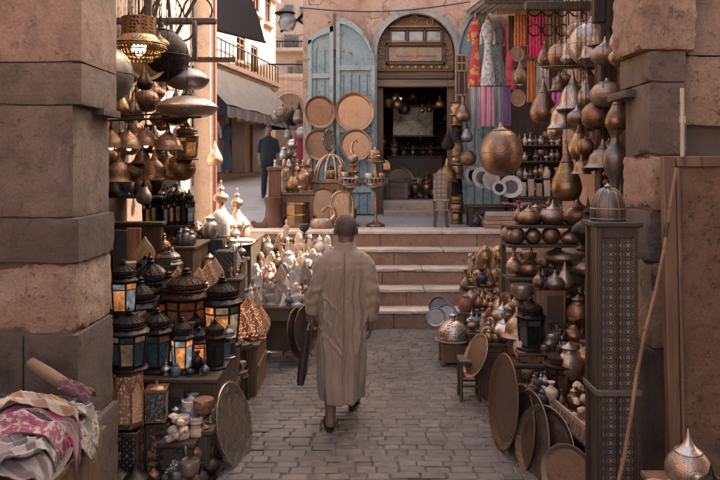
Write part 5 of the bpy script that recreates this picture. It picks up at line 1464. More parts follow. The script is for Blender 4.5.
box_table('display_stand', 'dark wooden stand deep behind the ringed pot lamp', 'stand', -2.3, -1.85, 6.52, 6.6, 1.55, DARKW)
hang_fill(9, -2.2, -1.5, 5.7, 6.5, 2.3, 2.6, (.14, .24), 'hanging behind the lit bell lamps', 'small lamps behind the lit bells', ['bronze', 'copper', 'bronze_p', 'brass_p', 'iron', 'bronze_h', 'dullh'], 3.75)
hang_fill(8, -2.25, -1.75, 7.0, 7.7, 1.85, 2.9, (.16, .26), 'hanging before the sunlit wall', 'small lamps before the sunlit wall', ['bronze', 'copper', 'bronze_p', 'brass_p', 'iron', 'bronze_h', 'dullh'], 3.95)
MINI = [('iron', ('amber', 'smoke'), 6, .24, .5), ('iron', ('teal', 'brown'), 6, .2, .3), ('rust_f', ('brown', 'red'), 8, .26, .4), ('iron', ('smoke', 'cream'), 4, .17, .4), ('bronze', ('amber', 'brown'), 6, .22, .5), ('pewter', ('blue', 'smoke'), 6, .22, .2)]
for i, (px, Y, z, hp, mi, lab) in enumerate(((140, 5.3, .622, 84, 1, 'tall teal and brown lantern crowded beside the gate pillar behind the mosaic one'), (206, 5.62, .66, 62, 4, 'bronze lantern with amber panes squeezed between the rusty and the glowing ones'), (168, 5.6, .66, 74, 2, 'rusty red lantern half hidden behind the small glowing one'), (196, 5.32, .622, 46, 0, 'small black and amber lantern below the big rusty one'), (150, 5.5, .64, 96, 3, 'thin square black lantern rising behind the teal one'), (228, 5.3, .622, 34, 5, 'short pewter lantern with blue panes at the alley edge of the lantern table'), (145, 6.2, .94, 40, 0, 'black and amber lantern under the cream leaf lamp'), (172, 6.3, .94, 46, 5, 'pewter lantern with blue panes right of the olive lantern'), (189, 6.9, 1.315, 30, 4, 'small bronze lantern at the end of the high cabinet'))):
    stand_px('lantern', MINI[mi], px, Y, z, hp, lab, 'lantern', rz=.3*i)

box_table('display_stand', 'dark narrow stand between the low cabinet and the tall chest', 'stand', -1.64, -1.38, 6.32, 6.92, .86, DARKW)
crowd(6.34, 6.9, .861, -1.63, -1.39, 4, (.14, .28), 'between the low cabinet and the tall chest', 'goods on the narrow stand', ['iron', 'pewter', 'copper', 'silver', 'bronze', 'palecop'])
crowd(6.34, 6.92, .472, -1.34, -.96, 6, (.12, .24), 'among the glowing leaves of the low cabinet', 'goods on the low cabinet', ['iron', 'pewter', 'copper', 'silver', 'bronze', 'palecop', 'pinksil'])
crowd(7.0, 7.28, .95, -1.6, -1.46, 2, (.14, .26), 'left of the box of silver beads', 'goods left of the bead box', ['palecop', 'silver', 'pewter', 'iron'])
crowd(6.64, 7.0, 1.312, -1.76, -1.6, 2, (.12, .22), 'at the alley corner of the high cabinet', 'goods at the corner of the high cabinet', ['palecop', 'silver', 'pewter', 'iron'])
box_table('display_stand', 'low dark stand before the lantern table', 'stand', -1.5, -.99, 4.6, 4.77, .34, DARKW)
crowd(4.61, 4.76, .341, -1.24, -1.0, 5, (.13, .25), 'on the low stand before the lantern table', 'goods on the low stand')
for i, (px, Y, z, hp, v, lab) in enumerate(((226, 6.05, .69, 30, 'dim', 'dull leaf lamp behind the amber lantern'), (212, 6.2, .69, 36, 'dim', 'taller dull leaf lamp on the dark box behind the amber lantern'), (232, 6.6, .473, 46, 'dim', 'tall dull leaf lamp at the chest side of the low cabinet'), (208, 6.6, .861, 34, 'dim', 'dull leaf lamp on the narrow stand by the low cabinet'), (215, 6.85, .861, 32, 'cream', 'cream pierced leaf lamp at the back of the narrow stand'), (168, 6.42, .932, 42, 'dim', 'dull leaf lamp at the back of the tall chest'), (233, 7.2, .95, 30, 'white', 'white pierced leaf lamp in front of the pale souvenir heap'))):
    stand_px('leaf', v, px, Y, z, hp, lab, 'lamp', rz=.2*i-.6)
# ================================================================ RIGHT STALL
# shelves facing the viewer
def shelf_unit(name, label, x0, x1, y, d, levels, m):
    rt = tag(empty(name, ((x0+x1)/2, y, 0)), label, 'shelf'); w_ = x1-x0
    for z in levels:
        g = MB(); g.box((0, 0, z-.014), (w_, d, .028), bevel=.004); g.build('shelf_board', m, rt)
    for sx in (-1, 1):
        g = MB(); g.box((sx*(w_/2-.02), d/2+.022, max(levels)/2), (.045, .04, max(levels)), bevel=.004); g.build('upright', m, rt)
    return rt
SZ1, SZ2, SZ3 = Z_(224, 6.5), Z_(243, 6.5), Z_(276, 6.5)
shelf_unit('display_shelf', 'dark wooden shelf carrying two rows of bronze onion lamps', X_(505, 6.5), 2.28, 6.5, .3, (SZ1, SZ2), DARKW)
box_table('display_table', 'brown wooden counter below the bronze onion shelves', 'table', X_(506, 6.6), 2.28, 6.42, 6.95, SZ3, DARKW)
for px, hp, v, k, lab in ((529, 22, ('bronze_h', 'bronze'), 'onion', 'hammered bronze onion lamp at the alley end of the upper shelf'), (553, 25, ('dullh', 'pinksil'), 'onion', 'dull silver onion lamp in the middle of the upper shelf'), (574, 24, ('bronze', 'bronze'), 'onion', 'plain bronze onion lamp on the upper shelf beside the big pear'), (591, 22, ('bronze_p', 'bronze'), 'onion', 'pierced bronze onion lamp at the wall end of the upper shelf')):
    stand_px(k, v, px, 6.45, SZ1, hp, lab, 'lamp')
for px, hp, v, k, lab, y in ((516, 20, ('bronze', 'bronze'), 'globe', 'dark bronze ball lamp second on the lower shelf', 6.4), (509, 19, ('dullh', 'pinksil'), 'globe', 'dull silver ball lamp at the alley end of the lower shelf', 6.52), (533, 18, ('brass', 'bronze'), 'globe', 'small brass ball lamp third on the lower shelf', 6.42), (551, 20, ('bronze_h', 'bronze'), 'globe', 'hammered bronze ball lamp fourth on the lower shelf', 6.42), (570, 19, ('pinksil', 'pinksil'), 'onion', 'rosy nickel onion lamp fifth on the lower shelf', 6.42), (588, 20, ('bronze_p', 'bronze'), 'globe', 'pierced bronze ball lamp at the wall end of the lower shelf', 6.42)):
    stand_px(k, v, px, y, SZ2, hp, lab, 'lamp')
stand_px('vase', ('palecop', 'bottle'), 514, 6.5, SZ3, 30, 'pale copper long-necked bottle on the counter below the ball lamps', 'bottle')
stand_px('onion', ('bronze_p', 'bronze'), 529, 6.52, SZ3, 24, 'pierced bronze onion lamp on the counter beside the long-necked bottle', 'lamp')
stand_px('squat', ('pinksil', 'pinksil'), 564, 6.5, SZ3+.08, 25, 'big squat rosy nickel lamp under the lower shelf', 'lamp')
box_table('display_box', 'dark box lifting the big squat nickel lamp', 'box', X_(548, 6.5), X_(582, 6.5), 6.4, 6.6, SZ3+.078, DARKW, zb=SZ3+.002)
stand_px('onion', ('pinksil', 'pinksil'), 584, 6.45, SZ3, 30, 'rosy nickel onion lamp between the squat lamp and the inlaid tower', 'lamp')
# wooden boxes in the middle
WZ = Z_(289, 6.15)
wb_ = tag(empty('wooden_box', (X_(550, 6.15), 6.22, .45)), 'plain pale wooden box with a dark door carrying two nickel lamps', 'box')
g = MB(); g.box((0, 0, (WZ-.45)/2), (.25, .24, WZ-.45), bevel=.006); g.build('body', wood('box_wood', (.25, .155, .10)), wb_)
g = MB(); g.box((.03, -.124, (WZ-.45)/2), (.14, .012, WZ-.55), bevel=.003); g.build('door', DARKW, wb_)
stand_px('pear', ('pinksil', 'pinksil'), 565, 6.15, WZ, 28, 'rosy nickel pear lamp standing on the wooden box', 'lamp')
stand_px('onion', ('pinksil', 'pinksil'), 555, 6.12, WZ, 20, 'small rosy nickel onion lamp on the wooden box', 'lamp')
stand_px('vase', ('blackstone', 'jar'), 545, 6.12, WZ, 13, 'small black lidded jar on the wooden box', 'jar')
stand_px('vase', ('bronze', 'bottle'), 539, 6.12, WZ, 24, 'bronze bottle on the alley corner of the wooden box', 'bottle')
box_table('display_table', 'brown wooden table under the wooden box and the black lantern', 'table', X_(516, 5.75), X_(590, 6.1), 5.75, 6.36, .448, DARKW)
stand_px('lantern', ('iron', ('blue', 'smoke', 'teal', 'smoke'), 6, .25, 0), 531, 5.85, .45+.09, 54, 'black domed lantern with a pale blue pane in front of the wooden box', 'lantern', rz=PI/6)
box_table('display_box', 'small brown box under the black lantern with the pale blue pane', 'box', X_(519, 5.85), X_(543, 5.85), 5.78, 5.98, .54, MIDW, zb=.45)
stand_px('bell', ('palecop', 'palecop'), 517, 6.0, .45+.16, 30, 'small pale copper cone lamp left of the black lantern', 'lamp')
box_table('display_box', 'brown box under the small pale copper cone lamp', 'box', X_(510, 6.0), X_(523, 6.0), 5.99, 6.12, .609, MIDW, zb=.45)
# red carved cabinet, bangles, white onion lamps
cb = box_table('carved_cabinet', 'reddish carved wooden cabinet with white onion lamps on top', 'cabinet', X_(484, 6.2), X_(516, 6.2), 6.2, 6.5, .505, REDW)
g = MB(); q = random.Random(2)
for k in range(7):
    for j in range(9): g.torus((0, 0, 0), .014, .004, 8, 4, Matrix.Translation((-.105+.035*k, -.166, .06+.045*j)) @ Matrix.Rotation(PI/2, 4, 'X'))
g.build('carving', REDW, cb)
stand_px('onion', ('silver', 'silver'), 507, 6.26, .508, 30, 'white-silver onion lamp at the front of the red carved cabinet', 'lamp')
stand_px('onion', ('pinksil', 'silver'), 503, 6.42, .508+.13, 22, 'white-silver onion lamp raised at the back of the red carved cabinet', 'lamp')
box_table('display_box', 'small dark box at the back of the red carved cabinet', 'box', X_(494, 6.42), X_(514, 6.42), 6.36, 6.48, .636, DARKW, zb=.508)
for i, (px, py, r_) in enumerate(((488, 334, .055), (496, 330, .06), (491, 324, .05))):
    p = at(px, py, 6.24+.03*i); g = MB(); g.torus((0, 0, 0), r_, .016, 26, 8); o = g.build('brass_bangle', BRASS, None, p); o.rotation_euler = (1.1+.2*i, .3*i-.3, i); tag(o, ('brass bangle leaning at the front edge of the red carved cabinet', 'largest brass bangle in the middle of three', 'brass bangle lying highest, beside the onion lamp')[i], 'bangle')
for i, px in enumerate((489, 496)):
    stand_px('vase', ('brass', 'jar'), px, 6.22, .508, 13, ('tiny brass jar at the alley edge of the red carved cabinet', 'tiny brass jar beside the onion lamp on the red carved cabinet')[i], 'jar')
# brazier
def brazier(px, Y):
    rt = tag(empty('covered_brazier', (X_(px, Y), Y, 0)), 'silver domed brazier on a square wooden foot in the alley', 'brazier'); s = Y/F
    g = MB()
    g.box((0, 0, .13), (.24, .24, .2), bevel=.01); g.build('body', MIDW, rt)
    for sx in (-1, 1):
        for sy in (-1, 1):
            g = MB(); g.lathe([(.02, 0), (.03, .02), (.02, .05), (.022, .2)], 8, Matrix.Translation((sx*.115, sy*.115, 0))); g.build('foot', MIDW, rt)
    g = MB(); g.lathe([(0, .235), (.15, .235), (.19, .25), (.19, .262), (.13, .268), (0, .268)], 36); g.build('tray', SILVER_E, rt)
    g = MB(); g.lathe(smooth_prof([(.165, .268), (.168, .30), (.15, .36), (.1, .42), (.045, .455), (.025, .475), (.04, .49), (.045, .505), (.02, .525), (.008, .55), (0, .55)], 4), 36); g.build('domed_lid', M['pinksil'], rt)
    g = MB(); g.torus((0, 0, .285), .172, .008, 36, 6); g.build('band', COPPER, rt)
brazier(453, 7.35)
# low stool and leaning tray
sl_ = tag(empty('low_stool', (X_(470, 6.2), 6.25, 0)), 'dark wooden open-frame stool with a tray leaning over it', 'stool')
g = MB(); g.box((0, 0, .345), (.2, .22, .025), bevel=.004); g.build('seat', DARKW, sl_)
for sx in (-1, 1):
    for sy in (-1, 1): g = MB(); g.lathe([(.014, 0), (.018, .05), (.012, .1), (.018, .2), (.014, .33)], 8, Matrix.Translation((sx*.08, sy*.085, 0))); g.build('leg', DARKW, sl_)
for zz in (.13, .22):
    
    for yy in (-.085, .085): g = MB(); g.box((0, yy, zz), (.15, .014, .02)); g.build('stretcher', DARKW, sl_)
disc(('palecop', 'palecop'), 476, 356, 6.12, .40, -76, 24, 'pale copper tray leaning from the stool against the red carved cabinet')
# big trays leaning at the front right
disc(('oldtray', 'brass_e'), 505, 401, 5.16, .68, -84, 6, 'largest bronze tray standing on the paving, nearest the man')
disc(('oldtray', 'trayback'), 522, 430, 5.0, .62, -86, 8, 'second bronze tray, tucked behind the largest one')
disc(('trayback', 'trayback'), 530, 440, 4.82, .66, -80, 8, 'third dark tray seen almost edge-on')
disc(('trayback', 'oldtray'), 545, 449, 4.65, .56, -62, 10, 'fourth dark tray, turned more towards the viewer')
disc(('trayback', 'trayback'), 568, 474, 4.4, .36, -40, 10, 'small dark tray standing lowest at the foot of the inlaid tower')
# tray-side bench with shells, white slatted crate
box_table('low_bench', 'low brown bench behind the leaning trays', 'bench', 1.27, 1.72, 4.85, 5.7, .30, MIDW)
sc = tag(empty('slatted_crate', (1.45, 4.78, .28)), 'long pale slatted crate of white shells behind the leaning trays', 'crate')
a_, b_ = at(547, 404, 5.25), at(589, 462, 4.55); d_ = (b_-a_)
scl = 'slatted_crate'
ang = math.atan2(d_.y, d_.x); ln = math.hypot(d_.x, d_.y)
sc.location = ((a_.x+b_.x)/2, (a_.y+b_.y)/2, .245); sc.rotation_euler = (0, -math.atan2(d_.z, ln)*.0, ang)
PW = wood('whitewood', (.45, .33, .25))
for sy in (-.0, .22):
    for zz in (.0, .11):
        g = MB(); g.box((0, sy, zz), (ln, .018, .035), bevel=.003); g.build('rail', PW, sc)
    for k in range(12):
        g = MB(); g.box((-ln/2+.02+k*(ln-.04)/11, sy-.0, .055), (.026, .022, .1), bevel=.002); g.build('slat', PW, sc)
g = MB(); g.box((0, .11, -.012), (ln, .24, .012)); g.build('bottom', DARKW, sc)
g = MB()
for sx in (-1, 1): g.box((sx*(ln/2-.05), .11, -.13), (.05, .2, .23))
g.build('stand', DARKW, sc)
for i, (px, py, Y, r_) in enumerate(((577, 386, 5.0, .06), (584, 398, 4.95, .055), (575, 402, 4.95, .06), (583, 412, 4.85, .06), (574, 417, 4.85, .055), (584, 425, 4.8, .05), (566, 412, 5.0, .045))):
    p = at(px, py, Y); rs_ = random.Random(i); shell(('topmost white shell beside the strap of the inlaid tower', 'white shell second from the top beside the inlaid tower', 'round white shell above the slatted crate', 'white shell pressed against the inlaid tower above the crate rail', 'white shell lying over the crate slats', 'lowest white shell at the viewer end of the slatted crate', 'small white shell nearest the dark round lantern')[i], p, r_*.8, i*1.1)
stand_px('lantern', ('rust_f', ('smoke', 'brown'), 8, .32, .1), 561, 5.35, .303+.03, 48, 'dark rounded lantern with brown panes behind the slatted crate', 'lantern')
box_table('display_box', 'small dark box under the dark rounded lantern', 'box', X_(548, 5.35), X_(574, 5.35), 5.26, 5.44, .331, DARKW, zb=.301)
# amber and small coloured things between
for i, (px, Y, z, hp, v, lab) in enumerate(((527, 5.62, .302, 16, ('brass', 'cup'), 'brass goblet under the black lantern'), (534, 5.6, .302, 14, ('copper', 'jar'), 'small copper jar under the black lantern'), (541, 5.6, .302, 17, ('silver', 'spire'), 'silver spired pot on the low bench'), (548, 5.58, .302, 19, ('bluestone', 'amphora'), 'blue glazed vase on the low bench'), (555, 5.62, .302, 22, ('bronze', 'spire'), 'bronze spired pot on the low bench behind the dark rounded lantern'), (537, 5.45, .302, 13, ('pewter', 'cup'), 'pewter goblet on the low bench near the trays'), (545, 5.42, .302, 15, ('silver', 'jar'), 'silver lidded jar on the low bench near the trays'), (531, 5.4, .302, 12, ('redstone', 'jar'), 'red stone jar on the low bench nearest the alley'), (551, 5.5, .302, 14, ('whitep', 'jar'), 'white jar on the low bench'), (566, 5.65, .302, 25, ('palecop', 'amphora'), 'pale copper vase at the wall end of the low bench'))):
    stand_px('vase', v, px, Y, z, hp, lab, 'pot')
for i, (px, Y, z, hp, v, lab) in enumerate(((549, 5.85, .45, 28, ('pewter', 'amphora'), 'pewter vase right of the blue-paned lantern'), (557, 5.9, .45, 34, ('bronze', 'bottle'), 'bronze bottle right of the blue-paned lantern'), (566, 5.85, .45, 30, ('iron', 'spire'), 'black spired pot under the nickel pear lamp'), (574, 5.9, .45, 40, ('copper', 'amphora'), 'tall copper vase near the inlaid tower'), (582, 5.85, .45, 34, ('pewter', 'spire'), 'pewter spired pot near the inlaid tower'), (544, 5.8, .45, 18, ('silver', 'cup'), 'silver goblet at the front of the brown table'), (578, 6.0, .7, 32, ('bronze_h', 'jar'), 'hammered bronze jar high beside the inlaid tower'), (586, 6.05, .45, 44, ('bronze', 'amphora'), 'tall bronze vase against the back of the inlaid tower'))):
    stand_px('vase', v, px, Y, z, hp, lab, 'vessel')
box_table('display_box', 'dark box lifting the hammered bronze jar', 'box', X_(570, 6.0), X_(589, 6.0), 5.96, 6.1, .698, DARKW, zb=.451)
# sweep of filler goods on stepped stall behind
tzr = [(7.15, 7.5, .36), (7.5, 7.85, .50), (7.85, 8.2, .64), (8.2, 8.55, .78)]
rs2 = tag(empty('stepped_stall', (1.4, 7.85, 0)), 'stepped dark wooden stall of bronze souvenirs beside the stone steps', 'stall')
rx0 = [1.10, 1.10, 1.16, 1.3]
for i, (y0, y1, z) in enumerate(tzr):
    g = MB(); g.box(((rx0[i]+2.2)/2-1.4, (y0+y1)/2-7.85, z-.015), (2.2-rx0[i], y1-y0+.02, .03), bevel=.004); g.build('shelf', DARKW, rs2)
    g = MB(); g.box(((rx0[i]+2.2)/2-1.4, y0-7.85+.012, (z-.03)/2), (2.18-rx0[i], .02, z-.03)); g.build('riser_board', DARKW, rs2)
rs = random.Random(23)
kindr = [('bust', 'bust'), ('cat', 'seated cat'), ('figure', 'standing figure'), ('camel', 'camel'), ('vase:spire', 'spired pot'), ('vase:amphora', 'little vase'), ('ewer', 'coffee pot'), ('vase:bottle', 'long-necked bottle'), ('vase:jar', 'lidded jar'), ('figure', 'standing figure'), ('cat', 'seated cat')]
palr = ['bronze', 'copper', 'gilt', 'redstone', 'blackstone', 'palecop', 'brass', 'pewter', 'bluestone', 'silver', 'pinksil', 'sand']
for i in range(4):
    heap([tzr[i]], rx0[i]+.02, 1.68, palr, kindr, 'the stall beside the stone steps', 'bronze souvenirs on the stepped stall', rs, 8, (.17, .27), tw=[TW[i]])
for px, lab in ((485, 'tall gilded bust rising above the bronze souvenirs, alley side'), (498, 'tall gilded bust rising above the bronze souvenirs, wall side')):
    stand_px('bust', 'gilt', px, 8.0, .642, 46, lab, 'bust', rz=.1)
stand_px('vase', ('palecop', 'bottle'), 509, 7.3, .362, 60, 'tall pale copper bottle standing in front of the bronze souvenirs', 'bottle')
stand_px('vase', ('bronze', 'amphora'), 521, 7.25, .362, 56, 'tall bronze vase in front of the bronze souvenirs', 'vase')
# copper brown tray pieces beside steps
for i, (px, py, d_m) in enumerate(((440, 300, .28), (447, 306, .24), (436, 309, .22))):
    disc(('pewter', 'pewter'), px, py+8, 8.3-.12*i, d_m, 10-12*i, 24, ('pewter tray leaning on the lowest stone step', 'smaller pewter tray in front of the leaning one', 'smallest pewter tray left of the other two')[i])

# ---------------------------------------------------------------- hanging lamps on the right
HL = [
 ('pear', ('bronze_h', 'bronze'), 543.5, 78, 123, 7.2, 'brown bronze pear lamp hanging in front of the printed cloths'),
 ('pear', ('brass', 'bronze'), 580, 119, 160, 6.0, 'glossy golden pear lamp above the largest pear lamp'),
 ('pear', ('brass', 'bronze'), 566.5, 143, 201, 5.9, 'largest glossy golden pear lamp, lowest of the hanging ones'),
 ('globe', ('dullh', 'pinksil'), 607, 78, 107, 5.6, 'wide dull silver globe lamp next to the pillar'),
 ('globe', ('bronze_h', 'bronze'), 596, 98, 130, 5.75, 'bronze globe lamp below the wide silver globe'),
 ('onion', ('dullh', 'pinksil'), 577, 104, 124, 5.9, 'small silver onion lamp left of the bronze globe'),
 ('pear', ('pinksil', 'pinksil'), 587, 73, 106, 6.1, 'slim nickel pear lamp left of the wide silver globe'),
 ('bell', ('pinksil', 'pinksil'), 573, 70, 110, 6.3, 'tall nickel cone lamp with a long neck'),
 ('bell', ('pinksil', 'pinksil'), 562, 94, 129, 6.4, 'nickel bell lamp between the brown pear and the bronze globe'),
 ('pear', ('bronze', 'bronze'), 617, 92, 131, 5.2, 'dark bronze pear lamp touching the pillar'),
 ('globe', ('pinksil', 'pinksil'), 592, 16, 66, 6.2, 'big pale nickel globe lamp high beside the pillar'),
 ('globe', ('pinksil', 'pinksil'), 577, 32, 66, 6.7, 'pale nickel globe lamp peeping out behind the big one'),
 ('globe', ('bronze_h', 'bronze'), 560, 40, 67, 6.9, 'hammered bronze globe lamp at the end of the ornate hanging tray'),
 ('onion', ('pinksil', 'pinksil'), 569, 48, 64, 6.5, 'small nickel onion lamp under the pale globes'),
 ('onion', ('dullh', 'pinksil'), 605, 36, 64, 5.7, 'dull silver onion lamp under the big pale globe'),
 ('pear', ('copper', 'copper'), 621, 14, 52, 5.3, 'copper pear lamp half hidden by the top of the pillar'),
 ('pear', ('iron', 'iron'), 609, 20, 52, 5.9, 'black pear lamp behind the copper one'),
 ('onion', ('copper', 'copper'), 622, 40, 66, 5.2, 'small copper onion lamp at the pillar edge'),
 ('bell', ('dull', 'bronze'), 603, 139, 168, 5.5, 'wide dull silver hat-shaped lamp with a spike'),
 ('globe', ('bronze_p', 'bronze'), 583, 150, 172, 6.3, 'pierced bronze bowl lamp behind the glossy golden pears'),
 ('onion', ('bronze', 'bronze'), 578, 196, 224, 6.0, 'dark bronze onion lamp with a tall spire beside the ribbed dome'),
 ('globe', ('bronze_h', 'bronze'), 501, 122, 176, 9.0, 'large brown metal ball lamp hanging over the steps'),
 ('pear', ('bronze_p', 'bronze'), 520, 60, 84, 8.6, 'pierced bronze pear lamp beside the dresses'),
 ('pear', ('pinksil', 'pinksil'), 555, 112, 138, 6.8, 'small nickel pear lamp behind the brown bronze pear'),
 ('onion', ('bronze_h', 'bronze'), 611, 148, 172, 6.2, 'hammered bronze onion lamp in front of the dark wooden post'),
 ('globe', ('dullh', 'pinksil'), 627, 20, 46, 6.4, 'dull silver globe behind the pillar top'),
 ('pear', ('bronze_p', 'bronze'), 545, 40, 66, 7.4, 'pierced bronze pear lamp under the crossed timbers'),
 ('globe', ('copper', 'copper'), 600, 118, 142, 6.6, 'copper globe lamp in the shade behind the bronze globe'),
]
for kd, v, px, pt, pb, Y, lab in HL:
    o = hang_px(kd, v, px, pt, pb, Y, lab, 'lamp', ceil=(3.95 if Y < 8 else 4.4), wid=(1.25 if 'hat-shaped' in lab or 'wide dull' in lab else .86 if 'brown metal ball' in lab or 'largest glossy' in lab else .8 if kd == 'bell' else 1.0))
# ornate hanging tray seen edge-on
disc(('brass_e', 'bronze'), 566, 68, 6.5, .46, 0, 84, 'dark ornate tray hung flat under the pale globe lamps')
for k, (px, pt, pb, Y) in enumerate(((547, 20, 70, 6.4), (586, 20, 70, 6.4), (566, 10, 66, 6.65))):
    rail('tray_rope', ('cord at the alley side of the ornate hanging tray', 'cord at the pillar side of the ornate hanging tray', 'cord at the back of the ornate hanging tray')[k], at(px, pt-60, Y), at(px, pb, Y), .004, IRON, 'rope')
# ladles / plates near the dresses, hung on a rail
for i, (px, py, dpx, m) in enumerate(((517, 54, 15, 'bronze_h'), (519, 77, 17, 'pinksil'), (518, 98, 17, 'bronze_h'))):
    disc((m, m), px, py, 9.4, dpx*9.4/F, 15, 0, ('round bronze plate hung highest beside the pink dress', 'round nickel plate hung in the middle beside the pink dress', 'round bronze plate hung lowest beside the pink dress')[i], 'plate')
# dark posts and timbers
g = MB(); g.box((X_(606, 5.95), 5.95, 1.95), (.15, .14, 3.9), bevel=.008); tag(g.build('wooden_post', wood('dark_post', (.07, .042, .03))), 'thick dark wooden post behind the hanging lamps', 'post')
g = MB(); g.box((X_(629, 5.6), 5.6, 1.95), (.10, .1, 3.9), bevel=.008); tag(g.build('wooden_post', wood('dark_post', (.07, .042, .03))), 'narrow dark wooden post between the inlaid tower and the pillar', 'post')
g = MB(); g.lathe(smooth_prof([(.05, 0), (.06, .05), (.04, .3), (.035, .55), (.09, .75), (.1, .9), (.05, 1.02), (.035, 1.12), (.06, 1.2)], 4), 18); o = g.build('tall_vase', M['pewter'], None, (X_(626, 4.75), 4.95, Z_(232, 4.95))); tag(o, 'tall grey pewter vase squeezed between the dark post and the pillar', 'vase'); o.scale = (.85, .85, .6)
for i, (px, py) in enumerate(((606, 166), (606.5, 174), (607, 182), (607, 158))):
    p = at(px, py, 5.82); g = MB(); g.ball((0, 0, 0), (.035, .03, .025), 12, 8); o = g.build('round_boss', M['pinksil'], None, p); tag(o, ('shiny knob on the dark post, second from the top', 'shiny knob on the dark post, third from the top', 'lowest shiny knob on the dark post', 'topmost shiny knob on the dark post')[i], 'knob')
beam('long dark timber under the corrugated roof', at(585, 6, 7.0), (1.2, .08, .09), DARKW)
beam('dark timber over the hanging lamps nearest the viewer', (2.0, 5.3, 3.99), (.9, .08, .08), DARKW)
beam('dark timber over the hanging lamps beside the big pale globe', (2.0, 6.2, 3.99), (.9, .08, .08), DARKW)
beam('dark timber over the hanging lamps farthest from the viewer', (2.0, 7.2, 3.99), (.9, .08, .08), DARKW)
p = at(599, 8, 5.9); beam('short black upright timber above the small onion lamps', (p.x, 5.9, p.z+.12), (.1, .07, .5), plain('black_wood', (.03, .027, .026)))
beam('timber over the steps that carries the brown ball lamp', (2.0, 9.0, 4.43), (1.6, .08, .08), DARKW)
ir = tag(empty('iron_grille', at(562, 20, 7.1)), 'black wrought iron scroll grille behind the pale globes', 'grille')
g = MB()
for k in range(10):
    cx_, cz_ = -.28+(k % 5)*.14, -.1+(k//5)*.2; g.torus((0, 0, 0), .06, .008, 14, 5, Matrix.Translation((cx_, 0, cz_)) @ Matrix.Rotation(PI/2, 4, 'X'))
for k in range(6): g.tube([(-.35+k*.14, .012, -.25), (-.35+k*.14, .012, .4)], .008, 5)
g.build('scrolls', IRON, ir)

# ---------------------------------------------------------------- inlaid tower, board, poles
def inlaid_tower():
    Y = 4.0; x0, x1 = X_(597.5, Y), X_(637.5, Y); d_ = .20; cx = (x0+x1)/2; top = Z_(227, Y); w_ = x1-x0
    rt = tag(empty('inlaid_tower', (cx, Y+d_/2, 0)), 'tall dark tower cabinet inlaid with a grid of white stars', 'cabinet')
    g = MB(); g.box((0, 0, (top-.0)/2), (w_-.02, d_-.02, top)); g.build('body', plain('dark_varnish', (.04, .032, .028), .45), rt)
    g = MB()
    for sx in (-1, 1): g.box((sx*(w_/2-.014), -d_/2+.002, top/2), (.028, .028, top-.01), bevel=.003)
    g.box((0, -d_/2+.004, top-.03), (w_-.06, .022, .06)); g.box((0, -d_/2+.004, top/2), (.012, .024, top-.06), bevel=.002)
    for zz in (.55, 1.02, 1.5): g.box((0, -d_/2+.006, zz), (w_-.06, .02, .016))
    for sy in (-1, 1): g.box((-w_/2+.004, sy*(d_/2-.014), top/2), (.022, .028, top-.01), bevel=.003)
    g.build('frame', plain('dark_varnish2', (.048, .038, .034), .4), rt)
    for sx in (-1, 1):
        g = MB(); g.box((sx*(w_/4-.008), -d_/2+.001, (top-.06)/2), (w_/2-.036, .016, top-.07)); g.build('inlay_panel', inlay('tower_inlay', dark=(.022, .017, .015), light=(.27, .24, .22), scale=128., thr=.44), rt)
    g = MB(); g.box((0, 0, top+.015), (w_+.05, d_+.05, .03), bevel=.006); g.box((0, 0, top+.0), (w_+.02, d_+.02, .012)); g.build('cornice', plain('dark_varnish', (.04, .032, .028), .45), rt)
    g = MB(); zs_ = Z_(392, Y)
    g.box((0.0, -d_/2-.018, zs_), (w_+.03, .03, .034), bevel=.004); g.box((-w_/2-.008, 0, zs_), (.018, d_+.02, .034), bevel=.004); g.build('strap', plain('dark_strap', (.10, .085, .08), .5), rt)
    # ribbed dome on top
    dm = tag(empty('ribbed_dome', (cx-.02, Y+.1, top+.031)), 'dull grey ribbed dome standing on the inlaid tower', 'dome')
    g = MB(); rr_ = .098; g.lathe(smooth_prof([(rr_, 0), (rr_*1.04, .05), (rr_*.93, .11), (rr_*.6, .17), (rr_*.2, .19), (0, .193)], 4), 36)
    g.build('shell', M['grey_rib'], dm)
    g = MB()
    for k in range(10):
        a = 2*PI*k/10; g.tube([(q*math.cos(a)*1.01, q*math.sin(a)*1.01, z) for q, z in smooth_prof([(rr_, 0), (rr_*1.04, .05), (rr_*.93, .11), (rr_*.6, .17), (rr_*.2, .19)], 3)], .004, 5)
    for zz, q in ((.012, 1.02), (.07, 1.03)): g.torus((0, 0, zz), rr_*q, .004, 36, 5)
    g.build('rib', M['pewter'], dm)
    g = MB(); g.lathe([(.018, .19), (.024, .2), (.01, .21), (0, .22)], 10); g.build('finial', M['pewter'], dm)
inlaid_tower()
put('vase', ('iron', 'spire'), (X_(588, 4.35), 4.35, 1.55), .34, 'black onion-shaped spire just left of the ribbed dome', 'lamp')
beam('dark shelf board behind the ribbed dome', (1.5, 4.4, 1.535), (.42, .2, .028), DARKW)
g = MB(); g.box((1.56, 4.47, .76), (.14, .05, 1.515)); tag(g.build('wooden_post', DARKW), 'dark wooden post behind the inlaid tower', 'post')
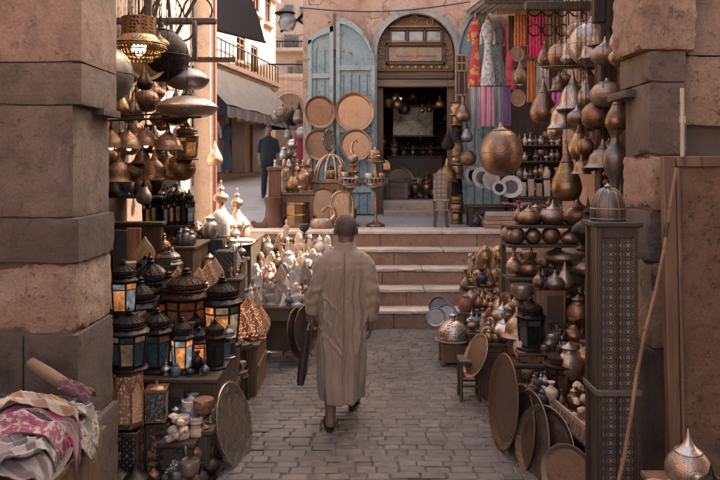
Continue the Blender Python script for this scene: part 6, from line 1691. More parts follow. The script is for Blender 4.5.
# big board leaning on the wall
bd = tag(empty('leaning_board', (2.2, 3.97, .2)), 'big brown framed board leaning against the gate wall', 'board')
bx0, bx1, bz = X_(669, 3.95), 2.62, Z_(156, 3.95)
g = MB(); g.box(((bx0+bx1)/2-2.2, .0, (bz+.2)/2-.2), (bx1-bx0-.05, .03, bz-.2-.05)); g.build('panel', rough('brown_cork', (.185, .115, .08), .35, 7, .95, .9, (.15, .09, .062), fine=110., stain=.4), bd)
g = MB()
g.box((bx0-2.2+.035, -.008, (bz+.2)/2-.2), (.07, .05, bz-.2), bevel=.004); g.box(((bx0+bx1)/2-2.2, -.0085, bz-.2-.03), (bx1-bx0-.15, .05, .06), bevel=.004); g.box((bx0-2.2+.085, -.012, (bz+.2)/2-.2-.03), (.02, .044, bz-.27), bevel=.003)
g.build('frame', wood('board_frame', (.16, .10, .07)), bd); bd.rotation_euler = (R(-2.5), 0, 0)
# bamboo pole, grey pipe
def pole(name, label, pts, r, m, cat, parts=None):
    rt = tag(empty(name, pts[0]), label, cat); o0 = -Vector(pts[0])
    g = MB(); g.tube(pts, r, 10); o = g.build('shaft', m, rt); o.location = o0
    return rt, o0
pa, pb = at(613, 505, 3.55), at(678, 168, 3.85)
pts = [pa.lerp(pb, k/8)+Vector((.01*math.sin(k*1.4), 0, 0)) for k in range(9)]
rt, o0 = pole('bamboo_pole', 'long bamboo pole leaning in front of the inlaid tower and the board', pts, [.0108-.0003*k for k in range(9)], wood('bamboo', (.21, .125, .072), scale=3), 'pole')
g = MB()
for k in range(1, 8): g.tube([pts[k]+Vector((0, 0, -.006)), pts[k]+Vector((0, 0, .006))], .0125, 10)
o = g.build('node', wood('bamboo', (.21, .125, .072), scale=3), rt); o.location = o0
g = MB(); g.tube([pts[6].lerp(pts[7], .25), pts[6].lerp(pts[7], .62)], .0118, 10); o = g.build('tape', plain('black_tape', (.03, .025, .025)), rt); o.location = o0
a, b = at(682, 88, 4.1), at(682.5, 158, 4.1); rt, o0 = pole('grey_pipe', 'thin grey metal pipe standing upright against the gate wall', [b+Vector((0, 0, -.6)), a], .0115, plain('galvanised', (.42, .41, .40), .4, .5), 'pipe')
g = MB(); c = a.lerp(b, .45); g.tube([c+Vector((0, 0, -.02)), c+Vector((0, 0, .02))], .017, 10); o = g.build('joint', plain('galvanised', (.42, .41, .40), .4, .5), rt); o.location = o0
# foreground lamps bottom right
box_table('display_table', 'low brown crate at the foot of the leaning board', 'crate', X_(668, 3.35), X_(735, 3.35), 3.2, 3.6, .50, MIDW)
put('onion', ('pinksil', 'silver'), (X_(690, 3.4), 3.42, .502), .29, 'pierced silvery-copper onion lamp in front of the leaning board', 'lamp', wid=.72)
put('onion', ('pewter', 'iron'), (X_(711, 3.2), 3.2, .502), .21, 'dark grey onion lamp closest to the viewer', 'lamp', wid=.8)
g = MB(); g.grid(lambda u, v: (-.08+.16*u, -.06+.12*v, .02*math.sin(u*7)*math.cos(v*5)), 10, 10, .02); o = g.build('folded_cloth', cloth('beige_cloth', (.42, .3, .23)), None, (X_(666, 3.4), 3.38, .535)); tag(o, 'folded beige cloth lying left of the silvery-copper onion lamp', 'cloth')

crowd(4.98, 5.6, .302, 1.32, 1.7, 5, (.10, .2), 'on the low bench', 'goods on the low bench')
crowd(5.8, 6.12, .45, 1.36, 1.84, 6, (.14, .3), 'on the brown table', 'goods on the brown table')
crowd(6.45, 6.86, SZ3, 1.45, 2.2, 6, (.14, .26), 'on the counter below the ball lamps', 'goods on the counter', ['bronze', 'copper', 'palecop', 'pinksil', 'dullh', 'brass', 'bronze_h'])
crowd(6.52, 6.62, SZ1, 1.42, 2.2, 6, (.15, .24), 'at the back of the onion lamp shelf', 'goods at the back of the shelf', ['bronze', 'copper', 'palecop', 'pinksil', 'dullh', 'brass', 'bronze_h'])
hang_fill(8, 1.95, 2.24, 6.4, 7.6, 2.3, 2.9, (.18, .28), 'hanging deep behind the glossy golden pears', 'small lamps behind the copper pears', ['bronze', 'copper', 'bronze_p', 'pinksil', 'dullh', 'bronze_h'], 3.9)
hang_fill(6, 1.75, 2.2, 5.6, 6.2, 1.95, 2.2, (.14, .2), 'hanging low beside the dark wooden post', 'small lamps beside the dark post', ['bronze', 'copper', 'bronze_p', 'pinksil', 'dullh', 'bronze_h'], 3.9)

crowd(6.98, 7.14, .0, 1.05, 1.45, 5, (.16, .34), 'on the paving between brazier and red cabinet', 'goods on the paving by the brazier', palr)
crowd(6.52, 7.0, .30, 1.32, 1.62, 4, (.22, .42), 'behind the red carved cabinet', 'goods behind the red cabinet', palr+['silver', 'pinksil'])
box_table('display_table', 'dark low table behind the red carved cabinet', 'table', 1.3, 1.66, 6.54, 7.02, .298, DARKW)
crowd(5.2, 5.7, .46, 1.55, 1.95, 5, (.16, .3), 'beside the inlaid tower', 'goods beside the inlaid tower', ['silver', 'pinksil', 'bronze', 'iron', 'copper', 'cream'])
box_table('display_table', 'dark narrow table against the wall behind the slatted crate', 'table', 1.75, 2.2, 5.0, 5.72, .458, DARKW)
hang_fill(6, 1.98, 2.24, 6.0, 6.9, 2.95, 3.4, (.18, .3), 'hanging high under the timbers', 'small lamps under the right timbers', ['bronze', 'copper', 'bronze_p', 'pinksil', 'dullh', 'bronze_h'], 3.95)

box_table('display_table', 'dark table in front of the counter behind the wooden box', 'table', 1.66, 2.2, 6.4-.24, 6.39, .80, DARKW)
crowd(6.17, 6.38, .801, 1.68, 2.16, 6, (.15, .26), 'in front of the counter', 'goods in front of the counter', ['silver', 'pinksil', 'bronze', 'copper', 'brass', 'palecop', 'dullh'])
crowd(6.22, 6.46, .508, 1.12, 1.36, 3, (.12, .2), 'on the red carved cabinet', 'goods on the red cabinet', ['silver', 'pinksil', 'brass', 'palecop'])
box_table('display_table', 'low dark step below the onion shelf at the alley side', 'step', 1.3, 1.62, 6.2, 6.40, .74, DARKW)
crowd(6.21, 6.38, .741, 1.31, 1.6, 5, (.16, .28), 'on the dark step below the onion shelf', 'goods on the step below the shelf', ['silver', 'pinksil', 'bronze', 'copper', 'brass', 'palecop', 'dullh'])
crowd(4.45, 4.9, .301, 1.3, 1.5, 3, (.1, .16), 'behind the leaning trays', 'goods behind the leaning trays') if False else None
# ================================================================ clothes stall on the landing (right of the door)
AZ = Z_(6, 11.0)
ra = tag(empty('corrugated_roof', (3.0, 11.2, AZ)), 'grey corrugated metal roof over the clothes stall', 'roof')
g = MB(); g.grid(lambda u, v: (-1.15+1.75*u, -.9+2.2*v, .03*math.sin(u*100)+.22*v), 220, 2, .006); g.build('sheet', rough('zinc_sheet', (.42, .40, .385), .25, 4, .5, .2), ra)
g = MB(); g.box((.3, -.78, -.06), (2.9, .06, .07), bevel=.004); g.build('batten', DARKW, ra)
p = at(508, 12, 11.2); beam('pale batten at the front of the corrugated roof', (p.x+.25, 11.2, p.z), (.9, .05, .07), PALEW)
def dress(label, px0, px1, pt, pb, Y, m, m2=None, waist=.6, flare=1.25, cat='dress', rz=0.0):
    x0, x1 = X_(px0, Y), X_(px1, Y); cx = (x0+x1)/2; w_ = (x1-x0)/2; h = (pb-pt)*Y/F
    rt = tag(empty('hanging_dress', (cx, Y, Z_(pb, Y)), rz), label, cat)
    rings = []; n = 28; q = random.Random(int(px0))
    ph = q.uniform(0, 6)
    for z, k in ((0, flare), (.12, flare*.98), (.3, flare*.88), (.48, waist*1.25), (.58, waist), (.68, waist*1.1), (.80, 1.0), (.88, 1.02), (.94, .9), (.965, .5), (1.0, .42)):
        fold = max(0, (.5-z))*.32
        rings.append([(w_*k*math.cos(t)*(1+fold*math.sin(7*t+ph)), w_*k*.55*math.sin(t)*(1+fold*math.sin(6*t+ph+z*3))-.02, z*h) for t in [2*PI*i/n for i in range(n)]])
    g = MB(); g.loft(rings); g.build('gown', m, rt)
    for s in (-1, 1):
        g = MB(); g.tube([(s*w_*.75, 0, .9*h), (s*w_*1.15, -.01, .8*h), (s*w_*1.2, -.02, .66*h)], [w_*.3, w_*.26, w_*.3], 10, .7); g.build('sleeve', m2 or m, rt)
    g = MB(); g.tube([(0, 0, h), (0, 0, h*1.06)], w_*.22, 10); g.tube([(0, 0, h*1.06), (0, 0, h*1.12)], .006, 5); g.build('hanger', PALEW, rt)
    return rt
dress('red dress with a gold patterned hem hanging on the blue door leaf', 470, 481, 18, 88, 11.7, cloth('red_satin', (.50, .05, .06), (.55, .3, .12), 'blotch', 9.))
dress('white and silver embroidered dress beside the red one', 482, 493, 20, 92, 11.6, cloth('white_lace', (.62, .60, .60), (.30, .32, .36), 'blotch', 24.))
dress('grey checked dress with a purple shawl', 494, 504, 24, 88, 11.7, cloth('grey_check', (.26, .26, .28), (.14, .14, .17), 'blotch', 30.), cloth('purple_shawl', (.16, .12, .28)))
dress('bright pink dress nearest the round plates', 505, 514, 24, 90, 11.7, cloth('pink_satin', (.62, .09, .16), (.42, .05, .1), 'blotch', 8.), waist=.7)
def hanging(label, px0, px1, pt, pb, Y, m, name='hanging_cloth', cat='cloth', waves=5, m2=None, fringe=False):
    x0, x1 = X_(px0, Y), X_(px1, Y); h = (pb-pt)*Y/F; q = random.Random(int(px0*7))
    rt = tag(empty(name, ((x0+x1)/2, Y, Z_(pb, Y))), label, cat); ph = q.uniform(0, 6)
    def f(u, v): return ((u-.5)*(x1-x0)*(1-.06*v), .018*math.sin(u*waves*6.28+ph+v)*(1-.4*v)+.01*math.sin(v*5+u*3), h*v)
    g = MB(); g.grid(f, 36, 14, .008); g.build('fabric', m, rt)
    if m2:
        g = MB(); g.grid(lambda u, v: (f(u, v*.22)[0]*1.01, f(u, v*.22)[1]-.012, f(u, v*.22)[2]), 36, 4, .006); g.build('border', m2, rt)
    g = MB(); g.tube([(-(x1-x0)*.52, 0, h), ((x1-x0)*.52, 0, h)], .012, 6); g.build('rod', DARKW, rt)
    return rt
hanging('pale grey striped scarf at the door edge of the clothes stall', 469, 480, 86, 128, 11.45, cloth('grey_scarf', (.58, .55, .53), (.34, .32, .32), 'stripe', 60.), 'hanging_scarf', 'scarf')
hanging('pink and white striped scarf in the middle of the row', 480, 494, 86, 126, 11.4, cloth('pink_scarf', (.62, .18, .32), (.66, .48, .5), 'stripe', 70.), 'hanging_scarf', 'scarf')
hanging('blue-grey striped scarf beside the pink one', 494, 502, 86, 127, 11.45, cloth('blue_scarf', (.28, .30, .36), (.45, .43, .45), 'stripe', 80.), 'hanging_scarf', 'scarf')
hanging('violet scarf at the end of the row', 502, 511, 86, 126, 11.4, cloth('violet_scarf', (.27, .12, .33), (.15, .12, .22), 'stripe', 60.), 'hanging_scarf', 'scarf')
hanging('rust orange printed cloth hanging beneath the roof', 514, 530, 13, 55, 11.3, cloth('rust_print', (.52, .16, .06), (.6, .36, .15), 'sequins', 34.), m2=cloth('rust_border', (.2, .05, .035)))
hanging('hot pink sequinned cloth hanging beneath the roof', 529.5, 546, 12, 56, 11.25, cloth('pink_sequin', (.68, .03, .18), (.75, .35, .4), 'sequins', 42.), m2=cloth('pink_border', (.75, .02, .2)))
hanging('brown glittering cloth hanging beneath the roof, beside the hot pink one', 547, 566, 12, 57, 11.2, cloth('brown_glitter', (.22, .14, .08), (.5, .36, .2), 'sequins', 50.))
hanging('dark olive cloth between the pink dress and the rust print', 508, 516, 16, 50, 11.45, cloth('olive_cloth', (.12, .09, .055)))
hanging('orange scarf hanging below the rust print', 527, 535, 60, 102, 10.9, cloth('orange_scarf', (.48, .15, .04)), 'hanging_scarf', 'scarf', 2)
hanging('pale grey scarf hanging below the hot pink cloth', 536, 549, 62, 110, 10.95, cloth('white_scarf', (.50, .47, .46), (.32, .3, .3), 'blotch', 8.), 'hanging_scarf', 'scarf', 3)
hanging('magenta scarf hanging behind the nickel cone lamps', 552, 566, 78, 106, 10.9, cloth('magenta_scarf', (.55, .14, .40)), 'hanging_scarf', 'scarf', 3)
# shelves of teapots at the back of the clothes stall
tp = tag(empty('display_shelf', (X_(536, 11.6), 11.6, LZ)), 'dark shelves of silver coffee pots behind the brown ball lamp', 'shelf')
tz_ = [Z_(v, 11.6) for v in (194, 178, 161, 145)]
for z in tz_:
    g = MB(); g.box((0, 0, z-LZ-.012), (.95, .3, .024), bevel=.003); g.build('shelf_board', DARKW, tp)
g = MB(); g.box((0, .17, 1.3), (1.0, .03, 2.6)); g.build('back_board', DARKW, tp)
for sx in (-1, 1): g = MB(); g.box((sx*.49, 0, .9), (.03, .3, 1.8)); g.build('side_board', DARKW, tp)
mats_ = ['silver', 'pewter', 'pinksil', 'whitep', 'silver', 'iron', 'dullh', 'bluestone', 'palecop']
kk = ['ewer', 'spire', 'amphora', 'jar', 'bottle', 'cup']; KW = {'ewer': 'coffee pot', 'spire': 'spired pot', 'amphora': 'vase', 'jar': 'lidded jar', 'bottle': 'long-necked bottle', 'cup': 'goblet'}
rs = random.Random(4)
for li, z in enumerate(tz_):
    used = set()
    for i in range(9):
        px = 514+i*5.4
        for _ in range(50):
            kd, mt = rs.choice(kk), rs.choice(mats_)
            if (kd, mt) not in used: break
        used.add((kd, mt))
        lab = '%s %s on the %s dark shelf behind the ball lamp' % (MW[mt], KW[kd], ('lowest', 'second lowest', 'second highest', 'highest')[li])
        v = mt if kd == 'ewer' else (mt, kd)
        stand_px('ewer' if kd == 'ewer' else 'vase', v, px, 11.52, z+.001, rs.uniform(10, 13.5), lab, KW[kd], 'vessels on the dark shelves', rz=rs.uniform(-.5, .5))
# small white boxes below, bottom of shelves
for i, (px, hp) in enumerate(((522, 14), (530, 17), (538, 13), (546, 16))):
    p = at(px, 196, 11.35); h = hp*11.35/F; g = MB(); g.box((0, 0, h/2), (.09, .08, h), bevel=.004); o = g.build('gift_box', rough(('cream_card', 'pink_card', 'tan_card', 'white_card')[i], ((.52, .42, .34), (.5, .34, .3), (.4, .28, .2), (.58, .52, .47))[i], .15, 6), None, (p.x, 11.3, LZ+.45)); tag(o, ('cream card box second row under the silver pots, alley end', 'pinkish card box, tallest on the low bench', 'tan card box, shortest on the low bench', 'white card box at the wall end of the low bench')[i], 'box')
box_table('low_bench', 'dark bench under the card boxes at the back of the clothes stall', 'bench', X_(514, 11.3), X_(560, 11.3), 11.15, 11.42, LZ+.449, DARKW, zb=LZ)
# silver plates standing on a dark bench, books
box_table('low_bench', 'low dark bench with silver plates beside the shop door', 'bench', X_(468, 10.95), X_(520, 10.95), 10.8, 11.15, LZ+.33, plain('black_wood', (.03, .027, .026)), zb=LZ, open_front=True)
for i, (px, py, dpx, rz, Y) in enumerate(((473, 176, 20, 25, 11.06), (482, 178, 22, 12, 10.98), (491, 181, 20, 20, 10.92), (499, 188, 15, 5, 10.84), (511, 187, 23, -12, 10.88))):
    disc('silver_e', px, py, Y, dpx*Y/F, rz, 14, ('silver plate at the door end of the low dark bench', 'silver plate second from the shop door', 'silver plate in the middle of five', 'smallest silver plate, in front of the others', 'largest silver plate, farthest from the shop door')[i], 'plate', kind='dish')
for k, (py, c, wd) in enumerate(((219, (.36, .2, .13), 33), (214.2, (.42, .26, .17), 34), (209.4, (.34, .2, .14), 32), (205, (.40, .36, .33), 30))):
    p = at(502, py, 10.55); g = MB(); g.box((0, 0, 0), (wd*10.55/F, .26, .055), bevel=.004); o = g.build('flat_box', wood('box_lid%d' % k, c, axis=0), None, (p.x, 10.62, LZ+.03+.062*k)); tag(o, ('lowest flat brown box of the pile below the silver plates', 'second flat box of the pile, palest wood', 'third flat box of the pile, dull brown', 'grey flat box topmost of the pile below the silver plates')[k], 'box')
g = MB(); g.grid(lambda u, v: (-.22+.44*u, -.12+.24*v, .02*math.sin(u*8+v*3)), 16, 8, .02); o = g.build('folded_cloth', cloth('magenta_fold', (.36, .10, .28)), None, (X_(517, 10.8), 10.85, LZ+.36)); tag(o, 'folded magenta cloth on the low dark bench by the plates', 'cloth')
# carved column of lamps beside the door
def lamp_column():
    Y = 11.3; x = X_(457, Y); rt = tag(empty('carved_column', (x, Y, LZ)), 'tall bronze column of stacked pierced drums beside the shop door', 'column')
    top = Z_(112, Y)-LZ; z = 0; q = random.Random(9); k = 0
    while z < top:
        h = q.uniform(.12, .3); r = q.uniform(.085, .12)
        g = MB(); g.lathe(smooth_prof([(r*1.1, z), (r*1.12, z+.02), (r*.9, z+h*.2), (r, z+h*.5), (r*.85, z+h*.85), (r*1.1, z+h-.01)], 2), 12)
        g.build('drum', (BRASS_P, BRONZE_P, BRASS_E, IRON_F)[k % 4], rt); z += h; k += 1
lamp_column()
for i, (px, pt, pb, Y, kd, v) in enumerate(((448, 128, 150, 11.0, 'pear', ('iron_f', 'iron')), (467, 122, 142, 11.1, 'pear', ('pewter', 'iron')), (447, 158, 182, 11.2, 'bell', ('brass_p', 'brass')), (468, 148, 166, 11.0, 'globe', ('bronze_p', 'bronze')), (463, 96, 122, 11.2, 'pear', ('bronze', 'brass')))):
    hang_px(kd, v, px, pt, pb, Y, ('black filigree pear lamp beside the shop door', 'pewter pear lamp right of the bronze column', 'brass bell lamp left of the bronze column', 'pierced bronze globe right of the bronze column', 'bronze pear lamp under the carved shutter')[i], 'lamp', ceil=3.6)
# mother-of-pearl chair
ch = tag(empty('inlaid_chair', (X_(441, 10.75), 10.75, LZ)), 'small inlaid wooden chair with a pierced apron beside the shop door', 'chair')
INL2 = inlay('chair_inlay', dark=(.10, .06, .045), light=(.55, .42, .34), scale=90., thr=.35)
g = MB(); g.box((0, 0, .42), (.22, .22, .03), bevel=.004); g.build('seat', INL2, ch)
for sx in (-1, 1):
    for sy in (-1, 1): g = MB(); g.tube([(sx*.095, sy*.095, 0), (sx*.08, sy*.08, .2), (sx*.095, sy*.095, .41)], [.014, .02, .022], 7); g.build('leg', DARKW, ch)
g = MB()
for k in range(4): g.box((-.075+.05*k, -.112, .34), (.02, .012, .13)); 
g.box((0, -.112, .27), (.2, .012, .02)); g.build('apron', INL2, ch)
g = MB(); g.prism([(-.1, .43), (-.11, .7), (-.06, .84), (0, .9), (.06, .84), (.11, .7), (.1, .43)], .025, Matrix.Translation((0, .09, 0))); g.build('back', INL2, ch)

# ================================================================ inside the shop
sg = tag(empty('shop_mirror', at(413, 121, 14.6)), 'wide framed mirror with a pale top edge deep in the shop', 'mirror')
g = MB(); g.box((0, 0, 0), (.83, .03, .58)); g.build('glass', metal('foxed_mirror', (.30, .27, .24), .3, .2, 4.0, bmp=.4), sg)
g = MB(); g.box((0, -.01, .31), (.9, .06, .05)); g.box((0, -.01, -.31), (.9, .06, .03)); g.build('frame', PALEW, sg)
g = MB(); g.box((0, 0, -.9), (.9, .02, .0)); g.bm.clear(); g.box((0, .1, -.28), (.7, .05, .02)); g.build('ledge', DARKW, sg)
hang_px('lantern', ('copper', ('cream', 'amber'), 6, .34, 6.0), 396, 90, 108, 13.2, 'small glowing copper lantern in the shop doorway', 'lantern', ceil=4.4)
def ct(label, px, Y, z, wd, dp):  # counter
    box_table('shop_counter', label, 'counter', X_(px, Y)-wd/2, X_(px, Y)+wd/2, Y, Y+dp, z, DARKW, zb=IZ-.01)
ct('dark counter running across the inside of the shop', 415, 13.9, Z_(156, 13.9), 1.1, .35)
put('bust', 'copper', (X_(394, 13.95), 13.97, Z_(156, 13.9)), .38, 'copper seated figure on the shop counter', 'statuette', rz=0)
put('vase', ('brass', 'jar'), (X_(404, 13.95), 13.97, Z_(156, 13.9)), .16, 'brass jar on the shop counter', 'jar')
put('vase', ('silver', 'ewer') if False else ('silver', 'bottle'), (X_(413, 13.95), 13.97, Z_(156, 13.9)), .22, 'silver bottle on the shop counter', 'bottle')
put('ewer', 'brass', (X_(423, 13.95), 13.97, Z_(156, 13.9)), .2, 'brass coffee pot on the shop counter', 'coffee pot', rz=.4)
put('vase', ('copper', 'spire'), (X_(431, 13.95), 13.97, Z_(156, 13.9)), .24, 'copper spired pot on the shop counter', 'pot')
put('dome', 'glow', (X_(385, 13.0), 12.98, Z_(170, 13.0)), .19, 'small amber bowl lamp glowing at the door jamb', 'lamp')
box_table('display_stand', 'narrow dark stand under the glowing amber bowl lamp', 'stand', X_(382, 13), X_(389, 13), 12.92, 13.04, Z_(170, 13.0)-.002, DARKW, zb=IZ-.01)
for i, (px, py, Y, dm, rz) in enumerate(((399, 182, 13.5, .62, 15), (417, 188, 13.7, .46, -8), (429, 184, 13.8, .5, -30))):
    disc(('oldtray', 'brass'), px, py, Y, dm, rz, 8, ('large dark round tray leaning inside the shop', 'middle round tray leaning below the shop counter', 'round tray leaning beside the inlaid chair')[i])
rs = random.Random(31)
for li in range(3):
    z = 1.9+.55*li+.022
    for i in range(7):
        mt = rs.choice(['brass', 'silver', 'bronze', 'copper', 'pewter']); kd = ['spire', 'jar', 'amphora', 'bottle', 'cup', 'spire', 'jar'][i]
        put('vase', (mt, kd), (dcx-.75+.27*i, FY+2.92, z), rs.uniform(.2, .33), '%s %s at %s of the %s back shop shelf' % (MW[mt], KW[kd], ('the far corner', 'the lamp side', 'the mirror edge', 'mid shelf', 'right of mid shelf', 'the column side', 'the near corner')[i], ('low', 'middle', 'high')[li]), 'vessel', 'vessels at the back of the shop')

# ================================================================ copper goods in front of the blue doors
disc(('copper_e', 'copper'), 320, 112, 12.25, .58, 24, 3, 'tall-looking copper tray hung on the door leaf nearest the street')
disc(('copper_e', 'copper'), 354.5, 112, 12.28, .70, -4, 3, 'widest copper tray hung on the taller blue door leaf')
disc(('copper_e', 'brass'), 320, 145, 12.15, .56, 20, 6, 'engraved copper plate below the tall-looking tray')
disc(('copper_e', 'copper'), 356, 145, 12.18, .56, -4, 6, 'engraved copper plate below the widest tray')
md = at(329, 140, 11.7); mo = tag(empty('oval_mirror', md), 'oval mirror in a pale pierced frame among the copper goods', 'mirror')
g = MB(); g.lathe([(0, 0), (.085, 0), (.085, -.01), (0, -.01)], 28, Matrix.Rotation(PI/2, 4, 'X') @ Matrix.Diagonal((1, 1.75, 1, 1))); g.build('glass', metal('mirror_glass', (.6, .62, .63), .1, .8), mo)
g = MB(); g.torus((0, 0, .005), .098, .018, 32, 8, Matrix.Rotation(PI/2, 4, 'X') @ Matrix.Diagonal((1, 1.65, 1, 1))); g.build('frame', M['silver_f'], mo)
g = MB(); g.tube([(0, .01, -.16), (0, .02, -.3)], .012, 6); g.build('stem', BRASS, mo); mo.rotation_euler = (0, 0, .3)
def side_table(label, px, py, Y, wpx, dpt=.4, m=MIDW, zb=None, **k):
    zb = LZ if zb is None else zb
    w_ = wpx*Y/F; return box_table('side_table', label, 'table', X_(px, Y)-w_/2, X_(px, Y)+w_/2, Y, Y+dpt, Z_(py, Y), m, zb=zb, open_front=True)
CT = side_table('carved copper-brown table carrying the copper cage', 325, 181, 11.1, 40, .35, wood('coppery_wood', (.30, .17, .11)))
# copper cage of arched ribs
cg = tag(empty('copper_cage', (X_(331, 11.25), 11.25, Z_(181, 11.1)+.001)), 'arched copper cage of curved ribs on the carved table', 'cage')
for a_ in range(5):
    an = a_*PI/5; g = MB(); g.tube([(.27*math.cos(t)*math.cos(an), .27*math.cos(t)*math.sin(an)*.6, .42*math.sin(t)) for t in [PI*k/16 for k in range(17)]], .018, 8); g.build('rib', M['palecop'], cg)
g = MB(); g.torus((0, 0, .012), .27, .014, 30, 6, Matrix.Diagonal((1, .6, 1, 1))); g.build('ring', COPPER, cg)
put('vase', ('copper', 'jar'), (X_(331, 11.25), 11.25, Z_(181, 11.1)+.002), .26, 'copper jar standing inside the copper cage', 'jar')
put('bust', 'palecop', (X_(341, 11.2), 11.14, Z_(181, 11.1)+.002), .26, 'pale copper bust in front of the copper cage', 'bust', rz=.1)
disc(('copper_e', 'copper'), 323, 203, 11.0, .50, 8, 10, 'copper plate standing under the carved table')
# arched picture frame and swan at its foot
fr = tag(empty('arched_frame', (X_(342, 10.9), 10.9, LZ)), 'pale carved frame with an arched top leaning under the carved table', 'frame'); ww = .17
g = MB(); pts_o = [(-ww, 0), (-ww, .38)]+[(-ww*math.cos(t), .38+.17*math.sin(t)) for t in [PI*k/10 for k in range(1, 10)]]+[(ww, .38), (ww, 0)]; g.prism(pts_o, .02); g.build('panel', COPPER_E, fr)
g = MB(); g.tube([(a, -.012, b) for a, b in pts_o], .022, 7); g.tube([(-ww, -.012, .02), (ww, -.012, .02)], .022, 7); g.build('moulding', M['palecop'], fr); fr.rotation_euler = (R(-8), 0, 0)
sw = tag(empty('swan_planter', (X_(322, 10.6), 10.6, LZ)), 'pale copper swan-necked planter on the landing edge', 'planter')
g = MB(); g.loft([[(rx*math.cos(t), ry*math.sin(t), z) for t in [2*PI*k/18 for k in range(18)]] for z, rx, ry in ((0, .15, .1), (.06, .19, .12), (.13, .17, .1), (.15, .14, .08))]); g.build('body', M['palecop'], sw)
g = MB(); g.tube([(.12, 0, .1), (.2, 0, .2), (.17, 0, .3), (.08, 0, .34), (.02, 0, .28), (.0, -.01, .24)], [.05, .04, .032, .03, .032, .012], 9); g.build('neck', M['palecop'], sw)
# pedestal tables with towers
def pedestal(label, px, Y, py, rpx, m=COPPER):
    h = Z_(py, Y)-LZ; r = rpx*Y/F; rt = tag(empty('pedestal_table', (X_(px, Y), Y, LZ)), label, 'table')
    g = MB(); g.lathe(smooth_prof([(r*.75, 0), (r*.7, .03), (r*.25, .07), (.022, .14), (.03, h*.45), (.02, h*.7), (.03, h-.12), (r*.5, h-.06)], 3), 18); g.build('stem', m, rt)
    g = MB(); g.lathe([(0, h-.03), (r*.95, h-.03), (r, h-.01), (r*1.02, h+.02), (r*.98, h), (0, h)], 28); g.build('tray', m, rt)
    g = MB()
    for k in range(18):
        a = 2*PI*k/18; g.tube([(r*math.cos(a), r*math.sin(a), h), (r*math.cos(a), r*math.sin(a), h+.09)], .005, 4)
    g.torus((0, 0, h+.095), r, .008, 28, 6); g.build('gallery', SILVER, rt)
    return h+LZ
h1 = pedestal('silver-galleried copper pedestal table carrying the swan-necked fountain', 350, 10.95, 184, 12, BRASS)
h2 = pedestal('silver-galleried copper pedestal table carrying the tiered lamp', 375.5, 10.95, 184, 12.5, COPPER)
ft = tag(empty('swan_fountain', (X_(353, 10.95), 10.95, h1+.001)), 'tiered copper fountain topped by a swan neck', 'fountain')
for z0, r, h in ((0, .13, .12), (.12, .1, .12), (.24, .07, .1)):
    g = MB(); g.lathe(smooth_prof([(r*.5, z0), (r*.6, z0+.02), (r, z0+h*.55), (r*1.02, z0+h*.65), (r*.5, z0+h*.9), (r*.45, z0+h)], 3), 20); g.build('bowl', COPPER, ft)
g = MB(); g.ball((0, 0, .4), (.085, .085, .075)); g.tube([(0, 0, .44), (-.03, 0, .55), (0, 0, .66), (.05, 0, .69), (.08, 0, .64)], [.03, .022, .02, .022, .01], 8); g.build('swan_neck', M['palecop'], ft)
tl = tag(empty('tiered_lamp', (X_(375.5, 10.95), 10.95, h2+.001)), 'copper tiered lamp with a flat drum on a slim bottle stem', 'lamp')
g = MB(); g.lathe(smooth_prof([(.05, 0), (.06, .03), (.075, .1), (.04, .19), (.022, .27), (.03, .33)], 3), 18); g.build('stem', COPPER, tl)
g = MB(); g.lathe([(.03, .32), (.16, .33), (.165, .35), (.15, .36), (.15, .39), (.0, .39)], 28); g.build('tray', BRONZE, tl)
g = MB(); g.lathe([(.1, .39), (.115, .4), (.115, .44), (.105, .45), (.105, .49), (.09, .5), (.085, .53), (.03, .54), (.02, .58), (0, .58)], 28); g.build('drum', COPPER, tl)
for i, (px, hp, v) in enumerate(((345, 12, ('silver', 'cup')), (356, 11, ('silver', 'jar')))):
    stand_px('vase', v, px, 10.9, h1, hp, ('silver goblet inside the gallery of the fountain table', 'silver jar inside the gallery of the fountain table')[i], 'pot')
for i, px in enumerate((369, 382)):
    stand_px('vase', (('whitep', 'copper')[i], 'cup'), px, 10.9, h2, 11, ('white cup inside the gallery of the tiered lamp table', 'copper goblet inside the gallery of the tiered lamp table')[i], 'pot')
# small round table, drum and the carved stump
side_table('low brown table with souvenirs beside the carved copper table', 296, 193, 10.85, 34, .4)
drm = tag(empty('carved_drum', (X_(295, 10.75), 10.82, LZ)), 'eight-sided carved brass-brown drum under the low brown table', 'drum')
g = MB(); g.lathe([(.16, 0), (.165, .02), (.165, .36), (.16, .38), (0, .38)], 8); g.build('body', BRASS_E, drm)
g = MB()
for z in (.02, .19, .36): g.torus((0, 0, z), .166, .009, 32, 5)
g.build('band', BRASS, drm)
st_ = tag(empty('carved_chair', (X_(273, 10.75), 10.75, LZ)), 'dark reddish carved wooden seat at the street side of the copper goods', 'seat')
g = MB(); g.loft([[(rx*math.cos(t), ry*math.sin(t), z) for t in [2*PI*k/20 for k in range(20)]] for z, rx, ry in ((0, .17, .16), (.05, .18, .16), (.16, .13, .12), (.3, .11, .11), (.42, .14, .13), (.46, .15, .14))]); g.build('body', REDW, st_)
g = MB(); g.box((.02, .08, .68), (.2, .05, .5), bevel=.012); g.box((.02, .05, .9), (.24, .07, .06), bevel=.01); g.build('back', REDW, st_)
g = MB(); g.tube([(-.1, -.1, .02), (-.24, -.14, .03), (-.3, -.16, .1)], [.07, .055, .03], 8); g.build('foot', REDW, st_)
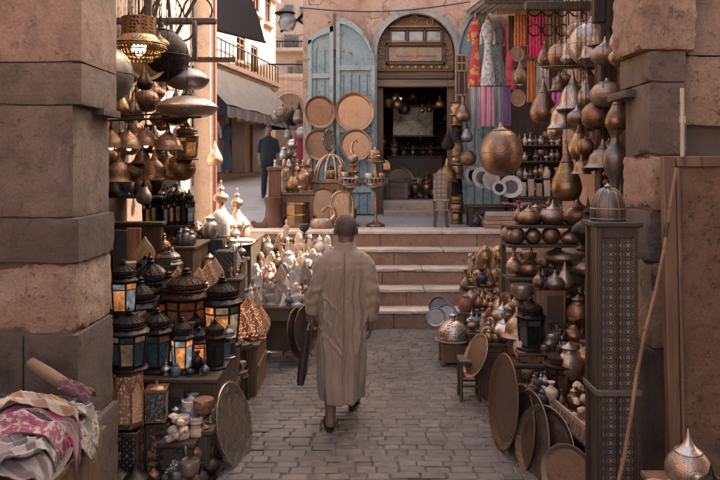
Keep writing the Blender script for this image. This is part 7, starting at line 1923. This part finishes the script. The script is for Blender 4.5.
for i, (px, hp, kd, v, lab) in enumerate(((284, 34, 'figure', 'palecop', 'pale copper standing figure on the low brown table'), (291, 26, 'vase', ('brass', 'bottle'), 'brass bottle on the low brown table'), (297, 30, 'ewer', 'copper', 'copper coffee pot on the low brown table'), (304, 28, 'vase', ('copper', 'amphora'), 'copper vase on the low brown table'), (309, 34, 'figure', 'copper', 'copper standing figure beside the carved table'), (288, 14, 'vase', ('whitep', 'cup'), 'white goblet on the low brown table'), (301, 16, 'vase', ('silver', 'spire'), 'silver spired pot on the low brown table'))):
    stand_px(kd, v, px, 10.95+.04*(i % 3), Z_(193, 10.85), hp, lab, 'souvenir', rz=.2*i-.5)
# chess of black and white things on a higher table behind
side_table('taller dark table behind the low brown one', 288, 170, 11.4, 34, .4, DARKW)
for i in range(7):
    px = 275+i*4.6; mt = ('whitep', 'blackstone', 'silver', 'whitep', 'blackstone', 'copper', 'silver')[i]; kd = ('cat', 'bust', 'pyramid', 'bust', 'cat', 'bust', 'cat')[i]
    stand_px(kd, mt, px, 11.55, Z_(170, 11.4), 11 if kd != 'pyramid' else 6, '%s %s on the taller dark table' % (MW[mt], {'cat': 'seated cat', 'bust': 'bust', 'pyramid': 'pyramid'}[kd]), 'statuette', rz=.1*i)
# lamp stand shaped like a table lamp, hookah, copper pots
put('bigonion', 'copper', (X_(304, 11.6), 11.62, LZ), 60*11.6/F, 'tall copper lamp standing behind the low brown table', 'lamp', wid=.7)
hk = tag(empty('water_pipe', (X_(281, 11.35), 11.35, LZ)), 'dark water pipe with a tray top beside the seat', 'water pipe')
g = MB(); g.lathe(smooth_prof([(.07, 0), (.1, .05), (.1, .16), (.04, .28), (.025, .36)], 3), 16); g.build('base', glass('pipe_glass', (.1, .13, .15)), hk)
g = MB(); g.lathe(smooth_prof([(.02, .36), (.03, .45), (.018, .55), (.03, .65), (.018, .8), (.025, .92)], 3), 12); g.lathe([(0, .93), (.11, .935), (.115, .95), (0, .945)], 20); g.build('stem', BRASS, hk)
g = MB(); g.lathe([(.02, .95), (.045, 1.0), (.05, 1.04), (0, 1.05)], 12); g.build('bowl', REDW, hk)
g = MB(); g.tube([(.02, 0, .4), (.15, -.1, .5), (.2, -.15, .3), (.1, -.2, .15), (.0, -.2, .1)], .012, 7); g.build('hose', cloth('red_hose', (.25, .04, .03)), hk)
# lamps hanging in the street behind
for i, (px, pt, pb, Y, kd, v) in enumerate(((283, 104, 120, 17.5, 'globe', ('bronze_h', 'iron')), (292, 108, 126, 17.0, 'globe', ('iron_f', 'iron')), (288, 124, 140, 18.0, 'pear', ('pewter', 'iron')), (299, 102, 124, 16.8, 'pear', ('bronze', 'iron')), (278, 108, 124, 18.5, 'globe', ('pewter', 'iron')), (303, 124, 140, 16.5, 'globe', ('pinksil', 'iron')), (296, 132, 150, 17.8, 'onion', ('silver', 'iron')))):
    hang_px(kd, v, px, pt, pb, Y, ('small bronze globe lamp hanging over the far street', 'black filigree globe lamp over the far street', 'pewter pear lamp below the globe lamps of the far street', 'bronze pear lamp next to the blue door leaf', 'pewter globe lamp above the standing man in navy', 'nickel globe lamp low beside the copper tray', 'silver onion lamp lowest over the far street')[i], 'lamp', ceil=4.6)
rail('hanging_rail', 'iron rail across the far street that carries the silver globes', (X_(268, 17.5), 17.5, 4.6), (X_(330, 17.5), 17.5, 4.6), .02, IRON, 'rail')
# far small souvenirs stall under the lamps
box_table('street_stall', 'dark stall table in the far street behind the man in navy', 'stall', X_(281, 17.2), X_(312, 17.2), 17.2, 18.0, street_z(17.4)+.8, plain('dark_red_cloth', (.12, .025, .025)), zb=street_z(17.4))
for i in range(5):
    put('vase', (('silver', 'copper', 'pewter', 'brass', 'whitep')[i], ('jar', 'amphora', 'spire', 'bottle', 'jar')[i]), (X_(284+i*6, 17.4), 17.4, street_z(17.4)+.801), .35, ('silver lidded jar', 'copper vase', 'pewter spired pot', 'brass bottle', 'white lidded jar')[i]+' on the stall table in the far street', 'vessel')

crowd(10.75, 11.0, LZ, 1.75, 2.75, 8, (.14, .3), 'at the foot of the low dark bench', 'goods at the foot of the dark bench')
crowd(11.25, 11.6, LZ, -1.0, -.1, 7, (.2, .5), 'on the landing behind the copper tables', 'goods behind the copper tables', ['copper', 'bronze', 'brass', 'palecop', 'iron', 'redstone'])
crowd(10.95, 11.3, Z_(193, 10.85), X_(283, 11), X_(308, 11), 4, (.14, .3), 'on the low brown table', 'goods on the low brown table', ['copper', 'bronze', 'brass', 'palecop', 'whitep', 'silver'])
crowd(13.3, 13.8, IZ, .45, 1.6, 6, (.2, .45), 'on the floor inside the shop', 'goods on the shop floor', ['copper', 'bronze', 'brass', 'palecop', 'silver'])
box_table('display_table', 'brown shop table between the door jamb and the leaning trays', 'table', .5, .9, 13.1, 13.3, IZ+.35, MIDW, zb=IZ-.01)

hang_fill(7, dcx-.55, dcx+.55, 12.95, 13.6, 3.0, 3.35, (.16, .3), 'hanging inside the shop doorway', 'lamps in the shop doorway', ['brass_p', 'copper', 'bronze', 'bronze_p', 'brass'], 4.8)
for zz in (2.0, 2.5, 3.0):
    for sx, wd in ((-1, 'door leaf'), (1, 'carved shutter')):
        g = MB(); g.box((dcx+sx*1.28, FY+1.7, zz), (.36, 2.0, .03)); tag(g.build('wall_shelf', MIDW), 'inside shop shelf on the %s side, %s' % (wd, {2.0: 'lowest', 2.5: 'middle', 3.0: 'top'}[zz]), 'shelf')
        crowd(FY+.9, FY+2.6, zz+.015, dcx+sx*1.28-.17, dcx+sx*1.28+.17, 3, (.2, .36), 'on the %s inside shelf toward the %s' % ({2.0: 'lowest', 2.5: 'middle', 3.0: 'top'}[zz], wd), 'vessels inside the shop', ['copper', 'brass', 'silver', 'palecop', 'bronze'])
crowd(13.5, 13.85, IZ, .35, 1.7, 6, (.25, .5), 'before the shop counter', 'goods before the shop counter', ['copper', 'bronze', 'brass', 'palecop', 'silver', 'gilt'])
for k, (a, b, sg_) in enumerate(((at(300, 8, 12.5), at(470, 2, 12.5), .12), (at(262, 30, 26), at(330, 22, 12.5), .3))):
    g = MB(); g.tube([a.lerp(b, t/12)+Vector((0, -.03, -sg_*math.sin(PI*t/12))) for t in range(13)], .011, 5); tag(g.build('electric_cable', plain('black_rubber', (.02, .018, .018))), ('black cable sagging along the pink wall over the arch', 'black cable crossing the street to the corner above the blue doors')[k], 'cable')

# a little life in the far street
for i, (px, pt, pb, Y, c, lab) in enumerate(((300, 132, 168, 16.6, (.30, .03, .035), 'dark red robe hanging in the far street beside the copper trays'), (216, 120, 172, 19.0, (.30, .24, .2), 'pale brown robe hanging at the awning shop nearest the red post'), (227, 124, 170, 21.5, (.05, .08, .11), 'blue-black robe hanging in the awning shop'))):
    dress(lab, px-4, px+4, pt, pb, Y, cloth('street_robe%d' % i, c), cat='robe')
sb = tag(empty('shop_board', at(247, 119, 22.2)), 'long cream shop board with a brown border under the grey awning', 'sign')
g = MB(); g.box((0, 0, 0), (1.5, .05, .3)); g.build('board', rough('cream_board', (.5, .42, .34), .2, 4), sb)
g = MB(); g.box((0, -.03, .15), (1.56, .03, .04)); g.box((0, -.03, -.15), (1.56, .03, .04)); g.build('border', MIDW, sb); sb.rotation_euler = (0, 0, 1.35)
# ================================================================ people
def remeshed(mb, name, m, parent, voxel, smooth_it=3, disp=None):
    o = mb.build(name+'_raw', None)
    md = o.modifiers.new('r', 'REMESH'); md.mode = 'VOXEL'; md.voxel_size = voxel; md.use_smooth_shade = True
    if smooth_it:
        s = o.modifiers.new('s', 'SMOOTH'); s.factor = .5; s.iterations = smooth_it
    bpy.context.view_layer.update()
    ev = o.evaluated_get(bpy.context.evaluated_depsgraph_get())
    me = bpy.data.meshes.new_from_object(ev); me.name = name
    bpy.data.objects.remove(o, do_unlink=True)
    if disp:
        nn = [v.normal.copy() for v in me.vertices]
        for v, n_ in zip(me.vertices, nn): v.co += n_*disp(v.co)
    for p in me.polygons: p.use_smooth = True
    me.materials.clear(); me.materials.append(m)
    r = bpy.data.objects.new(name, me); COL.objects.link(r); r.parent = parent; return r

def ell_rings(spec, n=28, fold=None):
    out = []
    for z, cx, cy, rx, ry in spec:
        ring = []
        for k in range(n):
            t = 2*PI*k/n; f = 1 + (fold(t, z) if fold else 0)
            ring.append((cx+rx*math.cos(t)*f, cy+ry*math.sin(t)*f, z))
        out.append(ring)
    return out

def add_head(g, c, s=1.0):
    """head centred on c, looking along +y"""
    x, y, z = c
    g.ball((x, y-.005*s, z+.02*s), (.076*s, .096*s, .098*s), 24, 16)
    g.ball((x, y+.03*s, z-.05*s), (.058*s, .064*s, .072*s), 20, 12)
    g.ball((x, y+.062*s, z-.095*s), (.03*s, .025*s, .022*s), 12, 8)              # chin
    g.tube([(x, y+.085*s, z+.015*s), (x, y+.105*s, z-.015*s), (x, y+.112*s, z-.03*s), (x, y+.088*s, z-.04*s)], [.010*s, .013*s, .017*s, .012*s], 8)   # nose
    g.tube([(x-.024*s, y+.084*s, z-.066*s), (x, y+.094*s, z-.064*s), (x+.024*s, y+.084*s, z-.066*s)], [.005*s, .009*s, .005*s], 7)                  # lips
    for q in (-1, 1):
        g.ball((x+q*.078*s, y-.002*s, z-.005*s), (.012*s, .024*s, .032*s), 10, 8)
        g.tube([(x+q*.012*s, y+.088*s, z+.028*s), (x+q*.035*s, y+.084*s, z+.033*s), (x+q*.055*s, y+.066*s, z+.024*s)], [.007*s, .008*s, .005*s], 6)   # brow
def head_extras(rt, c, s, hair, cap_line, hair_pts=None):
    x, y, z = c
    for q in (-1, 1):
        g = MB(); g.ball((x+q*.031*s, y+.078*s, z+.008*s), .0125*s, 10, 8); g.build('eye', plain('eye_white', (.5, .46, .42), .3), rt)
        g = MB(); g.ball((x+q*.031*s, y+.0885*s, z+.008*s), .0052*s, 8, 6); g.build('iris', plain('dark_iris', (.02, .012, .01), .2), rt)
    g = MB(); bm = g.bm
    bmesh.ops.create_uvsphere(bm, u_segments=30, v_segments=20, radius=1, matrix=Matrix.Translation((x, y-.006*s, z+.021*s)) @ Matrix.Diagonal((.0785*s, .0985*s, .1005*s, 1)))
    kill = [f for f in bm.faces if cap_line((f.calc_center_median() - Vector(c))/s)]
    bmesh.ops.delete(bm, geom=kill, context='FACES')
    g.build('hair', hair, rt, recalc=False)

def add_hand(g, wrist, d, side, fwd, curl=.5, s=1.0):
    """palm and five fingers. d: arm direction, side: palm normal direction, fwd: thumb side"""
    w_ = Vector(wrist); d = Vector(d).normalized(); nrm = Vector(side).normalized(); f = Vector(fwd).normalized()
    def q(a, b, c): return w_ + (d*a + f*b + nrm*c)*s
    g.loft([[q(a, f0+bw*math.cos(t), nb*math.sin(t)) for t in [2*PI*k/12 for k in range(12)]] for a, f0, bw, nb in ((-.01, 0, .027, .021), (.02, .0, .033, .018), (.055, .0, .041, .017), (.088, 0, .042, .014), (.097, 0, .036, .01))])
    for i, (b, L1, L2, L3) in enumerate(((.031, .04, .026, .02), (.011, .044, .029, .022), (-.010, .041, .027, .021), (-.029, .032, .021, .018))):
        a = .088; p = [q(a, b, 0)]; ang = curl*.5; pos = Vector((a, b, 0))
        for L_, k in ((L1, 1.0), (L2, 1.0), (L3, .8)):
            pos = pos + Vector((math.cos(ang)*L_, (-.02+.012*i)*L_*2, math.sin(ang)*L_)); p.append(q(*pos)); ang += curl*k
        g.tube(p, [.0098*s, .0088*s, .0080*s, .0062*s], 8)
    g.tube([q(.02, .03, .004), q(.045, .05, .012), q(.072, .060, .02), (q(.095, .058, .026))], [.013*s, .0115*s, .010*s, .0075*s], 8)

SKIN = rough('brown_skin', (.17, .10, .07), .2, 9, .55, .12)
LINEN = cloth('taupe_linen', (.34, .262, .205), (.30, .232, .18), 'blotch', 120., r=.95)
def walker():
    o = Vector((X_(345, 5.6), 5.6, 0))
    rt = tag(empty('person', o), 'bald man in a long taupe robe walking away up the alley with a dark bag', 'person')
    rt.scale = (.985, .985, .98); g = MB(); hc = (.008, .025, 1.588)
    add_head(g, hc, 1.12)
    g.tube([(0, -.02, 1.38), (.004, -.015, 1.46), (.008, .0, 1.56)], [.08, .064, .062], 16)
    g.loft(ell_rings([(.84, 0, 0, .14, .10), (.95, 0, 0, .16, .11), (1.1, 0, 0, .145, .1), (1.28, 0, -.01, .17, .105), (1.38, 0, -.01, .17, .09), (1.43, 0, -.01, .1, .07)], 20))
    g.tube([(-.085, 0, .9), (-.10, .04, .5), (-.115, -.05, .3), (-.115, -.09, .1), (-.115, -.10, .06)], [.085, .06, .058, .04, .042], 12)
    g.tube([(.085, .02, .9), (.075, .24, .52), (.06, .28, .3), (.045, .36, .1), (.045, .37, .06)], [.085, .06, .058, .04, .042], 12)
    for fx, fy, tx, hz in ((-.115, -.135, -.02, .03), (.045, .34, .035, .028)):        # feet: heel to toes
        g.tube([(fx, fy-.015, hz+.02), (fx+tx*.3, fy+.07, hz+.03), (fx+tx, fy+.16, hz+.015), (fx+tx*1.2, fy+.215, hz+.008)], [.03, .038, .043, .026], 10, .7)
        for k in range(5): g.tube([(fx+tx*1.2-.032+.016*k, fy+.19, hz+.004), (fx+tx*1.25-.034+.017*k, fy+.235-.008*abs(k-1.5), hz)], [.010, .008], 6)
    # arms
    LA = [(-.165, -.01, 1.345), (-.235, -.035, 1.12), (-.268, .0, .90)]; RA = [(.165, -.01, 1.345), (.212, -.035, 1.1), (.208, .015, .845)]
    g.tube(LA, [.055, .043, .028], 12); g.tube(RA, [.055, .043, .028], 12)
    add_hand(g, LA[2], (0, .03, -1), (1, 0, 0), (0, 1, 0), 1.15)
    add_hand(g, RA[2], (-.02, .1, -1), (-1, .0, 0), (0, 1, -.1), .42)
    remeshed(g, 'body', SKIN, rt, .0052, 2)
    head_extras(rt, hc, 1.12, rough('grey_stubble', (.088, .064, .053), .35, 30, .8, .3), lambda p: p.z < -.028 or (p.y > .035 and p.z < .07) or (abs(p.x) > .066 and p.z < .02))
    # robe
    def fold(t, z):
        a = .075*max(0, 1-z/1.4)
        return a*(math.sin(6*t+1.0+2.2*z)*.7 + .5*math.sin(11*t-1.5*z+.6) + .35*math.sin(17*t+4*z))
    spec = [(.205, -.035, .07, .172, .235), (.22, -.036, .07, .176, .238), (.35, -.034, .05, .186, .215), (.5, -.028, .04, .194, .19), (.7, -.018, .02, .202, .168), (.9, -.012, 0, .204, .15), (1.05, -.006, -.01, .198, .14), (1.2, -.002, -.015, .19, .135), (1.29, 0, -.015, .192, .128), (1.35, 0, -.015, .178, .112), (1.40, 0, -.012, .14, .092), (1.435, .003, -.01, .10, .08), (1.485, .005, -.006, .073, .070), (1.50, .005, -.004, .069, .068)]
    g = MB()
    zs_ = []
    for a, b in zip(spec, spec[1:]):
        n = max(1, int((b[0]-a[0])/.03))
        for k in range(n): zs_.append(tuple(a[i]+(b[i]-a[i])*k/n for i in range(5)))
    zs_.append(spec[-1]); g.loft(ell_rings(zs_, 120, fold))
    for A, wr in ((LA, .058), (RA, .056)):
        A = [Vector(p) for p in A]; sg = 1 if A[0].x > 0 else -1
        tip = A[2] + (A[1]-A[2]).normalized()*.01
        g.tube([(sg*.07, -.012, 1.385), (sg*.115, -.012, 1.372), (sg*.15, -.013, 1.345), (sg*.178, -.016, 1.30), A[0].lerp(A[1], .42), A[1]+Vector((0, -.004, 0)), A[1].lerp(tip, .6), tip], [.045, .053, .060, .066, .070, .066, .063, wr], 20)
    q = random.Random(5); folds = []
    for k in range(16):                                        # long hanging folds
        x0 = -.19+.38*(k+.5)/16+q.uniform(-.016, .016); zt = q.uniform(.75, 1.33); folds.append((x0*.9, zt, x0*1.0+q.uniform(-.022, .022), q.uniform(.18, .45), q.uniform(.005, .013), q.uniform(.008, .017)))
    for (a, b, c, d_) in ((-.2, .98, .03, .58), (-.19, .80, .06, .5), (-.2, 1.12, .02, .86), (.18, .95, .08, .55)):
        folds.append((a, b, c, d_, .010, .015))                # drag folds
    def seg(px, pz, f):
        ax, az, bx, bz = f[:4]; dx, dz = bx-ax, bz-az; t = max(0, min(1, ((px-ax)*dx+(pz-az)*dz)/(dx*dx+dz*dz)))
        ex, ez = px-ax-dx*t, pz-az-dz*t; return math.hypot(ex, ez), math.sin(PI*min(1, .12+t*.95))
    def disp(p):
        v = noise.noise(Vector((p.x*13, p.y*13, p.z*1.8)))*.012 + noise.noise(Vector((p.x*27+p.z*6, p.y*20, p.z*7+p.x*12)))*.0035
        s_ = p.x + .012*noise.noise(Vector((p.z*6, 1, 2)))
        if abs(p.x) < .235 and p.z < 1.4:
            for f in folds:
                d_, tp = seg(s_, p.z, f)
                if d_ < .05: v += f[4]*tp*(math.exp(-(d_/f[5])**2) - .55*math.exp(-((d_-.022)/.014)**2))
        if abs(p.x) > .17 and p.z > .8: v += .0045*math.sin(p.z*60+p.y*30+4*noise.noise(p*9))*max(0, min(1, (1.3-p.z)/.2))
        return v
    remeshed(g, 'robe', LINEN, rt, .006, 9, disp)
    g = MB(); g.tube([(-.001, -.145, 1.43), (-.003, -.157, 1.2), (-.01, -.172, .8), (-.02, -.2, .4)], .0022, 5); g.build('seam', cloth('seam_thread', (.15, .11, .085)), rt)
    # sandals
    for fx, fy, tx, hz in ((-.115, -.135, -.02, .03), (.045, .34, .035, .028)):
        g = MB(); n = 22; pts = []
        for k in range(n):
            t = 2*PI*k/n; pts.append((fx+tx*.6+.045*math.cos(t)*(1.0 if math.sin(t) > 0 else .85)+tx*.6*math.sin(t), fy+.10+.145*math.sin(t)))
        g.loft([[(a, b, 0.001) for a, b in pts], [(a, b, hz-.012) for a, b in pts]]); so_ = g.build('sandal', plain('dark_leather', (.03, .02, .016), .5), rt)
        g = MB(); g.tube([(fx+tx-.042, fy+.1, hz-.008), (fx+tx-.025, fy+.115, hz+.045), (fx+tx+.02, fy+.115, hz+.047), (fx+tx+.04, fy+.1, hz-.008)], [.006, .014, .014, .006], 6); g.build('strap', plain('dark_leather', (.03, .02, .016), .5), so_)
    bag = tag(empty('hand_bag', o+Vector((-.285, .02, .36))), 'flat dark bag hanging from the left hand of the man in the robe', 'bag')
    g = MB(); g.loft([[(x0+sx*tw, sy, z) for sx, sy in ((-1, -.15), (-1, .15), (-.3, .17), (.3, .17), (1, .15), (1, -.15), (.3, -.17), (-.3, -.17))] for z, tw, x0 in ((0, .024, -.06), (.03, .032, -.058), (.2, .034, -.04), (.38, .022, -.012), (.43, .008, -.004))]); g.build('body', plain('dark_bag_leather', (.035, .024, .02), .55), bag)
    g = MB(); g.tube([(-.004, -.07, .42), (.012, -.05, .462), (.016, .0, .478), (.012, .06, .462), (-.004, .08, .42)], .007, 7); g.build('handle', plain('dark_bag_leather', (.035, .024, .02), .55), bag)
walker()

def bystander():
    Y = 16.0; o = Vector((X_(268.5, Y), Y, street_z(Y)))
    rt = tag(empty('person', o, PI+.15), 'dark-haired man in a navy shirt and trousers standing in the far street', 'person')
    rt.scale = (.97, .97, .97)
    NAVY = cloth('navy_shirt', (.010, .012, .019)); TR = cloth('dark_trousers', (.008, .009, .012))
    g = MB(); hc = (0, .03, 1.605); add_head(g, hc)
    g.tube([(0, -.02, 1.38), (0, -.01, 1.46), (0, .005, 1.56)], [.075, .056, .054], 16)
    g.loft(ell_rings([(.84, 0, 0, .14, .10), (.95, 0, 0, .15, .105), (1.1, 0, 0, .145, .1), (1.28, 0, 0, .17, .1), (1.38, 0, 0, .17, .08), (1.43, 0, 0, .1, .06)], 20))
    for s in (-1, 1):
        g.tube([(s*.085, 0, .9), (s*.1, .01, .5), (s*.11, -.01, .08)], [.08, .055, .038], 10)
        A = [(s*.175, 0, 1.36), (s*.212, -.03, 1.1), (s*.215, .05, .86)]
        g.tube(A, [.05, .042, .027], 10); add_hand(g, A[2], (0, .15, -1), (-s, 0, 0), (0, 1, 0), .5)
        g.tube([(s*.11, -.05, .03), (s*.12, .06, .04), (s*.13, .17, .025)], [.035, .042, .035], 10, .8)
    remeshed(g, 'body', SKIN, rt, .0056, 2)
    head_extras(rt, hc, 1.0, rough('black_hair', (.012, .01, .009), .3, 30, .6, .3), lambda p: p.z < -.03 or (p.y > .04 and p.z < .045))
    g = MB()
    g.loft(ell_rings([(.86, 0, 0, .175, .125), (.9, 0, 0, .178, .126), (1.1, 0, 0, .172, .12), (1.28, 0, 0, .19, .118), (1.38, 0, 0, .18, .095), (1.43, 0, 0, .11, .075), (1.46, 0, -.005, .068, .066)], 30))
    for s in (-1, 1): g.tube([(s*.12, 0, 1.36), (s*.17, 0, 1.345), (s*.208, -.02, 1.18), (s*.216, -.02, 1.06)], [.065, .068, .06, .056], 14)
    remeshed(g, 'shirt', NAVY, rt, .009, 2, lambda p: .006*noise.noise(p*14))
    g = MB(); g.loft(ell_rings([(.78, 0, 0, .165, .12), (.88, 0, 0, .165, .118), (.93, 0, 0, .16, .115)], 24))
    for s in (-1, 1): g.tube([(s*.08, 0, .86), (s*.1, .012, .5), (s*.112, -.01, .07)], [.095, .078, .062], 14)
    remeshed(g, 'trousers', TR, rt, .009, 2, lambda p: .005*noise.noise(p*12))
    for s in (-1, 1):
        g = MB(); g.tube([(s*.11, -.07, .035), (s*.12, .06, .045), (s*.13, .19, .03)], [.038, .046, .036], 10, .85); g.build('shoe', plain('black_leather', (.015, .013, .012), .4), rt)
bystander()

# ================================================================ scarf table in the left foreground
stb = box_table('scarf_table', 'brown wooden table heaped with scarves beside the gate pillar', 'table', -2.35, -1.27, 2.65, 3.42, .80, wood('worn_table', (.15, .095, .062)))
def mound(x, y): return .80 + .13*math.exp(-((x+1.62)/.3)**2-((y-3.15)/.3)**2) + .10*math.exp(-((x+1.40)/.2)**2-((y-2.85)/.25)**2)
def rn(x, y, z):                                              # creased noise
    return (1-min(1, 1.25*abs(noise.noise(Vector((x, y, z))))))**2
def drape(label, cx, cy, lx, ly, rz, lift, m, seed, fringe=None, fold=.035, cat='scarf'):
    rt = tag(empty('crumpled_scarf', (cx, cy, .8), 0), label, cat)
    ca, sa = math.cos(rz), math.sin(rz)
    def f(u, v):
        a, b = (u-.5)*lx, (v-.5)*ly
        wx = .11*noise.noise(Vector((a*3, b*3, seed))); wy = .11*noise.noise(Vector((a*3, b*3, seed+9)))
        x = cx+ca*a-sa*b+wx; y = cy+sa*a+ca*b+wy
        fl = fold*(1.3*rn(a*2.5+wx*5, b*17, seed) + .8*rn(a*5+wx*5, b*36+wx*12, seed+3) + .25*rn(a*14, b*60, seed+8))
        ox, oy = max(0, x+1.25), max(0, 2.64-y)
        xe, ye = min(x, -1.25), max(y, 2.64)
        z = mound(xe, ye)+lift+fl*(1-.5*min(1, (ox+oy)*8)) - ox*1.15 - oy*1.15
        if ox > 0: xe = -1.25+.03*(1-math.exp(-ox*30))+.02*noise.noise(Vector((y*9, ox*3, seed)))*min(1, ox*9)
        if oy > 0: ye = 2.64-.03*(1-math.exp(-oy*30))-.02*noise.noise(Vector((x*9, oy*3, seed)))*min(1, oy*9)
        return (xe-cx, ye-cy, z-.8)
    g = MB(); g.grid(f, 90, 70, .005); g.build('fabric', m, rt, ang=2.6)
    if fringe:
        g = MB(); q = random.Random(seed)
        for k in range(70):
            v = k/69; p = Vector(f(1.0, v)); e = (p-Vector(f(.97, v))); e = e.normalized()*.03 if e.length > 1e-6 else Vector((.02, 0, 0))
            e += Vector((q.uniform(-.006, .006), q.uniform(-.006, .006), -.006))
            g.tube([p, p+e*.5+Vector((0, 0, .001)), p+e+Vector((0, 0, -.01))], .0016, 4)
        g.build('fringe', fringe, rt)
    return rt
OFFW = cloth('offwhite_scarf', (.30, .285, .26), (.10, .098, .098), 'blotch', 38.); GREYS = cloth('grey_scarf2', (.30, .295, .275), (.16, .16, .15), 'stripe', 55.)
drape('off-white and black patterned scarf crumpled over the middle of the table', -1.47, 3.2, .52, .40, .6, .012, OFFW, 3, cloth('white_fringe', (.28, .27, .25)), .034)
drape('grey-green scarf with a plain border hanging over the table edge', -1.30, 3.0, .52, .22, 1.5, .02, cloth('sage_scarf', (.21, .21, .19), (.165, .17, .155), 'stripe', 24.), 12, None, .03)
drape('navy blue scarf lying at the back of the heap', -1.74, 3.36, .42, .18, .1, .03, cloth('navy_scarf', (.025, .03, .042)), 7)
drape('salmon pink scarf peeping out under the navy one', -1.62, 3.1, .34, .16, .3, .03, cloth('salmon_scarf', (.36, .17, .11)), 17)
drape('white scarf with thin dark stripes twisted along the heap', -1.46, 3.06, .50, .15, .75, .06, cloth('striped_white', (.30, .285, .27), (.07, .066, .068), 'stripe', 110., stripe_axis=1), 21, cloth('white_fringe', (.28, .27, .25)), .034)
drape('grey and rose striped scarf along the front of the heap', -1.41, 2.90, .48, .15, .6, .055, cloth('rose_stripe', (.17, .15, .155), (.26, .06, .12), 'stripe', 80., stripe_axis=1), 28, cloth('rose_fringe', (.3, .16, .2)), .034)
drape('dull magenta scarf flecked with white at the near corner', -1.37, 2.79, .42, .085, .55, .10, cloth('magenta_scarf2', (.19, .05, .10), (.30, .27, .25), 'blotch', 45.), 33, cloth('magenta_fringe', (.36, .06, .16)), .034)
drape('black and white checked scarf bunched against the sage one', -1.37, 3.2, .30, .17, 1.0, .05, cloth('checked_scarf', (.34, .325, .31), (.05, .05, .055), 'blotch', 60.), 41, cloth('dark_fringe', (.06, .06, .06)), .034)
drape('pale lilac scarf crumpled at the front edge of the table', -1.30, 2.73, .36, .12, .5, .075, cloth('lilac_scarf', (.16, .15, .17), (.34, .32, .33), 'stripe', 90., stripe_axis=1), 52, cloth('lilac_fringe', (.25, .23, .25)), .034)
drape('brown and tan scarf between the rose-striped and the white one', -1.45, 2.99, .40, .09, .6, .085, cloth('tan_scarf', (.26, .16, .11), (.34, .3, .27), 'stripe', 90., stripe_axis=1), 61, None, .04)
drape('charcoal scarf with white threads between the lilac and rose ones', -1.32, 2.88, .36, .09, .6, .085, cloth('charcoal_scarf', (.06, .058, .06), (.3, .29, .28), 'stripe', 140., stripe_axis=1), 71, cloth('white_fringe', (.28, .27, .25)), .034)
drape('pale grey scarf lying lowest in the heap toward the viewer', -1.42, 2.72, .50, .16, .4, .03, cloth('grey_low_scarf', (.24, .23, .225), (.12, .1, .11), 'stripe', 100., stripe_axis=1), 83, None, .034)
# cloth roll with purple end behind the heap
rl = tag(empty('cloth_roll', (0, 0, 0)), 'tan cloth roll with a purple end propped on the heap against the pillar', 'cloth')
p0, p1 = at(30, 362, 3.46), at(64, 384, 3.42); p2, p3 = at(64, 383, 3.40), at(94, 394, 3.36)
rl.location = p0
g = MB(); g.tube([p0-p0, p0.lerp(p1, .5)-p0, p1-p0], [.03, .036, .034], 12, .8); g.build('roll', cloth('tan_roll', (.15, .10, .07)), rl)
def pr(u, v):
    p = p2.lerp(p3, u); return tuple(Vector((p.x, p.y+(v-.5)*.12-.02, p.z+.03*math.sin(v*PI)+.016*noise.noise(Vector((u*5, v*6, 2)))-.05*max(0, u-.7)))-p0)
g = MB(); g.grid(pr, 26, 18, .012); g.build('purple_end', cloth('purple_velvet', (.075, .026, .042)), rl)
